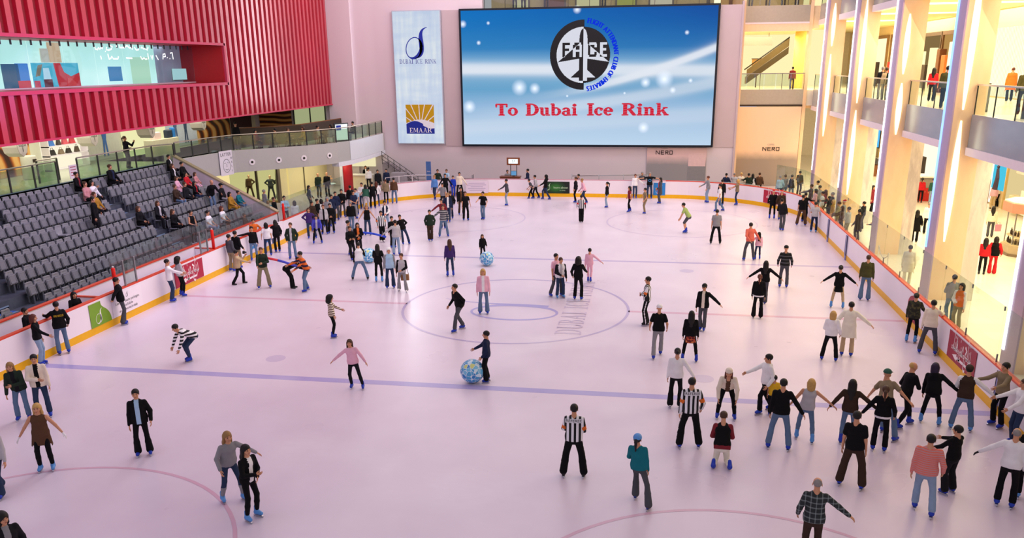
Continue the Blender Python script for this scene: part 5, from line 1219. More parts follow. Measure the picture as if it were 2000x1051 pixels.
def cloth(c):
    """material for a colour code, plain or patterned"""
    if c in _mc: return _mc[c]
    if c == 'ref':                                           # vertical black and white stripes
        t = NT('referee_stripes'); x_, y_, z_ = t.xyz(); f = t.math('FRACT', t.math('MULTIPLY', x_, 9.0)); m = t.bsdf(t.mix(t.math('GREATER_THAN', f, .5), '#ececf0', '#101014'), .7)
    elif c.startswith('hs='):                                # horizontal stripes a/b(/scale)
        q = c[3:].split('/'); t = NT('striped_knit_%s_%s' % (q[0], q[1])); x_, y_, z_ = t.xyz(); f = t.math('FRACT', t.math('MULTIPLY', z_, float(q[2]) if len(q) > 2 else 9.0)); m = t.bsdf(t.mix(t.math('GREATER_THAN', f, float(q[3]) if len(q) > 3 else .5), COL.get(q[0]), COL.get(q[1])), .8)
    elif c == 'plaid':
        t = NT('plaid_shirt'); x_, y_, z_ = t.xyz(); a = t.math('GREATER_THAN', t.math('FRACT', t.math('MULTIPLY', x_, 10.0)), .8); b = t.math('GREATER_THAN', t.math('FRACT', t.math('MULTIPLY', z_, 10.0)), .75)
        m = t.bsdf(t.mix(t.math('MULTIPLY', t.math('ADD', a, b), .5), '#23292b', '#7f8a8a'), .8)
    elif c in ('camo', 'flow'):
        t = NT('blotched_fabric_'+c); f = t.noise(14 if c == 'flow' else 9, 2); m = t.bsdf(t.ramp(f, ((.38, '#1c1d17'), (.5, '#34341f'), (.62, '#55502f')) if c == 'camo' else ((.4, '#5e1a18'), (.5, '#b2402c'), (.6, '#d99a4a')), 'CONSTANT'), .8)
    else:
        t = NT('fabric_%s' % c.strip('_')); b = lin(COL[c]); n_ = t.noise(5, 4)
        lo = tuple(x*.78 for x in b[:3])+(1,); hi = tuple(min(1, x*1.18) for x in b[:3])+(1,)
        m = t.bsdf(t.mix(n_, lo, hi), .85, spec=.2, bump=n_, bstr=.25)
    _mc[c] = m; return m
def skinm(c='s'): return mat(SKIN[c], .5, grain=.05, gscale=12, name='skin')
M_eye = mat('#1a1210', .3, grain=0, name='eye'); M_lip = mat('#a85a50', .5, grain=0, name='lips'); M_brow = mat('#2a1c14', .7, grain=0, name='brow')
# ---- head template (facing -Y, origin at the head centre, 0.235 m tall)
def make_head(h=.0125):
    f = Field((-.1, -.13, -.2), (.1, .12, .13), h); E = np.eye(3)
    f.cap((0, .012, .03), (0, .0121, .03), .082, .082, .03, 0, E, (1.08, .86, .98))
    f.cap((0, -.03, -.04), (0, -.045, -.085), .058, .036, .03)
    f.cap((0, .02, -.06), (0, .03, -.2), .05, .055, .02)
    f.cap((0, -.088, .005), (0, -.108, -.03), .010, .016, .012)
    for s in (-1, 1):
        f.cap((s*.078, .012, .005), (s*.082, .02, -.03), .014, .010, .008)
        f.cap((s*.03, -.075, .032), (s*.05, -.066, .03), .01, .008, .012)
        f.cap((s*.05, -.05, -.02), (s*.046, -.055, -.04), .02, .018, .02)
    V, Q, T = f.mesh()
    mb = MB()
    for s in (-1, 1): mb.lathe([(.0, -.009), (.009, -.004), (.009, .004), (.0, .009)], (s*.031, -.077, .008), 6, 0)
    for s in (-1, 1): mb.tube([(s*.018, -.083, .03), (s*.034, -.084, .034), (s*.05, -.074, .028)], [.003, .0045, .003], 5, 2)
    mb.tube([(-.022, -.081, -.058), (0, -.089, -.06), (.022, -.081, -.058)], [.003, .0055, .003], 6, 1)
    return V, Q, mb
HEAD = make_head(); HEAD_FAR = make_head(.02)
# ---- hand template: palm along -Z, thumb towards -Y, back of the hand towards +X (right hand mirrored)
def make_hand():
    mb = MB()
    def loft(path, ws, ts, n=6):
        rings = []
        for p, w, t_ in zip(path, ws, ts): rings += [(p[0]+t_*math.cos(2*PI*k/n), p[1]+w*math.sin(2*PI*k/n), p[2]) for k in range(n)]
        fs = [(i*n+k, i*n+(k+1) % n, (i+1)*n+(k+1) % n, (i+1)*n+k) for i in range(len(path)-1) for k in range(n)]
        fs += [tuple((len(path)-1)*n+k for k in range(n-1, -1, -1))]
        mb.add(rings, fs)
    loft([(0, 0, .03), (0, 0, 0), (0, -.002, -.04), (0, 0, -.085)], [.026, .029, .041, .038], [.019, .018, .016, .013], 8)
    for j, (y, L) in enumerate(((-.03, .072), (-.01, .08), (.011, .075), (.03, .058))):
        loft([(0, y, -.078), (-.004, y*1.06, -.085-L*.35), (-.016, y*1.1, -.085-L*.7), (-.032, y*1.1, -.085-L*.95)], [.0095, .009, .008, .0055], [.0095, .009, .008, .0055], 5)
    loft([(-.004, -.025, -.015), (-.012, -.05, -.045), (-.02, -.058, -.075), (-.026, -.056, -.095)], [.013, .012, .010, .007], [.013, .011, .010, .007], 5)
    return mb
HAND = make_hand()
# ---- boot and blade templates (ankle at origin, toe towards -Y, ice at z = -0.165)
def make_boot(kind):
    f = Field((-.07, -.22, -.14), (.07, .1, .14), .0125)
    if kind != 'shoe':
        f.cap((0, .015, -.05), (0, .012, .085 if kind == 'skate' else .0), .054, .05 if kind == 'skate' else .045, .02); f.cap((0, .035, -.06), (0, -.11, -.075), .05, .042, .03, 0, np.eye(3), (1, 1, 1.1)); f.cap((0, -.0, -.03), (0, -.07, -.055), .04, .035, .03)
    else:
        f.cap((0, .03, -.045), (0, -.14, -.06), .043, .036, .03); f.cap((0, .02, -.03), (0, .02, .04), .042, .04, .02)
    V, Q, T = f.mesh(); return V, Q
BOOTS = {k: make_boot(k) for k in ('skate', 'low', 'shoe')}
_foot = {}
def boot_mesh(kind, col):
    if (kind, col) not in _foot:
        V, Q = BOOTS[kind]
        _foot[(kind, col)] = np_mesh('shoe' if kind == 'shoe' else 'skate', V, [Q], [mat(COL.get(col, col), .45, grain=.08)])
    return _foot[(kind, col)]
def blade_mesh():
    if 'b' not in _foot:
        mb = MB(); mb.hexa([(-.012, -.15, -.135), (.012, -.15, -.135), (-.012, .09, -.135), (.012, .09, -.135), (-.03, -.13, -.112), (.03, -.13, -.112), (-.032, .085, -.112), (.032, .085, -.112)])
        mb.hexa([(-.003, -.155, -.165), (.003, -.155, -.165), (-.003, .105, -.165), (.003, .105, -.165), (-.004, -.16, -.133), (.004, -.16, -.133), (-.004, .11, -.133), (.004, .11, -.133)])
        o = mb.build('blade', mat('#c3c3d2', .25, .7, grain=0)); _foot['b'] = o.data; bpy.data.objects.remove(o)
    return _foot['b']
# ---- hair and hats (head frame)
_hair = {}
def hair_mesh(style, col):
    if (style, col) in _hair: return _hair[(style, col)]
    f = Field((-.2, -.2, -.62), (.2, .26, .24), .0145); E = np.eye(3)
    sk = lambda r, dz=.0: f.cap((0, .016, .035+dz), (0, .0161, .035+dz), r, r, .02, 0, E, (1.06, .88, .98))
    cutface = True
    if style in ('short', 'pony', 'bun', 'long', 'bob', 'fringe', 'curly', 'bald', 'tail'):
        sk(.094 if style not in ('bald', 'curly') else (.0855 if style == 'bald' else .112))
    if style == 'long':
        f.cap((0, .06, .0), (0, .085, -.17), .075, .07, .03, 0, E, (.8, 1.25, 1)); f.cap((0, .085, -.15), (0, .09, -.36), .075, .045, .03, 0, E, (.75, 1.4, 1))
        for s in (-1, 1): f.cap((s*.075, .02, .0), (s*.08, .03, -.16), .03, .028, .02)
    if style == 'bob':
        f.cap((0, .05, .0), (0, .06, -.12), .085, .08, .03, 0, E, (.82, 1.1, 1))
        for s in (-1, 1): f.cap((s*.075, .0, .0), (s*.075, .01, -.11), .034, .03, .02)
    if style in ('pony', 'tail'):
        f.cap((0, .1, .04), (0, .15, .0), .03, .035, .02); f.cap((0, .15, .0), (0, .14, -.22), .036, .018, .02)
    if style == 'bun': f.cap((0, .115, .04), (0, .116, .04), .05, .05, .015)
    if style == 'curly':
        f.cap((0, .05, .0), (0, .08, -.12), .11, .1, .04)
        for s in (-1, 1): f.cap((s*.08, .03, -.02), (s*.09, .04, -.12), .05, .05, .03)
    if style == 'scarf':
        sk(.1); f.cap((0, .02, -.04), (0, .03, -.19), .085, .11, .04); cutface = True
    if style in ('cap', 'beanie', 'helm', 'santa'):
        f.cap((0, .016, .05), (0, .0161, .05), .1, .1, .02, 0, E, (1.05, .88, 1.05))
    if style == 'cap': f.cap((0, -.08, .055), (0, -.15, .045), .045, .04, .015, 0, E, (.75, 1, 3.2))
    if style == 'santa': f.cap((0, .05, .12), (.06, .12, .1), .05, .025, .03)
    if style == 'hood':
        f.cap((0, .03, .02), (0, .03, .021), .115, .115, .03, 0, E, (1.06, .9, .95)); f.cap((0, .05, -.08), (0, .06, -.18), .09, .12, .05)
    low = {'cap': .03, 'beanie': .025, 'helm': .03, 'santa': .035}.get(style)
    if low is not None: f.cut(lambda X, Y, Z: Z-low+.25*np.minimum(Y+.02, 0)*0)
    elif style == 'bald': f.cut(lambda X, Y, Z: np.maximum(Y*.8-Z*.2-.02, -1)+0*X)
    else:                                                    # open the face
        def face(X, Y, Z):
            a = (X/.074)**2+((Z+.055)/.105)**2-1
            return np.maximum(.09*a, Y+.028)
        f.cut(face)
        if style in ('short', 'pony', 'bun', 'tail', 'fringe'): f.cut(lambda X, Y, Z: np.where(Y < .11, Z+.06-.25*Y, .05)+0*X)
    V, Q, T = f.mesh(); m2 = [mat(COL.get(col, col), .55 if style not in ('cap', 'beanie', 'scarf', 'hood') else .8, grain=.18, gscale=22)]
    nm = {'cap': 'cap', 'beanie': 'knit_hat', 'helm': 'helmet', 'santa': 'santa_hat', 'scarf': 'headscarf', 'hood': 'hood'}.get(style, 'hair')
    mi = None
    if style == 'santa':
        m2.append(mat('#f2eef0', .8)); zc_ = V[Q].mean(1); mi = (zc_[:, 2] < .065).astype(int)
    _hair[(style, col)] = (nm, np_mesh(nm, V, [Q], m2, mi)); return _hair[(style, col)]
# ---- arm presets: upper arm (forward, outward), forearm (forward, outward) in degrees from hanging down
ARM = dict(dn=(2, 9, 10, 5), bt=(-12, 20, 40, 2), out=(5, 52, 10, 50), hi=(5, 80, 5, 84), hip=(-28, 42, 14, -48), cross=(18, 12, 78, -62), fold=(8, 12, 62, -42), fwd=(62, 8, 72, 0), fwl=(40, 10, 60, 5), knee=(22, 16, 24, -2), pock=(-14, 22, 16, -10),
           phone=(35, 18, 128, -22), back=(-38, 14, -18, -34), lap=(20, 12, 58, -22), low=(0, 34, 6, 32), rail=(58, 20, 84, 10), wave=(40, 60, 110, 20), face=(50, 20, 140, -15), up=(120, 30, 150, 10), lean=(30, 40, 50, 30))
LEG = dict(st=((0, .1), (0, .1)), a=((0, .14), (0, .14)), A=((0, .23), (0, .23)), tg=((.02, .07), (-.02, .07)), st2=((.16, .1), (-.16, .1)), gl=((.2, .1), (-.28, .14)), gr=((-.28, .14), (.2, .1)), wd=((.1, .2), (-.12, .2)), tuck=((0, .1), (0, .1)))
def unit(v): v = np.array(v, float); return v/max(1e-9, np.linalg.norm(v))
N_PEOPLE = 0
def person(x, y, z0, face, hair, top, bot, label, h=1.7, arms='dn,dn', leg='st', lean=0, tilt=0, crouch=0, hp=0, hy=0, foot='skate:blue', skin='s', group=None, sit=None, kneel=False, build_=1.0, tw=0, vox=None, cat='person', name='person', glove=None):
    """face: 0 = towards the camera, 90 = towards photo right, 180 = away, 270 = towards photo left"""
    global N_PEOPLE; N_PEOPLE += 1
    s = h/1.72; dist = math.hypot(x-CAM.x, y-CAM.y)
    vx = vox or (.021 if dist < 42 else .026 if dist < 56 else .032)
    fk, fc = foot.split(':'); za = (.165 if fk == 'skate' else .1)*s
    body_rot = math.atan2(CAM.y-y, CAM.x-x)+R(face)+PI/2
    thigh, shank = .245*h, .245*h
    (fl, ol), (fr, or2) = LEG[leg] if isinstance(leg, str) else leg[:2]
    lift = leg[2] if not isinstance(leg, str) and len(leg) > 2 else (0, 0)
    # +x is the figure's left
    feet = {1: np.array([ol*s, -fl*s, za+lift[0]]), -1: np.array([-or2*s, -fr*s, za+lift[1]])}
    lr = R(lean); py = .32*h*math.sin(lr)*.45
    if sit is not None:
        pel = np.array([0, 0, sit]); feet = {1: np.array([.1, -.36*s, za]), -1: np.array([-.1, -.36*s, za])}
        if leg == 'tuck': feet = {1: np.array([.1, -.16*s, za]), -1: np.array([-.1, -.16*s, za])}
    elif kneel:
        pel = np.array([0, .06, .49*s])
    else:
        hz = 9
        for o, q in feet.items():
            dx = q[0]-o*.09*s; dy = q[1]-py
            if lift[0 if o == 1 else 1] < .03: hz = min(hz, q[2]+math.sqrt(max(.01, (thigh+shank)**2*.985-dx*dx-dy*dy)))
        pel = np.array([0, py, hz-crouch*s])
    J = {}
    for o in (1, -1):
        hip = pel+np.array([o*.085*s, 0, -.01*s]); f_ = feet[o]
        if kneel:
            kn = np.array([o*.13*s, -.04, .075*s]); f_ = np.array([o*.2*s, .38*s, .12*s])
        else:
            d = f_-hip; L = np.linalg.norm(d); L = min(L, thigh+shank-1e-4)
            a = (thigh**2-shank**2+L*L)/(2*L); hh = math.sqrt(max(0, thigh**2-a*a)); e = d/max(1e-6, np.linalg.norm(d))
            pole = np.array([o*.18, -1, .15]); pole -= e*(pole @ e); kn = hip+e*a+unit(pole)*hh; f_ = hip+e*L if np.linalg.norm(d) > L else f_
        J[o] = (hip, kn, f_)
    # trunk
    tr = np.array([math.sin(R(tilt)), -math.sin(lr)*math.cos(R(tilt)), math.cos(lr)*math.cos(R(tilt))])
    fwd = unit(np.array([0, -math.cos(lr), -math.sin(lr)])); side = unit(np.cross(tr, fwd)*-1)
    if side[0] < 0: side = -side
    ct, st_ = math.cos(R(tw)), math.sin(R(tw)); side_t = unit(side*ct+fwd*st_*1.0)
    fwd_t = unit(np.cross(side_t, tr)); fwd_t = fwd_t if fwd_t[1] < .2 or abs(tw) > 60 else -fwd_t
    MT = np.array([side, -fwd, tr]); MTt = np.array([side_t, -fwd_t, tr])
    waist = pel+tr*.11*h; chest = pel+tr*.225*h; neck = pel+tr*.295*h
    hd = unit(tr+fwd*math.sin(R(min(25, -lean*.5)))*.9)
    headc = neck+hd*.105*h
    sw = .098*h*build_
    A = {}
    for o, nm in ((1, 0), (-1, 1)):
        sp = arms.split(',')[nm]; a = ARM[sp] if sp in ARM else tuple(float(v) for v in sp.split('/'))
        def dirv(fw, out): return unit(np.array([o*math.sin(R(out)), -math.sin(R(fw))*math.cos(R(out)), -math.cos(R(fw))*math.cos(R(out))]))
        Rz = np.array([[ct, st_, 0], [-st_, ct, 0], [0, 0, 1]]) if abs(tw) > 1 else np.eye(3)
        sh = neck-tr*.03*h+side_t*o*sw; ud = Rz @ dirv(a[0], a[1]); fd = Rz @ dirv(a[2], a[3])
        el = sh+ud*.172*h; wr = el+fd*.15*h; A[o] = (sh, el, wr, fd)
    pts = np.array([pel, neck, headc+hd*.1]+[q for o in (1, -1) for q in J[o]]+[q for o in (1, -1) for q in A[o][:3]])
    lo, hi = pts.min(0)-.26, pts.max(0)+.26
    b = build_
    ttype, _, tr_ = top.partition(':'); tcols = tr_.split(':'); btype, _, bcol = bot.partition(':')
    # ---- skin: trunk, limbs, neck in one surface
    f = Field(lo, hi, vx)
    f.cap(pel, waist, .105*s*b, .1*s*b, .05, 0, MT, (.72, 1.05, 1)); f.cap(waist, chest, .1*s*b, .112*s*b, .05, 0, MTt, (.72, 1.05, 1)); f.cap(chest, neck-tr*.02, .112*s*b, .075*s, .05, 0, MTt, (.72, 1.1, 1))
    f.cap(neck-tr*.02, neck+hd*.05*h, .056*s, .05*s, .02)
    for o in (1, -1):
        hip, kn, an = J[o]; f.cap(hip, kn, .082*s*b, .053*s, .03, 1); f.cap(kn, kn*.6+an*.4, .05*s, .05*s, .015, 1); f.cap(kn*.6+an*.4, an, .05*s, .036*s, .015, 1)
        sh, el, wr, fd = A[o]; f.cap(sh, el, .05*s*b, .04*s, .025, 2); f.cap(el, wr, .04*s, .027*s, .015, 2)
    V, Q, T = f.mesh()
    # head
    Hh = HEAD if dist < 62 else HEAD_FAR; ks = 1.04*(h/1.72)**.6
    yaw = R(hy); pit = R(hp+lean*.35)
    Mh = Matrix.Translation(Vector(headc)) @ Matrix.Rotation(yaw, 4, 'Z') @ Matrix.Rotation(pit, 4, 'X') @ Matrix.Scale(ks, 4)
    Ma = np.array(Mh)
    tf = lambda P: np.asarray(P) @ Ma[:3, :3].T+Ma[:3, 3]
    vs = [V, tf(Hh[0])]; n0 = len(V); fs4 = [Q, Hh[1]+n0]; mi = [np.zeros(len(Q), int), np.zeros(len(Hh[1]), int)]; base = n0+len(Hh[0])
    extra = [(Hh[2], Ma, {0: 1, 1: 2, 2: 3})]
    for o in (1, -1):
        sh, el, wr, fd = A[o]; z = -fd; xx = unit(np.array([o, 0, 0])-fd*(fd[0]*o)) if abs(fd[0]) < .9 else unit(np.array([0, 0, 1])-fd*fd[2]); yy = np.cross(z, xx)
        Mx = np.eye(4); Mx[:3, 0] = xx*s; Mx[:3, 1] = yy*s*o; Mx[:3, 2] = z*s; Mx[:3, 3] = wr+fd*.015; extra.append((HAND, Mx, {0: 4 if glove else 0}))
    polys = {}
    for mb, Mx, mp in extra:
        P = np.array(mb.v); vs.append(P @ Mx[:3, :3].T+Mx[:3, 3])
        for fc_, m_ in zip(mb.f, mb.mi): polys.setdefault(len(fc_), []).append(([i+base for i in fc_], mp.get(m_, 0)))
        base += len(P)
    faces = [np.concatenate(fs4)]; mis = [np.concatenate(mi)]
    for k, lst in polys.items(): faces.append(np.array([a for a, _ in lst])); mis.append(np.array([m for _, m in lst]))
    me = np_mesh('body', np.concatenate(vs), faces, [skinm(skin), M_eye, M_lip, M_brow]+([cloth(glove)] if glove else []), np.concatenate(mis))
    root = bpy.data.objects.new(name, me); C.objects.link(root); root.location = (x, y, z0); root.rotation_euler = (0, 0, body_rot)
    tag(root, label, cat, group)
    def child(nm, mesh, parent=root, M=None):
        o = bpy.data.objects.new(nm, mesh); C.objects.link(o); o.parent = parent
        if M is not None: o.matrix_local = M
        return o
    # ---- hair or hat
    if hair:
        for hs in hair.split('+'):
            st2, _, hc = hs.partition(':'); nm, hm = hair_mesh(st2, hc); child(nm, hm, root, Mh)
    # ---- top
    g = {'t': .013, 'l': .013, 'v': .01, 'h': .018, 'j': .02, 'c': .022, 'd': .012, 'p': .016}[ttype]*s
    f = Field(lo, hi, vx)
    hem = -.005*h if ttype in 'tlvhp' else (-.02*h if ttype == 'j' else (-.17*h if ttype == 'c' else -.13*h))
    if sit is not None or lean > 50: hem = max(hem, -.03*h)
    pelh = pel+tr*hem
    f.cap(pelh-tr*.08, pel+tr*.03*h, (.118*s*b+g) if ttype not in 'cd' else (.145*s*b+g), .113*s*b+g, .05, 0, MT, (.66, 1.0, 1)); f.cap(pel+tr*.03*h, waist, .112*s*b+g, .1*s*b+g, .05, 0, MT, (.7, 1.02, 1)); f.cap(waist, chest, .1*s*b+g, .112*s*b+g, .05, 0, MTt, (.72, 1.05, 1)); f.cap(chest, neck-tr*.03, .112*s*b+g, .07*s+g, .05, 0, MTt, (.72, 1.1, 1))
    if ttype in 'jch': f.cap(neck-tr*.02, neck+hd*.015, .066*s+g*.4, .06*s, .02, 0)
    if ttype == 'h': f.cap(neck-fwd*.075-tr*.02, neck-fwd*.09-tr*.06, .06*s, .05*s, .03, 0, MT, (.6, 1, 1))
    slv = {'v': 0, 't': .55, 'd': 0}.get(ttype, 1)
    for o in (1, -1):
        sh, el, wr, fd = A[o]
        if slv == 0: f.cap(sh-side_t*o*.03, sh-side_t*o*.02, .045*s, .045*s, .03, 0)
        elif slv < 1: f.cap(sh, sh+(el-sh)*.62, .056*s*b+g*.6, .056*s+g*.7, .025, 2)
        else: f.cap(sh, el, .054*s*b+g*.7, .046*s+g*.7, .025, 2); f.cap(el, wr-fd*.0, .046*s+g*.7, .036*s+g*.5, .02, 2)
    hq = pelh-tr*.03*h                                       # straight hem
    if kneel or sit is not None: hq = pelh-tr*.045*h
    def hemcut(X, Y, Z):
        d = (X-hq[0])*tr[0]+(Y-hq[1])*tr[1]+(Z-hq[2])*tr[2]
        lat = np.abs((X-hq[0])*side[0]+(Y-hq[1])*side[1]+(Z-hq[2])*side[2]); dep = np.abs((X-hq[0])*fwd[0]+(Y-hq[1])*fwd[1]+(Z-hq[2])*fwd[2])
        return np.where((lat < .2*s*b+g) & (dep < .16*s*b+g) & (d < .06), d, .06)
    f.cut(hemcut)
    V, Q, T = f.mesh(); mats_ = [cloth(tcols[0])]; fc3 = V[Q].mean(1); rel = fc3-neck; u_ = rel @ side; w_ = rel @ (-fwd); tg = T[Q[:, 0]]
    mi = np.zeros(len(Q), int)
    if len(tcols) > 1 and tcols[1]:
        mats_.append(cloth(tcols[1])); mi[tg == 2] = 1
    if len(tcols) > 2 and tcols[2]:
        mats_.append(cloth(tcols[2])); k = len(mats_)-1; mi[(np.abs(u_) < .055*s) & (w_ < -.03) & (tg == 0)] = k
    if len(tcols) > 3 and tcols[3]:                          # arm bands or a contrasting hem
        mats_.append(cloth(tcols[3])); k = len(mats_)-1
        if ttype == 'p':
            for o in (1, -1):
                sh, el, wr, fd = A[o]; m_ = sh+(el-sh)*.75; mi[(np.linalg.norm(fc3-m_, axis=1) < .075*s) & (tg == 2)] = k
        else: mi[((fc3-pel) @ tr < hem+.015) & (tg == 0)] = k
    nm = {'j': 'jacket', 'c': 'coat', 'h': 'hooded_top', 'd': 'dress', 'v': 'sleeveless_top', 't': 't_shirt', 'l': 'sweater', 'p': 'jersey'}[ttype]
    child(nm, np_mesh(nm, V, [Q], mats_, mi))
    # ---- trousers, shorts, skirt
    f = Field(lo, hi, vx); E = np.eye(3)
    wide, kneer, hemr, endt = {'j': (.012, .064, .073, .96), 's': (.004, .06, .052, .9), 'f': (.006, .06, .092, 1.05), 'w': (.02, .078, .09, 1.02), 'k': (.003, .06, .052, .9), 'sh': (.03, .09, 0, 0)}[btype]
    f.cap(pel-tr*.03*h, pel+tr*.045*h, .108*s*b+wide*.5, .104*s*b+wide*.3, .04, 0, MT, (.74, 1.05, 1))
    for o in (1, -1):
        hip, kn, an = J[o]
        if btype == 'sh': f.cap(hip, hip+(kn-hip)*.95, .085*s*b+wide*.6, .08*s, .03, 1)
        else:
            f.cap(hip, kn, .078*s*b+wide, kneer*s, .03, 1); e = kn+(an-kn)*(endt if not kneel else .78); mid = kn+(an-kn)*.45
            f.cap(kn, mid, kneer*s, (kneer*.5+hemr*.5)*s if btype != 's' else .061*s, .02, 1); f.cap(mid, e, (kneer*.5+hemr*.5)*s if btype != 's' else .061*s, hemr*s, .02, 1)
    V, Q, T = f.mesh(); nm = {'sh': 'shorts', 'k': 'leggings', 's': 'leggings'}.get(btype, 'trousers')
    bc = bcol.split(':'); mats_ = [cloth(bc[0])]; mi = None
    if len(bc) > 1 and bc[1] and btype != 'k':               # side stripe or lower part in another colour
        mats_.append(cloth(bc[1])); fc3 = V[Q].mean(1); mi = np.zeros(len(Q), int)
        if btype == 'w':
            for o in (1, -1):
                hip, kn, an = J[o]; mi[(T[Q[:, 0]] == 1) & (fc3[:, 0]*o > 0) & (np.abs(fc3[:, 1]-np.interp(fc3[:, 2], [an[2], kn[2], hip[2]], [an[1], kn[1], hip[1]])) < .016) & ((fc3[:, 0]-np.interp(fc3[:, 2], [an[2], kn[2], hip[2]], [an[0], kn[0], hip[0]]))*o > .02)] = 1
        else: mi[fc3[:, 2] < .42*s] = 1
    child(nm, np_mesh(nm, V, [Q], mats_, mi))
    if btype == 'k':
        f = Field(lo, hi, vx); f.cap(pel+tr*.05*h, pel-np.array([0, 0, .2*h]), .1*s*b+.012, .15*s*b, .03, 0, E, (.82, 1.0, 1))
        q = pel[2]-.17*h; f.cut(lambda X, Y, Z: Z-q+0*X+0*Y); V, Q, T = f.mesh(); child('skirt', np_mesh('skirt', V, [Q], [cloth(bc[1] if len(bc) > 1 else 'bk')]))
    # ---- feet
    for o in (1, -1):
        hip, kn, an = J[o]; turn = R(o*8); pitch = 0.0
        if kneel: Mf = Matrix.Translation(Vector(an)) @ Matrix.Rotation(R(-75), 4, 'X') @ Matrix.Rotation(R(o*14), 4, 'Y')
        else:
            li = lift[0 if o == 1 else 1]; Mf = Matrix.Translation(Vector(an)) @ Matrix.Rotation(turn, 4, 'Z') @ (Matrix.Rotation(R(-35 if li > .05 else 0), 4, 'X'))
        Mf = Mf @ Matrix.Scale(s, 4)
        sk = child('skate' if fk == 'skate' else 'shoe', boot_mesh('low' if fk == 'skate' and btype in 'jfw' else fk, fc), root, Mf)
        if fk == 'skate': child('blade', blade_mesh(), sk)
    return root
def P(u, v, face, hair, top, bot, label, **kw):
    """a skater standing where the photo shows the feet at (u, v) on the ice"""
    z0 = kw.pop('z0', None); q = ground(u, v, z0 or 0.0)
    if z0 is None:                                           # keep skaters clear of the boards
        kw.setdefault('group', 'skaters on the ice'); m = kw.pop('clear', .3); ax, ay = abs(q.x), q.y; cx, cy = XB-RC, YF-RC
        if ay > cy and ax > cx:
            d = Vector((ax-cx, ay-cy)); L = min(d.length, RC-m); d.normalize(); ax, ay = cx+d.x*L, cy+d.y*L
        ax, ay = min(ax, XB-m), min(ay, YF-m); q = Vector((math.copysign(ax, q.x), ay, 0))
    z0 = z0 or 0.0
    return person(q.x, q.y, z0, face, hair, top, bot, label, **kw)
# ------------------------------------------------------------------ people on the ice, nearest first
SW = 'skate:sb'                                              # pale blue rental skates
# near left
P(48, 820, 345, 'long:dblonde', 'j:dgr::dk', 'j:jn', 'blonde woman in dark green jacket and jeans holding a man\'s arm at far left', arms='cross,dn', lean=12, tilt=-7, leg='a', h=1.66)
P(88, 815, 355, 'short:blk', 'j:cr::bk', 'j:dj', 'man in cream jacket and black scarf skating beside the blonde woman at far left', arms='dn,cross', lean=4, leg='a', h=1.78)
P(93, 919, 345, 'long:blonde', 'd:br', 's:bk', 'blonde woman in brown sleeveless dress with white gloves', arms='low,low', lean=6, leg='a', foot=SW, h=1.68, tilt=3, glove='wh')
P(4, 966, 330, 'short:brn', 'l:lg', 'f:dj', 'person in light grey top and dark jeans cut off by the left edge', arms='dn,bt', leg='gl', h=1.74)
P(38, 1170, 15, 'curly:blk', 'j:dk::gy', 'j:dk', 'person with curly black hair and dark jacket at the bottom left corner', arms='bt,dn', hy=20, h=1.7)
P(283, 889, 352, 'tail:blk', 'j:bk::lb', 'f:bk', 'dark-haired woman in black trouser suit over a pale blue blouse', arms='bt,dn', leg='a', h=1.69)
P(457, 979, 20, 'long:dblonde', 'l:gy', 's:dj:gy', 'woman in grey sweater leaning on the woman in black near the bottom', arms='out,bt', lean=14, leg='wd', foot=SW, h=1.68)
P(494, 1014, 40, 'long:blk', 'l:bk::wh', 's:bk', 'dark-haired woman in black with white neckline and bare hands held forward', arms='fold,cross', lean=6, leg='a', foot=SW, h=1.68)
REF = dict(foot='skate:bk')
r_ref = P(1120, 932, 178, 'short:blk', 'p:ref:::or_', 'w:bk:wh', 'referee in striped shirt with orange armband standing with his back turned, alone near the bottom', arms='cross,fold', leg='A', h=1.78, **REF)
P(1245, 979, 165, 'helm:sb+tail:blk', 'l:tl', 'f:dg', 'woman in teal sweater and pale blue knitted hat skating away', arms='cross,dn', leg=((.1, .08), (-.3, .34)), tilt=4, h=1.62)
P(1580, 1103, 185, 'bald:grey', 'l:plaid', 'j:db', 'bald man in dark plaid shirt at the bottom edge', arms='bt,out', h=1.76, lean=6)
P(1797, 1004, 182, 'short:blk', 'l:hs=salm/rosy/22/.45', 'j:lj', 'stocky man in pink striped sweater and light jeans seen from behind', arms='dn,bt', leg=((.2, .12), (-.08, .2)), h=1.8, build_=1.12)
P(1851, 964, 235, 'short:blk', 'l:bk', 'w:dk', 'boy in black sweater with torn dark jeans looking left', arms='fwl,fwd', leg='a', hy=10, h=1.58)
P(1960, 990, 178, 'bald:grey', 'l:wh', 'j:bk', 'short-haired man in white long-sleeved shirt with left arm held out', arms='out,dn', leg='a', lean=6, h=1.76, glove='dk')
P(1996, 975, 182, 'short:blk', 'j:bk', 'j:bk', 'person in black partly hidden behind the man in the white shirt at the right edge', arms='dn,low', foot=SW, h=1.72)
P(1660, 952, 172, 'short:blk', 't:bk', 'w:db', 'man in black T-shirt and dark brown trousers skating away', arms='dn,dn', leg='A', h=1.8, tilt=2)
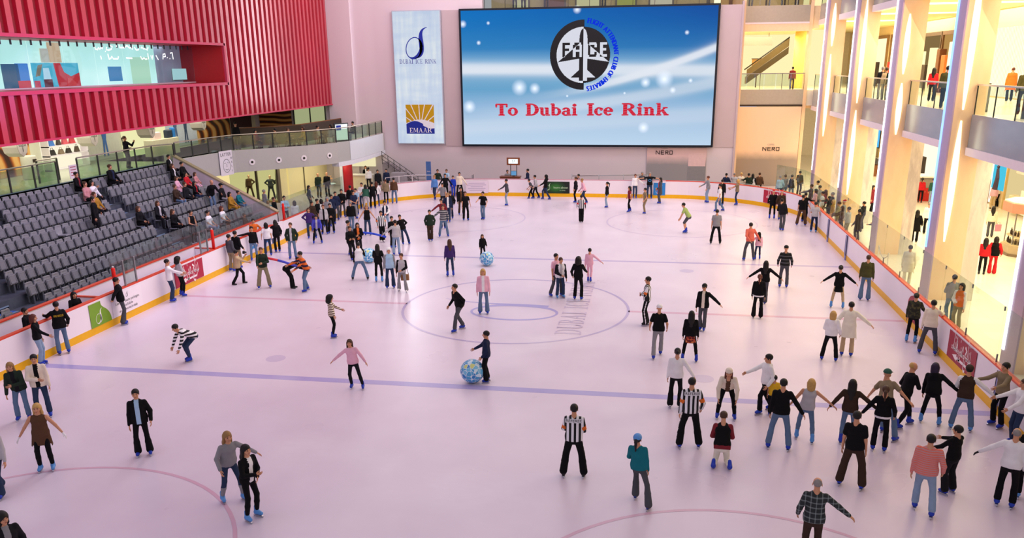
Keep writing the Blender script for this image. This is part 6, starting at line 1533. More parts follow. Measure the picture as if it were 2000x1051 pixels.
# the hand-holding row
P(1519, 878, 180, 'short:blk', 'l:bk', 'j:jn', 'man in black sweater and blue jeans at the left of the hand-holding row', arms='dn,low', leg='A', h=1.82)
P(1570, 861, 182, 'bob:blonde', 'v:lg', 's:jn', 'blonde woman in pale grey sleeveless top in the hand-holding row', arms='low,out', leg='wd', foot=SW, h=1.64, tilt=-4)
P(1652, 868, 178, 'long:blk', 'l:db', 's:jn', 'woman with long black hair and brown jacket in the hand-holding row', arms='low,out', leg='a', h=1.68)
P(1715, 881, 180, 'pony:brn', 'l:bk:::wh', 'j:bk', 'woman in black top with white belt at the right of the hand-holding row', arms='low,bt', leg='a', h=1.66)
P(1725, 848, 150, 'cap:gr', 't:tan', 'j:jn', 'man in grey-brown T-shirt and green cap leaning into a turn', arms='low,out', lean=22, tilt=14, leg=((.1, .1), (-.2, .42)), h=1.76)
P(1765, 833, 125, 'bald:blonde', 'l:bk', 's:bk', 'fair-haired man in black skating behind the green cap', arms='bt,cross', lean=18, tilt=8, leg='gl', h=1.76)
P(1815, 828, 172, 'bob:purp', 'h:bk', 's:bk', 'woman in black with dark purple hair leaning towards the man in the vest', arms='dn,out', lean=24, tilt=6, leg='A', foot=SW, h=1.66)
P(1875, 840, 182, 'cap:db+short:blk', 'l:db:wh', 'j:jn', 'man in brown vest over white shirt and brown cap being pulled along', arms='cross,out', lean=16, leg='A', foot=SW, h=1.72)
P(1950, 834, 315, 'short:blk', 'l:tan', 'j:bk', 'young man in beige sweater holding on to the near right boards', arms='rail,rail', leg='a', lean=4, h=1.72)
P(2014, 872, 300, 'short:brn', 'l:wh', 'j:dj', 'person in white just outside the right edge reaching an arm into view', arms='fwl,fwd', h=1.7)
# middle right
P(1345, 875, 192, 'short:blk', 'p:ref:::or_', 'w:bk:wh', 'referee in striped shirt with two orange armbands watching the kneeling man', arms='dn,bt', leg='A', hy=-35, h=1.82)
P(1408, 905, 183, 'short:brn', 'l:bk:dr::dr', 'j:iv', 'man in red and black sweater and white trousers kneeling on the ice', kneel=True, lean=24, arms='fold,fold', h=1.76, hp=12)
P(1417, 818, 2, 'beanie:cr+long:redbr', 'j:cr::br', 's:bk', 'woman in cream jacket and hat bending forward with hands on her knees', arms='knee,knee', lean=42, leg='A', crouch=.06, hp=-10, h=1.68)
P(1318, 797, 180, 'bun:blk', 'l:wh', 'f:bk', 'woman in white sweater with dark hair in a bun', arms='dn,low', leg='a', foot='skate:wh', h=1.7)
P(1492, 806, 300, 'short:blk', 'h:wh', 'j:bk', 'young man in white hooded sweater with one arm stretched out', arms='bt,fwd', leg='gl', hy=-20, h=1.68)
P(1507, 812, 180, 'short:blk', 't:yl', 'j:bk', 'small child in yellow behind the man in the white hooded sweater', arms='dn,bt', h=1.12)
P(1346, 707, 180, 'long:blk', 'l:bk', 'k:bk:flow', 'woman with very long black hair and red patterned wrap skirt', arms='dn,dn', leg='A', h=1.66)
P(1284, 697, 182, 'cap:wh', 't:bk', 'j:gy', 'man in black T-shirt and white cap skating away', arms='bt,bt', leg='gr', lean=8, h=1.74)
P(1262, 636, 270, 'short:blk', 'p:ref:::or_', 'w:bk:wh', 'referee in striped shirt facing left with folded arms at the circle edge', arms='cross,cross', leg='tg', h=1.78, **REF)
P(1371, 646, 350, 'cap:bk+short:blk', 'j:bk::cr', 'j:dg', 'person in black jacket, cap and pale scarf with one arm out', arms='out,dn', leg='tg', h=1.66)
P(1490, 594, 180, 'long:blk', 'l:bk', 'f:dg', 'woman in black with arms spread and long black hair', arms='out,out', leg='tg', h=1.7)
P(1478, 622, 178, 'pony:redbr', 'j:bk:::wh', 'f:bk', 'woman with auburn ponytail and black jacket with white hem', arms='dn,dn', leg='a', foot='skate:bk', h=1.64)
P(1529, 562, 180, 'cap:bk', 'l:hs=bk/dg/7/.7', 'j:dg', 'man in black striped sweater and black cap', arms='bt,bt', leg='a', h=1.76)
P(1462, 509, 200, 'short:blk', 'l:salm', 'j:dg', 'man in coral shirt and grey trousers leading a small girl', arms='back,low', lean=6, leg='A', h=1.8)
P(1479, 507, 190, 'long:blk', 'j:pk', 's:dj', 'small girl in pink jacket beside the man in the coral shirt', arms='fwd,dn', leg='a', h=1.3)
P(1397, 477, 180, 'short:blk', 't:gy', 'j:bk', 'man in grey T-shirt and black trousers standing in the open ice', arms='dn,dn', leg='A', foot='skate:bk', h=1.8)
P(1339, 455, 262, 'short:blk', 't:lgr', 'sh:dg', 'man in lime green T-shirt and dark shorts bending over his knees', arms='knee,knee', lean=32, leg='a', crouch=.05, h=1.78)
P(1634, 602, 180, 'bun:blk', 'l:bk', 'k:bg:bk', 'woman in black tunic and beige leggings with arms spread', arms='out,out', leg='A', foot=SW, h=1.66)
P(1687, 587, 178, 'short:brn', 'l:ol', 'f:jn', 'man in olive sweater and blue jeans by the right boards', arms='dn,dn', leg='a', h=1.8)
P(1618, 705, 178, 'bob:blonde', 'h:wh', 'j:bk', 'blonde woman in white hooded top and black trousers', arms='fold,bt', leg='A', h=1.62)
P(1652, 696, 180, 'short:blk', 'c:iv', 'j:bg', 'man in long cream tunic with arm around the blonde woman', arms='low,out', leg='a', h=1.78)
P(1778, 669, 168, 'bun:blk', 'j:camo', 's:bk', 'woman in camouflage jacket holding a man\'s shoulder by the right boards', arms='dn,fwl', leg='a', foot=SW, h=1.68)
P(1810, 692, 180, 'short:blk', 'l:cr', 'j:dg', 'man in cream shirt and dark grey trousers along the right boards', arms='dn,rail', leg='A', lean=6, h=1.78)
# centre
P(895, 647, 300, 'short:blk', 'l:bk', 'j:dg', 'man in black sweater and grey trousers gliding left with head down', arms='back,bt', lean=16, leg='gl', hp=-15, h=1.78)
P(945, 613, 0, 'bob:blonde', 'j:pk::wh', 'f:jn', 'blonde woman in pink jacket standing on the centre emblem', arms='dn,dn', leg='a', h=1.72)
P(951, 746, 262, 'short:blk', 'j:nv', 'w:bk', 'boy in navy jacket pushing the big blue ball', arms='bt,fwl', leg='a', h=1.56)
P(651, 660, 95, 'curly:blk', 'l:hs=cr/br/16', 's:bk', 'curly-haired girl in thin striped top reaching right', arms='fwl,out', leg='tg', h=1.52)
P(693, 758, 350, 'long:brn', 'l:pk', 's:dk', 'girl in pink long-sleeved top with arms out for balance', arms='low,out', leg=((.1, .3), (.0, .1)), tilt=-6, h=1.5)
P(371, 706, 292, 'short:blk', 'l:hs=wh/bk', 's:dj', 'man in black and white hooped sweater crouching low', arms='knee,knee', lean=62, leg='tg', crouch=.1, h=1.72)
P(115, 691, 190, 'short:blk', 'j:bk', 'j:jn', 'man in black bomber jacket with yellow lettering on the left boards', arms='rail,bt', leg='a', h=1.78)
P(64, 712, 75, 'bob:redbr', 'l:bk', 'j:lj', 'brown-haired woman in black top leaning on the left boards', arms='dn,fwl', leg='tg', h=1.66)
P(230, 634, 95, 'short:blk', 'j:bk', 'f:dg', 'man in black jacket leaning back against the left boards', arms='dn,back', leg='tg', lean=-4, h=1.78)
P(337, 590, 88, 'short:blk', 'l:wh', 'j:dj', 'man in white sweater and dark jeans on the left boards', arms='fwl,fwd', leg='tg', h=1.74)
P(357, 579, 110, 'curly:blk', 'l:lg', 's:bk', 'curly-haired woman in grey top in front of the maroon sign', arms='bt,fold', leg='a', h=1.66)
P(447, 530, 130, 'short:blk', 'l:dg', 'j:tan', 'man in grey jacket and grey trousers by the left boards', arms='dn,bt', leg='a', h=1.72)
P(456, 524, 140, 'short:blk', 'j:bk', 'j:tan', 'man in black jacket standing behind the grey jacket by the left boards', arms='dn,bt', h=1.76)
cam_boy = P(468, 555, 85, 'short:blk', 'l:bg', 'j:bk', 'boy in beige shirt filming with a small camera', arms='face,fwd', leg='gl', foot='shoe:bk', h=1.58)
P(495, 509, 5, 'short:blk', 'l:bk', 's:jn', 'person in black sweater with one hand on the left boards', arms='dn,hi', leg='a', h=1.66)
P(525, 500, 185, 'bob:blk', 't:wh', 'j:dj', 'dark-haired woman in white T-shirt in front of the blue ribbon poster', arms='bt,dn', leg='a', h=1.66)
P(543, 493, 190, 'long:blk', 'j:bk', 'j:bk', 'woman with long black hair leaning on the left boards by the orange shirt', arms='rail,bt', lean=10, h=1.64)
P(573, 506, 350, 'short:brn', 'j:dgr::lg', 'j:jn', 'man in dark jacket with hands in pockets by the steel gate', arms='pock,pock', leg='a', h=1.78)
P(517, 563, 5, 'short:brn', 'l:dgr', 'w:kh', 'man in dark green shirt and khaki trousers swinging a foam noodle', arms='cross,fwl', leg='A', h=1.76)
P(572, 563, 75, 'short:blk', 'j:bk', 'j:bk', 'man in black suit bending over beside the orange striped sweater', arms='fwd,fwd', lean=62, leg='tg', foot='shoe:bk', h=1.72)
P(598, 569, 285, 'short:blk', 'l:hs=ora/purp/5/.55', 'j:jn', 'man in orange and purple striped sweater leaning forward', arms='fwl,fwd', lean=22, leg='wd', h=1.76)
# far left cluster
P(607, 466, 2, 'bob:brn', 'l:pu', 'j:dj', 'woman in dark purple top with hands on hips near the left curve', arms='hip,hip', leg=((.1, .3), (0, .1)), h=1.7)
P(621, 476, 3, 'short:blk', 'j:vi::lg', 's:bk', 'person in bright violet jacket leaning forward in front of the crowd', arms='knee,knee', lean=28, leg='A', h=1.62)
P(635, 458, 0, 'short:redbr', 'j:lg::bk', 'j:dk', 'woman in open light grey jacket over black in the left crowd', arms='dn,dn', leg='a', h=1.66)
P(648, 456, 5, 'short:blk', 'j:bk', 'j:bk', 'woman in black jacket and wide black trousers in the left crowd', arms='fold,fold', leg='a', h=1.68)
P(613, 452, 40, 'short:blk', 'j:db', 'j:dk', 'man in dark brown jacket at the left end of the crowd', arms='bt,dn', h=1.7)
P(622, 447, 60, 'short:blk', 'l:bk', 'j:dj', 'man in black sweater behind the hands-on-hips woman', arms='bt,bt', h=1.72)
P(631, 444, 200, 'bob:blk', 'l:wh', 'j:dj', 'black-haired woman in white top deep in the left crowd', arms='bt,dn', h=1.64)
P(643, 443, 10, 'hood:gy+short:brn', 'h:gy', 'j:dg', 'person in grey hooded top deep in the left crowd', arms='fold,dn', h=1.72)
P(651, 438, 20, 'short:blk', 'j:nv', 'j:dk', 'man in navy jacket at the back of the left crowd', arms='pock,pock', h=1.74)
P(658, 430, 15, 'short:blk', 'j:nv', 'j:dg', 'man in dark navy coat left of the black jacket in the crowd', arms='pock,dn', h=1.72)
P(670, 425, 5, 'short:blk', 'j:bk', 'j:dg', 'man in black jacket and grey jeans in the middle of the crowd', arms='fold,pock', leg='a', h=1.74)
P(682, 416, 190, 'short:blk', 'j:bk', 'j:gy', 'person in black jacket facing away before the red column', arms='dn,bt', h=1.74)
P(693, 428, 30, 'short:blk', 't:nv', 'j:gy', 'man in navy polo shirt on the right of the left crowd', arms='fold,fold', leg='a', h=1.74)
P(688, 453, 182, 'bald:grey', 'j:bk', 'j:jn', 'man with grey hair and black backpack jacket seen from behind', arms='dn,dn', leg='tg', h=1.74)
P(697, 420, 330, 'short:blk', 't:lb', 'j:dj', 'boy in pale blue T-shirt in the left crowd', arms='dn,dn', h=1.66)
P(706, 408, 340, 'short:blk', 'l:wh', 'j:dj', 'man in white shirt with folded arms right of the red column', arms='fold,cross', h=1.7)
P(729, 408, 185, 'short:blk', 'l:bk', 'j:bk', 'man in black sweater with arms spread right of the red column', arms='low,bt', lean=6, leg='a', h=1.76)
P(716, 409, 175, 'long:blk', 'j:gr', 'j:lg', 'person in green jacket bending down in front of the man in black', arms='dn,dn', lean=30, leg='a', h=1.66)
P(737, 404, 180, 'long:redbr', 'j:wh', 's:dj', 'woman with long auburn hair and white jacket at the far left boards', arms='bt,bt', leg='a', h=1.66)
P(755, 399, 178, 'short:brn', 'j:tan', 's:bk', 'person in light brown jacket and black trousers at the far left boards', arms='bt,dn', h=1.68)
P(771, 398, 180, 'short:blk', 'l:br', 'j:jn', 'man in rust brown sweater and jeans at the far left boards', arms='dn,dn', leg='a', h=1.76)
P(719, 460, 5, 'bob:dblonde', 'v:bk', 'j:dj', 'fair-haired woman in black sleeveless top gliding with low arms', arms='low,low', leg='a', h=1.68)
P(747, 473, 15, 'short:blk', 'p:ref:::or_', 'w:bk:wh', 'referee in striped shirt beside the blue noodle', arms='dn,bt', leg='tg', foot='skate:wh', h=1.66)
P(754, 452, 5, 'short:blk', 'j:nv:wh:wh', 'j:lj', 'man in navy vest with orange gloves behind the striped referee', arms='fold,bt', lean=10, leg='wd', h=1.76, glove='or_')
P(768, 484, 20, 'short:blk', 'l:bk', 'j:bk', 'boy in black shirt left of the boy leaning sideways', arms='bt,dn', h=1.62)
P(788, 478, 15, 'short:blk', 'l:bk', 'j:dj', 'boy in black shirt leaning with his legs stretched sideways', arms='hip,bt', tilt=-12, leg=((.0, .34), (.0, .02)), h=1.62)
P(775, 499, 182, 'short:blk', 'l:lg', 'j:lj', 'man in pale grey sweater holding the blue noodle', arms='out,dn', leg='a', h=1.76)
P(684, 498, 85, 'short:blk', 'l:gy', 'j:dg', 'man in grey shirt at the left of the group with the ball', arms='fwl,fwd', h=1.72)
P(687, 508, 20, 'short:brn', 'j:bk', 'j:dk', 'woman in black jacket at the left of the group with the ball', arms='cross,cross', leg=((-.1, .22), (.15, .04)), h=1.66)
P(702, 500, 10, 'long:blk', 'j:bk::or_', 'j:dk', 'long-haired woman in black jacket over orange behind the white vest', arms='cross,fold', h=1.64)
P(704, 547, 178, 'short:blk', 'l:wh:bk', 'j:jn', 'person in white vest with black sleeves and jeans, legs wide apart', arms='dn,fwl', lean=18, leg=((.05, .34), (-.05, .34)), foot='skate:bk', h=1.72)
P(741, 551, 175, 'long:blk', 'l:bk', 's:bk', 'woman all in black with long black hair and pale blue skates', arms='fwl,bt', leg='a', foot=SW, h=1.66)
P(763, 563, 0, 'hood:wh+short:brn', 'j:lb:gy:lb', 'f:dj', 'man in pale blue vest with grey sleeves and white hood', arms='dn,dn', leg='a', h=1.72)
hb_w = P(787, 570, 345, 'short:brn', 'l:lg:bk', 'f:gy', 'woman in grey top with black sleeves carrying a brown bag', arms='fold,dn', leg='wd', foot='skate:wh', h=1.62)
P(841, 471, 0, 'short:blk', 'j:dgr', 'w:db', 'boy in dark green jacket with hands in his pockets', arms='pock,pock', leg='tg', h=1.66)
P(867, 463, 2, 'short:brn', 'l:hs=dg/lg/8/.75', 'j:jn', 'man in grey hooped sweater gliding with legs apart', arms='bt,out', leg='A', h=1.76)
P(866, 447, 350, 'short:blk', 'l:dr', 'j:dj', 'man in dark red shirt behind the grey hooped sweater', arms='bt,out', lean=8, tilt=-6, h=1.72)
P(876, 434, 3, 'short:dblonde', 'j:nv:nv:wh', 'j:dj', 'fair-haired man in dark jacket over white in the centre-left group', arms='dn,low', leg='tg', h=1.74)
P(881, 428, 190, 'short:brn', 'j:dk', 'j:nv', 'person in dark jacket half hidden in the centre-left group', arms='dn,bt', h=1.7)
P(866, 410, 340, 'short:blk', 't:gy', 'j:dk', 'man in grey T-shirt at the back of the centre-left group', arms='dn,low', lean=8, h=1.74)
P(901, 420, 15, 'short:blk', 'j:bk::br', 'j:db', 'man in black jacket and brown trousers behind the black T-shirt', arms='dn,dn', leg='a', h=1.72)
P(910, 431, 15, 'short:brn', 't:bk', 'j:bk', 'man in black T-shirt and black jeans in the far centre', arms='bt,dn', leg='a', h=1.74)
P(944, 429, 335, 'short:blk', 't:bk', 'j:jn', 'man in black T-shirt and jeans pointing left in the far centre', arms='bt,fwd', leg='tg', h=1.68)
P(850, 390, 335, 'short:dblonde', 'l:bl', 'j:dj', 'fair-haired man in bright blue sweater near the far left boards', arms='dn,dn', leg='gl', h=1.74)
P(871, 389, 5, 'short:blk', 'l:bk', 'j:bk', 'man in black with arms held low against the far boards', arms='low,low', leg='a', h=1.76)
P(883, 382, 0, 'short:blk', 'l:blue', 'j:blue', 'person in blue overalls behind the man with low arms at the far boards', arms='dn,dn', h=1.5)
P(897, 382, 5, 'short:blk', 'j:cr', 's:bk', 'person in cream jacket and black leggings at the far boards', arms='low,dn', leg='A', h=1.74)
# far side
P(990, 402, 280, 'short:blk', 'l:dg', 'j:lj', 'man in dark grey sweater gliding left below the announcer desk', arms='dn,fwl', lean=5, leg='tg', h=1.76)
P(1037, 388, 282, 'short:blk', 't:dg', 'j:bk', 'boy in grey shirt pushing off with one leg behind', arms='bt,bt', lean=28, leg='gl', h=1.45)
P(1046, 388, 275, 'short:blk', 'l:lg', 'j:dk', 'woman in pale grey top skating left beside the green notice', arms='bt,low', lean=10, leg='gl', h=1.66)
P(1066, 390, 270, 'hood:bk+short:blk', 'j:bk', 'j:dj', 'person in black hooded jacket in front of the green notice', arms='fwl,bt', leg='gr', h=1.74)
P(1124, 396, 280, 'short:brn', 'j:dk', 'j:dk', 'man in dark jacket hidden behind the pale pink top', arms='bt,dn', leg='tg', h=1.72)
P(1139, 398, 285, 'short:dblonde', 'l:pk', 'j:dj', 'person in pale pink sweater leaning left in the far centre', arms='bt,bt', lean=18, leg='gl', h=1.74)
P(1135, 435, 180, 'short:blk', 'p:ref:::rd', 'w:bk:wh', 'small far referee in striped shirt standing with his back turned', arms='bt,bt', leg='tg', h=1.62, **REF)
P(1185, 406, 275, 'tail:blk', 'l:bk', 'j:lj', 'woman in black cardigan and light jeans in the far centre', arms='dn,dn', leg='tg', h=1.66)
P(1229, 414, 285, 'long:blk', 't:dr', 's:bk', 'girl in dark red T-shirt and black leggings skating left', arms='out,low', leg='wd', lean=6, h=1.62)
P(1259, 418, 285, 'short:blk', 't:tan', 'j:tan', 'boy in beige shirt and trousers skating left', arms='bt,out', leg='tg', lean=4, h=1.6)
P(1240, 385, 5, 'short:redbr', 'l:wh', 's:dj', 'woman in white sweater standing against the far boards', arms='out,dn', h=1.66)
P(1268, 384, 2, 'short:grey', 't:bk', 'j:dj', 'man in black T-shirt with a blue print leaning on the far boards', arms='hi,hi', leg='a', h=1.8)
P(1288, 398, 285, 'long:blk', 'c:dg::rd:', 'j:dg', 'woman in red top and long grey cardigan beside the blue panel', arms='fold,bt', h=1.72)
P(1381, 396, 285, 'short:redbr', 'l:gy', 'j:lj', 'red-haired man in grey sweater gliding left near the far right', arms='bt,fwl', lean=5, leg='a', h=1.76)
P(1404, 413, 275, 'short:blk', 't:wh', 'j:jn', 'man in white T-shirt and jeans skating near the far right', arms='dn,dn', leg='gl', h=1.74)
P(1408, 402, 185, 'short:blk', 'j:bk', 'j:dk', 'person in black jacket half hidden behind the white T-shirt', arms='dn,dn', h=1.7)
P(1438, 401, 275, 'bob:blonde', 't:tan', 's:dj', 'fair-haired woman in beige top reaching left near the red sign', arms='fwd,fwl', leg='tg', h=1.68)
P(1507, 428, 180, 'santa:rd', 'j:bk', 's:bk', 'person in black jacket and red santa hat by the far right sign', arms='bt,bt', leg='a', h=1.72)
P(1523, 430, 178, 'santa:rd', 'j:db', 'j:tan', 'person in brown jacket and red santa hat by the far right sign', arms='bt,dn', leg='tg', h=1.74)
P(1526, 451, 165, 'short:blk', 'j:dk', 'j:dg', 'man in dark jacket leaning back as he glides near the far right', arms='fold,bt', tilt=8, leg='tg', h=1.78)
P(1564, 441, 178, 'short:blk', 't:bk', 'w:br', 'man in black T-shirt and brown trousers at the right curve', arms='dn,low', leg='A', h=1.76)
P(1579, 434, 150, 'short:blk', 'l:bk', 'j:bk', 'woman all in black at the right curve holding the boards', arms='dn,rail', h=1.7)
P(1594, 454, 175, 'bun:blk', 't:lg', 'j:nv', 'woman in grey T-shirt and navy trousers at the right curve', arms='fold,bt', leg='a', foot=SW, h=1.66)
P(880, 540, 190, 'long:brn', 'l:pu', 's:dj', 'woman in purple sweater with long brown hair standing still', arms='dn,dn', leg='a', h=1.66)
P(943, 506, 15, 'long:brn', 'j:bk', 'j:bk', 'small child in black jacket behind a blue ball', arms='bt,dn', leg='a', h=1.18)
P(1086, 579, 40, 'short:blk', 't:pk', 'j:dg', 'man in pale pink T-shirt behind the woman in the white vest', arms='fold,dn', leg='wd', h=1.76)
P(1094, 582, 20, 'bun:brn', 'j:wh:dk:lg', 'j:dj', 'woman in white vest and jeans holding on to the man in pink', arms='dn,fold', lean=10, leg='a', foot=SW, h=1.66)
P(1129, 586, 165, 'curly:blk', 'l:bk', 'j:bk', 'man all in black with curly hair facing the girl in pink', arms='bt,fwl', leg='a', h=1.74)
P(1151, 551, 170, 'short:blk', 'l:pk', 's:pk', 'girl dressed all in pale pink reaching right', arms='dn,out', leg='tg', h=1.46)

# ------------------------------------------------------------------ people around the ice (floor level)
Z0 = -.02
def Q(u, v, face, hair, top, bot, label, **kw):
    kw.setdefault('foot', 'shoe:dk'); kw.setdefault('group', 'onlookers around the rink'); return P(u, v, face, hair, top, bot, label, z0=Z0, **kw)
def X(x, y, face, hair, top, bot, label, z0=Z0, **kw):
    kw.setdefault('foot', 'shoe:dk'); kw.setdefault('group', 'onlookers around the rink'); return person(x, y, z0, face, hair, top, bot, label, **kw)
# behind the left boards
X(-15.6, -7.6, 60, 'short:blk', 'j:bk', 'j:dk', 'boy in black standing behind the left boards by the brown-haired woman', h=1.62, arms='dn,dn')
X(-15.6, -5.2, 30, 'bob:blk', 'j:bk', 'j:bk', 'dark-haired person in black resting behind the left boards', h=1.66, arms='fold,fold', lean=14, crouch=.1)
X(-15.55, 9.1, 10, 'short:blk', 'l:or_', 'j:dk', 'woman in orange sweater behind the left boards', h=1.68, arms='hip,fold')
# behind the far boards
for (x, y, f, hr, tp, bt, lb, h_) in ((-11.0, 30.6, 5, 'short:blk', 'l:dgr', 'j:dk', 'man in dark green standing behind the far boards above the blue sweater', 1.74), (-10.4, 31.0, 340, 'short:brn', 'l:lb', 'j:lj', 'person in pale blue behind the far boards left of the blue banner', 1.7),
        (-4.1, 31.2, 270, 'short:blk', 'j:nv', 'j:dk', 'man in navy jacket standing right of the announcer desk', 1.76), (-5.75, 31.7, 20, 'short:blk', 'l:gy', 'j:dk', 'person in grey sitting behind the announcer desk', 1.6), (-.15, 30.4, 280, 'short:blk', 'l:dr:gy', 'j:dk', 'boy in red and grey at the far boards by the handrail', 1.5),
        (4.55, 30.3, 10, 'short:grey', 'j:dg', 'j:dk', 'grey-haired man in dark jacket behind the far boards', 1.72), (10.55, 30.0, 185, 'short:blk', 'j:nv', 'j:bk', 'person in dark navy jacket with white bag behind the far right boards', 1.72),
        (11.15, 30.3, 170, 'bald:grey', 'l:lg', 'j:dk', 'man in grey shirt in the group behind the far right boards', 1.72), (11.65, 30.6, 190, 'short:blonde', 'j:cr', 'j:dk', 'fair-haired person in cream in the group behind the far right boards', 1.7), (12.1, 29.9, 200, 'short:blk', 'j:dgr', 'j:dk', 'man in dark green jacket in the group behind the far right boards', 1.74),
        (12.45, 30.3, 160, 'long:blk', 'l:wh:bk', 'j:cr', 'woman in black and white in the group behind the far right boards', 1.66), (12.95, 30.6, 170, 'short:brn', 'j:br', 'j:dk', 'person in brown jacket at the right of the group behind the far right boards', 1.7),
        (14.15, 28.9, 190, 'short:grey', 'l:lb', 'j:dj', 'man in pale blue shirt in the corner group by the peach hoarding', 1.72), (14.55, 29.3, 200, 'short:brn', 'l:gy', 'j:jn', 'man in grey shirt in the corner group by the peach hoarding', 1.74), (14.95, 29.0, 170, 'short:blk', 'j:dk:cr', 'j:jn', 'man in dark vest with cream sleeves in the corner group', 1.78), (15.9, 31.5, 160, 'short:blk', 'j:ol', 'j:dk', 'man in olive jacket walking alone in the right corner', 1.74)):
    X(x, y, f, hr, tp, bt, lb, h=h_, arms=random.Random(lb).choice(('dn,bt', 'fold,dn', 'pock,pock', 'rail,bt')))
# crowd behind the right-hand glass
for i, (x, y, f, hr, tp, bt, lb, h_) in enumerate(((15.5, 24.6, 250, 'short:brn', 'j:dg', 'j:dk', 'man in dark grey jacket behind the right glass, first of the crowd', 1.72), (15.5, 23.1, 260, 'bob:blk', 'j:pk', 'j:dk', 'dark-haired woman in pale pink behind the right glass', 1.64), (15.9, 24.0, 240, 'short:blk', 'j:gy', 'j:dj', 'man in mid grey jacket behind the right glass', 1.74), (16.0, 22.6, 255, 'long:brn', 'l:dr', 'j:dk', 'brown-haired woman in wine red behind the right glass', 1.66),
        (15.65, 21.6, 265, 'short:blk', 'l:wh', 'j:bg', 'person in white shirt behind the right glass near the curve', 1.7), (16.1, 21.0, 250, 'short:grey', 'j:dgr', 'j:dk', 'grey-haired man in dark green behind the right glass', 1.74), (15.7, 19.9, 270, 'long:blk', 'j:bk', 'j:dk', 'long-haired woman in black behind the right glass at the curve', 1.66), (15.7, 18.7, 275, 'bob:blonde', 'l:mu', 'j:dk', 'blonde woman in mustard behind the right glass', 1.64), (15.75, 17.4, 262, 'short:brn', 'j:kh', 'j:tan', 'man in khaki jacket behind the right glass', 1.74),
        (16.2, 18.2, 250, 'santa:rd', 'j:gy', 'j:dk', 'person in grey jacket with red santa hat in the crowd behind the right glass', 1.7), (15.7, 16.3, 268, 'bob:brn', 'j:br', 'j:dk', 'brown-haired woman in brown jacket behind the right glass', 1.66), (15.9, 15.6, 240, 'short:blk', 'l:lg', 'j:kh', 'man in pale grey shirt behind the right glass before the second column', 1.74), (16.3, 14.9, 230, 'short:blk', 'c:db', 'j:db', 'person in long dark brown coat behind the right glass', 1.74),
        (16.2, 26.3, 230, 'short:blk', 'l:iv', 'j:kh', 'man in cream shirt apart from the crowd by the far column', 1.74))):
    X(x, y, f, hr, tp, bt, lb, h=h_, arms=('rail,rail', 'fold,dn', 'bt,dn', 'cross,cross', 'dn,dn')[i % 5])
Q(1682, 448, 240, 'short:blk', 'j:dk::lg', 'j:dk', 'boy in dark open jacket walking behind the right glass', h=1.6)
X(17.2, 14.35, 250, 'short:blk', 'j:nv::wh', 'j:dk', 'boy in navy jacket over white shirt leaning near the second column', h=1.45, arms='rail,rail')
Q(1852, 627, 200, 'short:blk', 'l:gy', 'j:jn', 'man in grey T-shirt hugging a woman behind the near right glass', arms='fold,fwl', h=1.76)
Q(1866, 642, 330, 'bob:blk', 'l:or_:wh', 'j:kh', 'woman in orange and white beside the man behind the near right glass', arms='dn,fold', h=1.68)
X(16.3, 5.6, 180, 'short:blk', 'c:iv', 'j:iv', 'person in long white robe standing by the rope barrier', h=1.74, arms='dn,dn', foot='shoe:bg')
# ground floor concourse on the right
Q(1785, 473, 180, 'long:blk', 'c:bk', 'j:bk', 'woman in long black coat on the concourse between the first columns', arms='bt,bt', h=1.72)
Q(1808, 457, 182, 'bald:grey', 'l:wh', 'j:bk', 'bald man in white shirt and black trousers on the concourse', h=1.76)
Q(1760, 468, 170, 'short:blk', 'l:wh', 'j:dj', 'person in white shirt beside the black coat on the concourse', h=1.68)
X(17.9, 12.0, 200, 'bob:brn', 'j:br::or_', 'j:dk', 'child in brown and orange on the concourse near the first column', h=1.3)
Q(1796, 396, 175, 'tail:blk', 'l:rd', 's:bk', 'woman in red top and black trousers facing the red kiosk', arms='fold,dn', h=1.68)
Q(1818, 398, 190, 'short:blk', 'l:gr', 'j:lj', 'person in green at the red kiosk', h=1.7)
Q(1701, 413, 60, 'long:blk', 'c:dr', 'j:bk', 'woman in dark red coat with pink bag passing the second column', h=1.66)
X(28.0-1.0, 43.0, 170, 'short:grey', 'j:bg', 'j:dk', 'man in beige beside a woman far down the concourse', h=1.74); X(26.6, 42.4, 160, 'long:blk', 'j:bk', 'j:bk', 'woman in black far down the concourse with an orange bag', h=1.68)
X(25.9, 41.0, 200, 'short:blk', 'l:yl', 'j:dk', 'person in yellow far down the concourse', h=1.66)
Q(1916, 536, 178, 'long:blk', 'l:rd', 's:bk', 'dark-haired person in red top and black leggings walking below the balcony', h=1.66)
Q(1936, 534, 180, 'bob:blk', 'j:bk:rd', 'f:rd', 'woman in red trousers and black vest walking below the balcony', arms='bt,bt', h=1.68)
bag_w = Q(1932, 463, 185, 'long:blk', 'l:cr', 'j:dg', 'woman in cream top walking with a pink shopping bag', h=1.68)
Q(1945, 404, 230, 'long:blk', 'l:wh', 'j:bk', 'woman in white top below the turquoise poster', h=1.68)
Q(1937, 408, 200, 'short:brn', 'l:pk', 'j:bg', 'person in pale pink beside the woman below the turquoise poster', h=1.64)
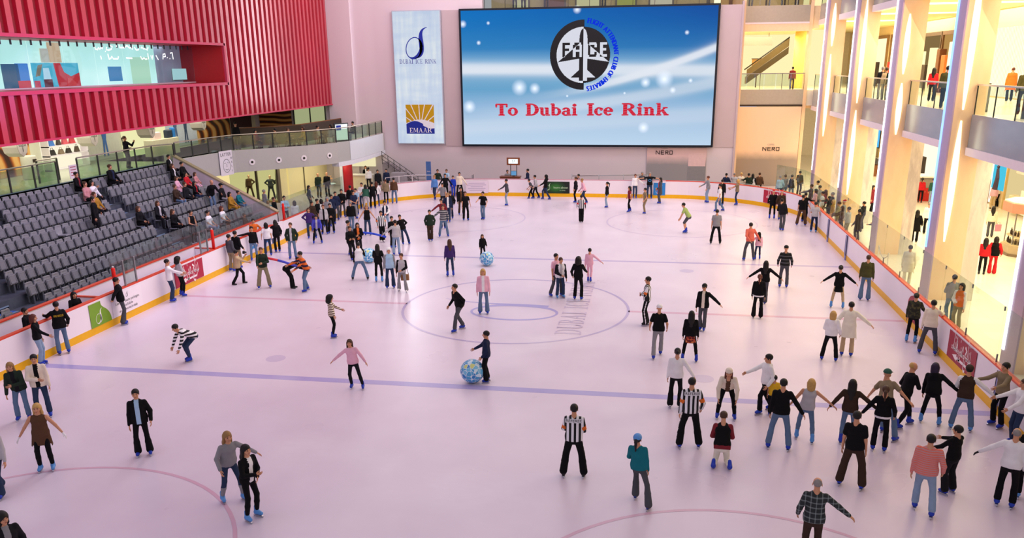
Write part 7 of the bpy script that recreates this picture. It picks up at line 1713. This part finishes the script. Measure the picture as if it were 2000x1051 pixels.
# first gallery on the right
def G(x, y, *a, **k): return X(x, y, *a, z0=7.25, **k)
G(17.75, 19.3, 190, 'short:grey', 'j:dk', 'j:gy', 'man in dark jacket in the huddle behind the third balcony glass', h=1.74); G(17.7, 18.3, 200, 'short:brn', 'l:bg', 'j:gy', 'person in beige shirt in the huddle behind the third balcony glass', h=1.7); G(17.75, 17.4, 170, 'short:blk', 'j:dgr', 'j:dk', 'man in dark green in the huddle behind the third balcony glass', h=1.74)
G(18.0, 9.3, 185, 'short:blk', 'j:ol', 'j:dk', 'broad man in dark olive jacket behind the second balcony rail', h=1.8, build_=1.1); G(19.9, 15.2, 10, 'bob:redbr', 'l:wh', 'j:dk', 'woman in white on the first gallery behind the olive jacket', h=1.68); G(19.6, 16.5, 170, 'long:blk', 'l:rd', 'j:dk', 'person in red on the first gallery left of the olive jacket', h=1.68)
G(21.0, 17.2, 190, 'short:blk', 'l:bg', 'j:dk', 'man in sand shirt on the first gallery right of the olive jacket', h=1.72); G(21.6, 16.0, 170, 'short:brn', 'j:br', 'j:dk', 'person in brown on the first gallery beside the display', h=1.72)
G(17.8, 26.2, 200, 'short:blk', 'l:wh', 'j:dk', 'person in white at the fourth balcony rail', h=1.72); G(17.8, 33.4, 180, 'short:blk', 'j:db', 'j:dk', 'person in dark brown at the last balcony rail', h=1.7)
G(19.3, 4.4, 190, 'short:grey', 'l:ol', 'j:dk', 'man in olive shirt at the right edge of the first gallery', h=1.76); G(15.8, 38.2, 180, 'short:blk', 'j:dr', 'j:dk', 'person in dark red behind the corner balcony glass', h=1.7)
G(23.3, 16.2, 190, 'bald:redbr', 'c:or_', 'j:bk', 'person in bright orange tunic before the pleated curtain', h=1.66)
# upper gallery behind the screen top and upper corner
for i, (x, y, c_, lb) in enumerate(((-5.6, 35.2, 'dk', 'person in dark jacket above the screen at far left'), (-5.0, 35.6, 'bl', 'person in blue above the screen at far left'), (-3.2, 35.4, 'cr', 'person in cream above the left half of the screen'), (1.2, 35.3, 'nv', 'person in navy above the middle of the screen'), (12.2, 37.6, 'dk', 'person in dark clothes at the upper corner balcony, leftmost'), (13.5, 37.8, 'nv', 'person in navy at the upper corner balcony'), (14.6, 37.6, 'bk', 'person in black at the upper corner balcony'), (15.6, 37.7, 'gy', 'person in grey at the upper corner balcony, rightmost'))):
    X(x, y, 180 if i % 2 else 5, 'short:blk', 'l:'+c_, 'j:dk', lb, z0=13.35 if i < 4 else 13.3, h=1.7)
# under the grey gallery
Q(624, 386, 20, 'bald:brn', 'j:dgr', 'j:dgr', 'bald man in dark green standing under the grey gallery, left of two', arms='back,dn', h=1.8); Q(641, 384, 340, 'bald:brn', 'l:bk', 'j:bk', 'bald man in black standing under the grey gallery, right of two', arms='dn,dn', h=1.8)
Q(607, 412, 70, 'long:blk', 'j:dg::lg', 'j:dg', 'long-haired woman in grey jacket under the grey gallery', arms='bt,bt', h=1.7)
X(-17.0, 16.2, 20, 'short:blk', 'l:lb', 'j:bk', 'man in pale blue shirt and tie behind the far left boards', h=1.8, arms='cross,cross'); X(-17.6, 16.0, 60, 'short:brn', 'l:bk', 'j:bk', 'person in black talking to the man in the pale blue shirt', h=1.74); X(-17.5, 15.0, 190, 'short:dblonde', 'j:tl', 'j:dgr', 'person in teal jacket beside the sloping side wall', h=1.68)
X(-15.9, 15.2, 180, 'bob:blk', 'l:wh', 'j:lj', 'black-haired woman in white behind the boards right of the red post', h=1.68); X(-19.8, 19.3, 120, 'short:grey', 'j:gy', 'j:kh', 'person in grey jacket in front of the lit shop window', h=1.7)
X(-17.6, 32.98, 5, 'long:redbr', 'j:bk::wh', 'j:bk', 'woman in black jacket serving behind the white counter', h=1.68); X(-16.9, 31.6, 185, 'short:blk', 'l:wh', 'j:dk', 'customer in white at the service counter', h=1.72)
X(-15.6, 30.0, 10, 'short:blk', 'j:dk', 'j:dk', 'person in dark jacket behind the far left boards near the counter', h=1.74); X(-15.1, 30.6, 350, 'short:blk', 'j:nv', 'j:dk', 'person in navy behind the far left boards near the stairs', h=1.74)
# left gallery
p_ = ground(263, 329, 4.1); X(p_.x-.35, p_.y, 60, 'tail:brn', 'j:dk', 'j:dg', 'woman in dark top talking on a phone behind the green glass railing', z0=4.1, arms='face,cross', h=1.72)
def GL(x, y, *a, **k): return X(x, y, *a, z0=4.1, **k)
GL(-22.3, 21.2, 20, 'cap:bk+short:blk', 'l:bk', 'j:dk', 'waiter in black standing on the grey gallery before the dark doorway', h=1.74)
for i, (x, y, c_, hr) in enumerate(((-21.0, 21.3, 'dr', 'long:blk'), (-20.2, 22.6, 'br', 'short:blk'), (-19.4, 22.9, 'dk', 'short:brn'), (-18.9, 24.3, 'mu', 'bob:brn'), (-18.2, 25.2, 'gy', 'short:blk'), (-17.7, 26.4, 'bk', 'long:blk'), (-17.3, 28.0, 'dr', 'short:brn'), (-17.2, 29.6, 'ol', 'short:blk'))):
    GL(x, y, (60, 250, 100, 290, 80, 270, 120, 300)[i], hr, 'l:'+c_, 'j:dk', 'cafe guest in %s sitting behind the grey gallery glass, %s from the left' % (('dark red', 'brown', 'dark grey', 'mustard', 'grey', 'black', 'wine red', 'olive')[i], NTH[i]), sit=.5, arms='lap,fold', h=1.68)
    cr_ = empty('cafe_chair', (x, y, 4.1), random.Random(i).uniform(0, 6), 'brown wooden cafe stool under the %s guest behind the gallery glass' % NTH[i], 'chair', 'cafe stools')
    MB().bbox(-.19, .19, -.19, .19, .36, .4, .02).build('seat', M_br, cr_)
    for a_, b_ in ((-.16, -.16), (.16, -.16), (-.16, .16), (.16, .16)): MB().tube([(a_, b_, 0), (a_*.85, b_*.85, .37)], .02, 6).build('leg', M_dk, cr_)
for i, (x, y) in enumerate(((-20.9, 22.1), (-19.3, 23.6), (-18.1, 26.0), (-17.5, 28.8))):
    ct_ = empty('cafe_table', (x-.35, y, 4.1), 0, 'small round brown cafe table on the grey gallery, %s from the left' % NTH[i], 'table', 'cafe tables'); MB().lathe([(.36, .7), (.36, .74)], n=16).build('top', M_br, ct_); MB().lathe([(.22, 0), (.22, .03), (.03, .06), (.03, .7)], n=12).build('pedestal', M_dk, ct_)
pw_ = empty('cafe_partition', (0, 0, 4.1), 0, 'dark brown low cafe partition behind the guests on the grey gallery', 'partition')
MB().wallstrip([(-23.2, 22.6), (-21.2, 24.6), (-20.0, 26.6), (-19.6, 33.6)], 0, 1.25, .1).build('panel', M_dk, pw_); MB().wallstrip([(-23.2, 22.6), (-21.2, 24.6), (-20.0, 26.6), (-19.6, 33.6)], 1.25, 1.3, .14).build('top_rail', M_br, pw_)
# ------------------------------------------------------------------ spectators in the grandstand
def S(block, k, i, hair, top, bot, label, face=None, stand=False, hgt=1.7, **kw):
    y = seat_y(block, i); xx = row_x(k)-.3+.19; z = row_z(k)
    if not stand: SEATED.add((block, k, i))
    else: xx = row_x(k)+.1
    th = math.degrees(math.atan2(CAM.y-y, CAM.x-xx)); hdg = kw.pop('hdg', 0)
    return person(xx, y, z, hdg-th, hair, top, bot, label, h=hgt, group='spectators in the grandstand', foot=kw.pop('foot', 'shoe:dk'), sit=None if stand else .565, **kw)
S('L', 7, 0, 'short:blk', 'j:bk:bk:dr', 'j:dk', 'spectator in black jacket and red scarf in the top row by the steps', arms='lap,lap')
S('L', 6, 1, 'short:brn', 'l:rosy', 'j:dk', 'spectator in pale pink sweater below the red scarf', arms='lap,lap', hgt=1.74)
S('L', 6, 0, 'bob:blk', 'l:wh', 'j:dk', 'spectator in white raising a hand beside the steps', arms='lap,face')
S('L', 5, 2, 'short:brn', 'j:mu', 'j:dk', 'spectator in mustard brown jacket with legs stretched out', arms='lap,lap')
S('L', 4, 5, 'short:blk', 'c:bk', 'j:bk', 'man in long black coat standing in the left seat block', stand=True, hdg=20, hgt=1.76, arms='fold,dn')
S('R', 7, 2, 'short:brn', 'c:bk::nv:', 'j:dk', 'broad man in black coat in the top row right of the steps', arms='lap,lap', hgt=1.84, build_=1.12)
S('R', 6, 11, 'bob:brn', 'j:bk::wh', 'j:dk', 'woman with white scarf and black jacket near the side wall', arms='lap,lap')
S('R', 6, 13, 'short:blk', 'j:bk', 'j:dk', 'person in black next to the white scarf near the side wall', arms='lap,lap')
S('R', 7, 13, 'short:blk', 'j:bk:bk:wh', 'j:dk', 'person in black and white in the top row at the side wall', arms='fold,lap')
S('R', 5, 11, 'long:blk', 'l:rd', 'j:dk', 'woman in red in the group near the side wall', arms='lap,lap', hgt=1.6)
S('R', 5, 13, 'bob:brn', 'l:rosy', 'j:pk', 'child in rose pink at the end of the group by the side wall', arms='lap,lap', hgt=1.3)
S('R', 5, 9, 'bob:brn', 'l:pk', 'j:pk', 'child in pale pink at the left of the group near the side wall', arms='lap,lap', hgt=1.3)
S('R', 4, 6, 'short:brn', 'j:db', 'j:jn', 'man in dark brown jacket and jeans in the middle of the right block', arms='lap,lap')
S('R', 4, 8, 'short:brn', 'j:dk', 'j:dk', 'man in black reclining beside the dark brown jacket', arms='lap,dn')
S('R', 4, 10, 'bob:blk', 'j:bk:bk:rd', 'j:dj', 'child in black and red jacket reclining in the right block', arms='lap,lap', hgt=1.5)
S('R', 3, 10, 'bald:brn', 'j:bk', 'j:jn', 'bald man in black jacket standing and bending in the right block', stand=True, hdg=-30, lean=20, hgt=1.78, arms='fwl,bt')
S('R', 3, 13, 'cap:bk+short:blk', 'j:dk', 'j:lg', 'person in dark jacket and cap at the right end of the fourth row', arms='fold,lap')
S('R', 2, 12, 'bob:blk', 'c:mu', 'j:mu', 'woman in mustard coat at the right of the third row', arms='lap,lap')
S('R', 2, 14, 'short:blk', 'j:tl', 'j:jn', 'person in teal next to the mustard coat', arms='lap,lap', hgt=1.55)
S('L', 3, 0, 'bob:brn', 'j:bk', 'j:bk', 'woman in black jacket at the aisle end of the left block', arms='lap,fold')
S('R', 3, 0, 'bob:brn', 'j:dk::lg', 'j:dk', 'person in dark hooded jacket on the right side of the steps', arms='lap,lap', hdg=-20)
S('R', 2, 0, 'long:brn', 'j:bk', 'j:bk', 'woman in black seated with knees up right of the steps', arms='lap,fold')
S('R', 1, 0, 'bun:blk', 'd:bk:bk', 's:bk', 'woman in black dress standing on the lower steps', stand=True, hdg=-10, arms='fold,fold', foot='shoe:wh')
S('R', 1, 4, 'short:blk', 't:wh', 'j:lj', 'man in white T-shirt in the second row behind the glass', arms='lap,lap', hgt=1.74)
S('R', 1, 7, 'bob:redbr', 't:wh', 'j:dk', 'woman in white top in the second row behind the glass', arms='lap,lap')
S('R', 0, 9, 'short:brn', 'l:br', 'j:dk', 'child in brown in the front row behind the glass', arms='lap,lap', leg='tuck', hgt=1.4)
# ------------------------------------------------------------------ mannequins in the lit window
def mannequin(x, y, lab, arms, col):
    """headless-featured display dummy: one turned figure with its clothes as parts"""
    o = person(x, y, .1, 0, None, 'l:'+col, 'j:'+col, lab, h=1.76, arms=arms, leg='A', foot='shoe:dk', skin='l', cat='mannequin', name='mannequin'); return o
mannequin(-22.2, 25.3, 'mannequin in grey standing wide in the lit shop window', 'hip,hip', 'dg'); mannequin(-21.8+.1, 25.7, 'mannequin in black at the right of the lit shop window', 'cross,hip', 'bk'); mannequin(-23.9, 25.4, 'mannequin in brown at the left of the lit shop window', 'hip,dn', 'br')
# ------------------------------------------------------------------ loose things on the ice
def ball_mat():
    t = NT('blue_print_ball'); v1 = t.n('ShaderNodeTexVoronoi'); v1.feature = 'DISTANCE_TO_EDGE'; v1.inputs['Scale'].default_value = 9; t.t.links.new(t.coord(), v1.inputs['Vector'])
    v2 = t.n('ShaderNodeTexVoronoi'); v2.inputs['Scale'].default_value = 9; t.t.links.new(t.coord(), v2.inputs['Vector'])
    sp = t.n('ShaderNodeSeparateColor'); t.t.links.new(v2.outputs['Color'], sp.inputs[0])
    c = t.ramp(sp.outputs[0], ((0, '#2f86c8'), (.3, '#7cc4e4'), (.5, '#cfeaf4'), (.65, '#d9e08a'), (.75, '#4fa7d6'), (1, '#a8dcee')), 'CONSTANT')
    f = t.math('LESS_THAN', v1.outputs[0], .035); return t.bsdf(t.mix(f, c, '#eef6fb'), .3, spec=.5)
M_ball = ball_mat()
for (u, v, rad, lb) in ((923, 747, .37, 'big blue and white patterned ball beside the boy in navy'), (951, 519, .35, 'big blue and white patterned ball in front of the small child'), (721, 513, .37, 'big blue and white patterned ball behind the woman all in black')):
    q = ground(u, v); mb = MB(); n, m = 28, 16
    for j in range(m+1):
        for i in range(n): a, b = 2*PI*i/n, PI*j/m; mb.v.append((rad*math.sin(b)*math.cos(a), rad*math.sin(b)*math.sin(a), rad+rad*math.cos(b)))
    mb.f = [(j*n+i, (j+1)*n+i, (j+1)*n+(i+1) % n, j*n+(i+1) % n) for j in range(m) for i in range(n)]; mb.mi = [0]*len(mb.f)
    o = mb.build('ball', M_ball, None, True, (q.x, q.y, .002)); tag(o, lb, 'ball', 'big patterned balls')
def in_air(u, v, like_u, like_v):
    """point over the ice at the depth of the spot (like_u, like_v)"""
    g_ = ground(like_u, like_v); dep = (g_-CAM).dot(FW); d = FW+RT*((u-1000-CXO)/FPX)-UP*((v-525.5-CYO)/FPX); return CAM+d*dep
def noodle(pts, lab, cols):
    r = empty('foam_noodle', pts[0], 0, lab, 'foam noodle', 'foam noodles'); L = [Vector(p)-Vector(pts[0]) for p in pts]; k = len(L)//2
    MB().tube(L[:k+1], .055, 8).build('half', mat(cols[0], .6), r, True); MB().tube(L[k:], .055, 8).build('half', mat(cols[1], .6), r, True)
a_, b_ = in_air(509, 505, 517, 563), in_air(584, 524, 598, 569)
noodle([a_.lerp(b_, i/8)+Vector((0, -.12, .1+.06*math.sin(PI*i/8))) for i in range(9)], 'red and blue foam noodle held between the khaki trousers and the striped sweater', ('#d83a4a', '#4a4fc8'))
a_, b_ = in_air(703, 454, 775, 499), in_air(754, 463, 775, 499)
noodle([a_.lerp(b_, i/8)+Vector((0, 0, .05*math.sin(PI*i/8))) for i in range(9)], 'blue foam noodle held by the man in the pale grey sweater', ('#2f52d8', '#2f52d8'))
q = in_air(476, 493, 468, 555); r = empty('camera', q, R(20), 'small black camera held up by the boy in beige', 'camera'); MB().bbox(-.05, .05, -.09, .09, -.05, .06, .01).build('body', M_black, r); mb = MB(); mb.tube([(.05, 0, 0), (.12, 0, 0)], .035, 10); mb.build('lens', M_darksteel, r, True)
q = in_air(791, 541, 787, 570); r = empty('handbag', q, R(15), 'brown shoulder bag carried by the woman in grey trousers', 'bag'); MB().bbox(-.18, .18, -.07, .07, -.14, .12, .03).build('body', mat('#9a7048', .6, grain=.2), r); MB().tube([(-.16, 0, .1), (-.12, 0, .34), (.1, 0, .36), (.16, 0, .1)], .014, 6).build('strap', mat('#6d4a2c', .6), r, True)
q = ground(1938, 452); r = empty('shopping_bag', (bag_w.location.x+.36, bag_w.location.y-.05, .32), R(20), 'pink shopping bag carried by the woman in cream', 'bag'); MB().bbox(-.16, .16, -.06, .06, 0, .38, .01).build('body', mat('#e58aa6', .6), r); MB().tube([(-.08, 0, .37), (-.06, 0, .5), (.06, 0, .5), (.08, 0, .37)], .01, 5).build('handle', mat('#c9708c', .6), r, True)
# lettering on backs
def back_text(o, s, z, w, m, dy, size=.1):
    F = frame((0, dy, z), (-1, 0, 0), (0, 0, 1)); e = MB(); n = len(s)
    vs, fs = text_geo(s, size, 'CENTER', w); vs = [Vector((v.x, v.y, .0)) for v in vs]
    e.add([F @ Vector((v.x, v.y, -.35*v.x*v.x*2)) for v in vs], fs); c = e.build('lettering', m, o); return c
for o in [q for q in bpy.data.objects if q.get('category') == 'person']:
    l = o.get('label', '')
    if l.startswith('referee in striped shirt with orange armband standing') or l.startswith('referee in striped shirt with two'): 
        zt = 1.5 if 'alone' in l else 1.53; pb = MB(); F = frame((0, .148, zt), (-1, 0, 0), (0, 0, 1)); xs = [-.2+.05*i for i in range(9)]
        for a, b in zip(xs[:-1], xs[1:]): pb.add([F @ Vector((q, w_, -.7*q*q)) for q, w_ in ((a, -.05), (b, -.05), (b, .05), (a, .05))], [(0, 1, 2, 3)])
        pb.build('name_patch', mat('#ececf0', .7, grain=0), o); back_text(o, 'REFEREE', zt, .36, mat('#0c0c10', .6, grain=0), .154)
    if 'yellow lettering' in l: back_text(o, 'FIRE RESCUE', 1.4, .3, mat('#e2b822', .6, grain=0), .158)
    if 'blue print' in l:
        e = MB(); F = frame((0, -.15, 1.33), (1, 0, 0), (0, 0, 1)); brush(e, [(.09*math.cos(2*PI*i/16), .08*math.sin(2*PI*i/16)) for i in range(17)], .03, F); e.build('print', mat('#3f9ad8', .6, grain=0), o)
build_seats()
# ------------------------------------------------------------------ light
w = bpy.data.worlds.new('world'); bpy.context.scene.world = w; w.use_nodes = True
wn = w.node_tree; bg = wn.nodes['Background']; bg.inputs[0].default_value = (.93, .85, .95, 1); bg.inputs[1].default_value = .5
light_area('hall_light', (1, 15, 19), (0, 0, 0), 24, 32, 3000, (1, .90, .95))
light_area('violet_wash', (-11, -12, 17), (0, R(8), 0), 12, 22, 560, (.80, .55, .95))
light_area('violet_rib_fill', (-13, 2, 9), (0, R(80), 0), 4, 18, 480, (.4, .2, 1))  # added violet fill, gives the lower ribs a purple sheen
light_area('stand_fill', (-9, 1, 13), (0, R(46), 0), 5, 18, 800, (1, .95, .9))  # unseen fill added to brighten the seats and spectators
light_area('warm_side', (15.8, 6, 13), (0, R(58), 0), 8, 44, 1100, (1, .68, .55))
light_area('wall_wash', (-2, 27, 18), (R(38), 0, 0), 34, 4, 1300, (1, .84, .9))
for z, p_ in ((5.8, 1300), (12.0, 1700)):
    for y in (2, 18, 36): light_area('concourse_light', (22, y, z), (0, 0, 0), 8, 13, p_, (1, .87, .6))
light_area('corner_light', (14, 43, 11.4), (0, 0, 0), 4, 9, 1000, (1, .84, .5))
light_area('corner_light', (14, 35.4, 18), (R(20), 0, 0), 5, 2, 300, (1, .8, .6))
for y in (6, 20): light_area('gallery_light', (-25, y, 6.4), (0, 0, 0), 3, 12, 260, (1, .95, .78))
light_area('undercroft_light', (-19, 29, 2.75), (0, 0, 0), 3, 7, 170, (1, .93, .66))
light_area('window_display_light', (-22.6, 24.75, 2.8), (R(25), 0, 0), 3.5, .3, 80, (1, .9, .6))
light_area('studio_light', (-23.2, 5, 10.55), (0, 0, 0), 1.2, 20, 260, (.85, 1, 1))
light_area('rib_wash', (-11, 14, 14), (0, R(75), 0), 5, 30, 200, (1, .8, .88))
o_ = light_area('rib_sheen_light', (-14.45, 33.0, 12.0), (0, 0, 0), 1.3, 10.6, 380, (1, .93, .97))  # added strip light at the mirror position, makes the sheen on the ribs
o_.rotation_euler = Vector((-5.85, -12, 0)).to_track_quat('-Z', 'Y').to_euler()
vs_ = bpy.context.scene.view_settings; vs_.view_transform = 'Standard'; vs_.look = 'None'; vs_.exposure = 0.0
cy_ = bpy.context.scene.cycles
cy_.max_bounces = 6; cy_.diffuse_bounces = 3; cy_.glossy_bounces = 3; cy_.transparent_max_bounces = 12; cy_.transmission_bounces = 4
cy_.caustics_reflective = False; cy_.caustics_refractive = False; cy_.use_denoising = True; cy_.use_adaptive_sampling = True; cy_.adaptive_threshold = .02; cy_.sample_clamp_indirect = 6
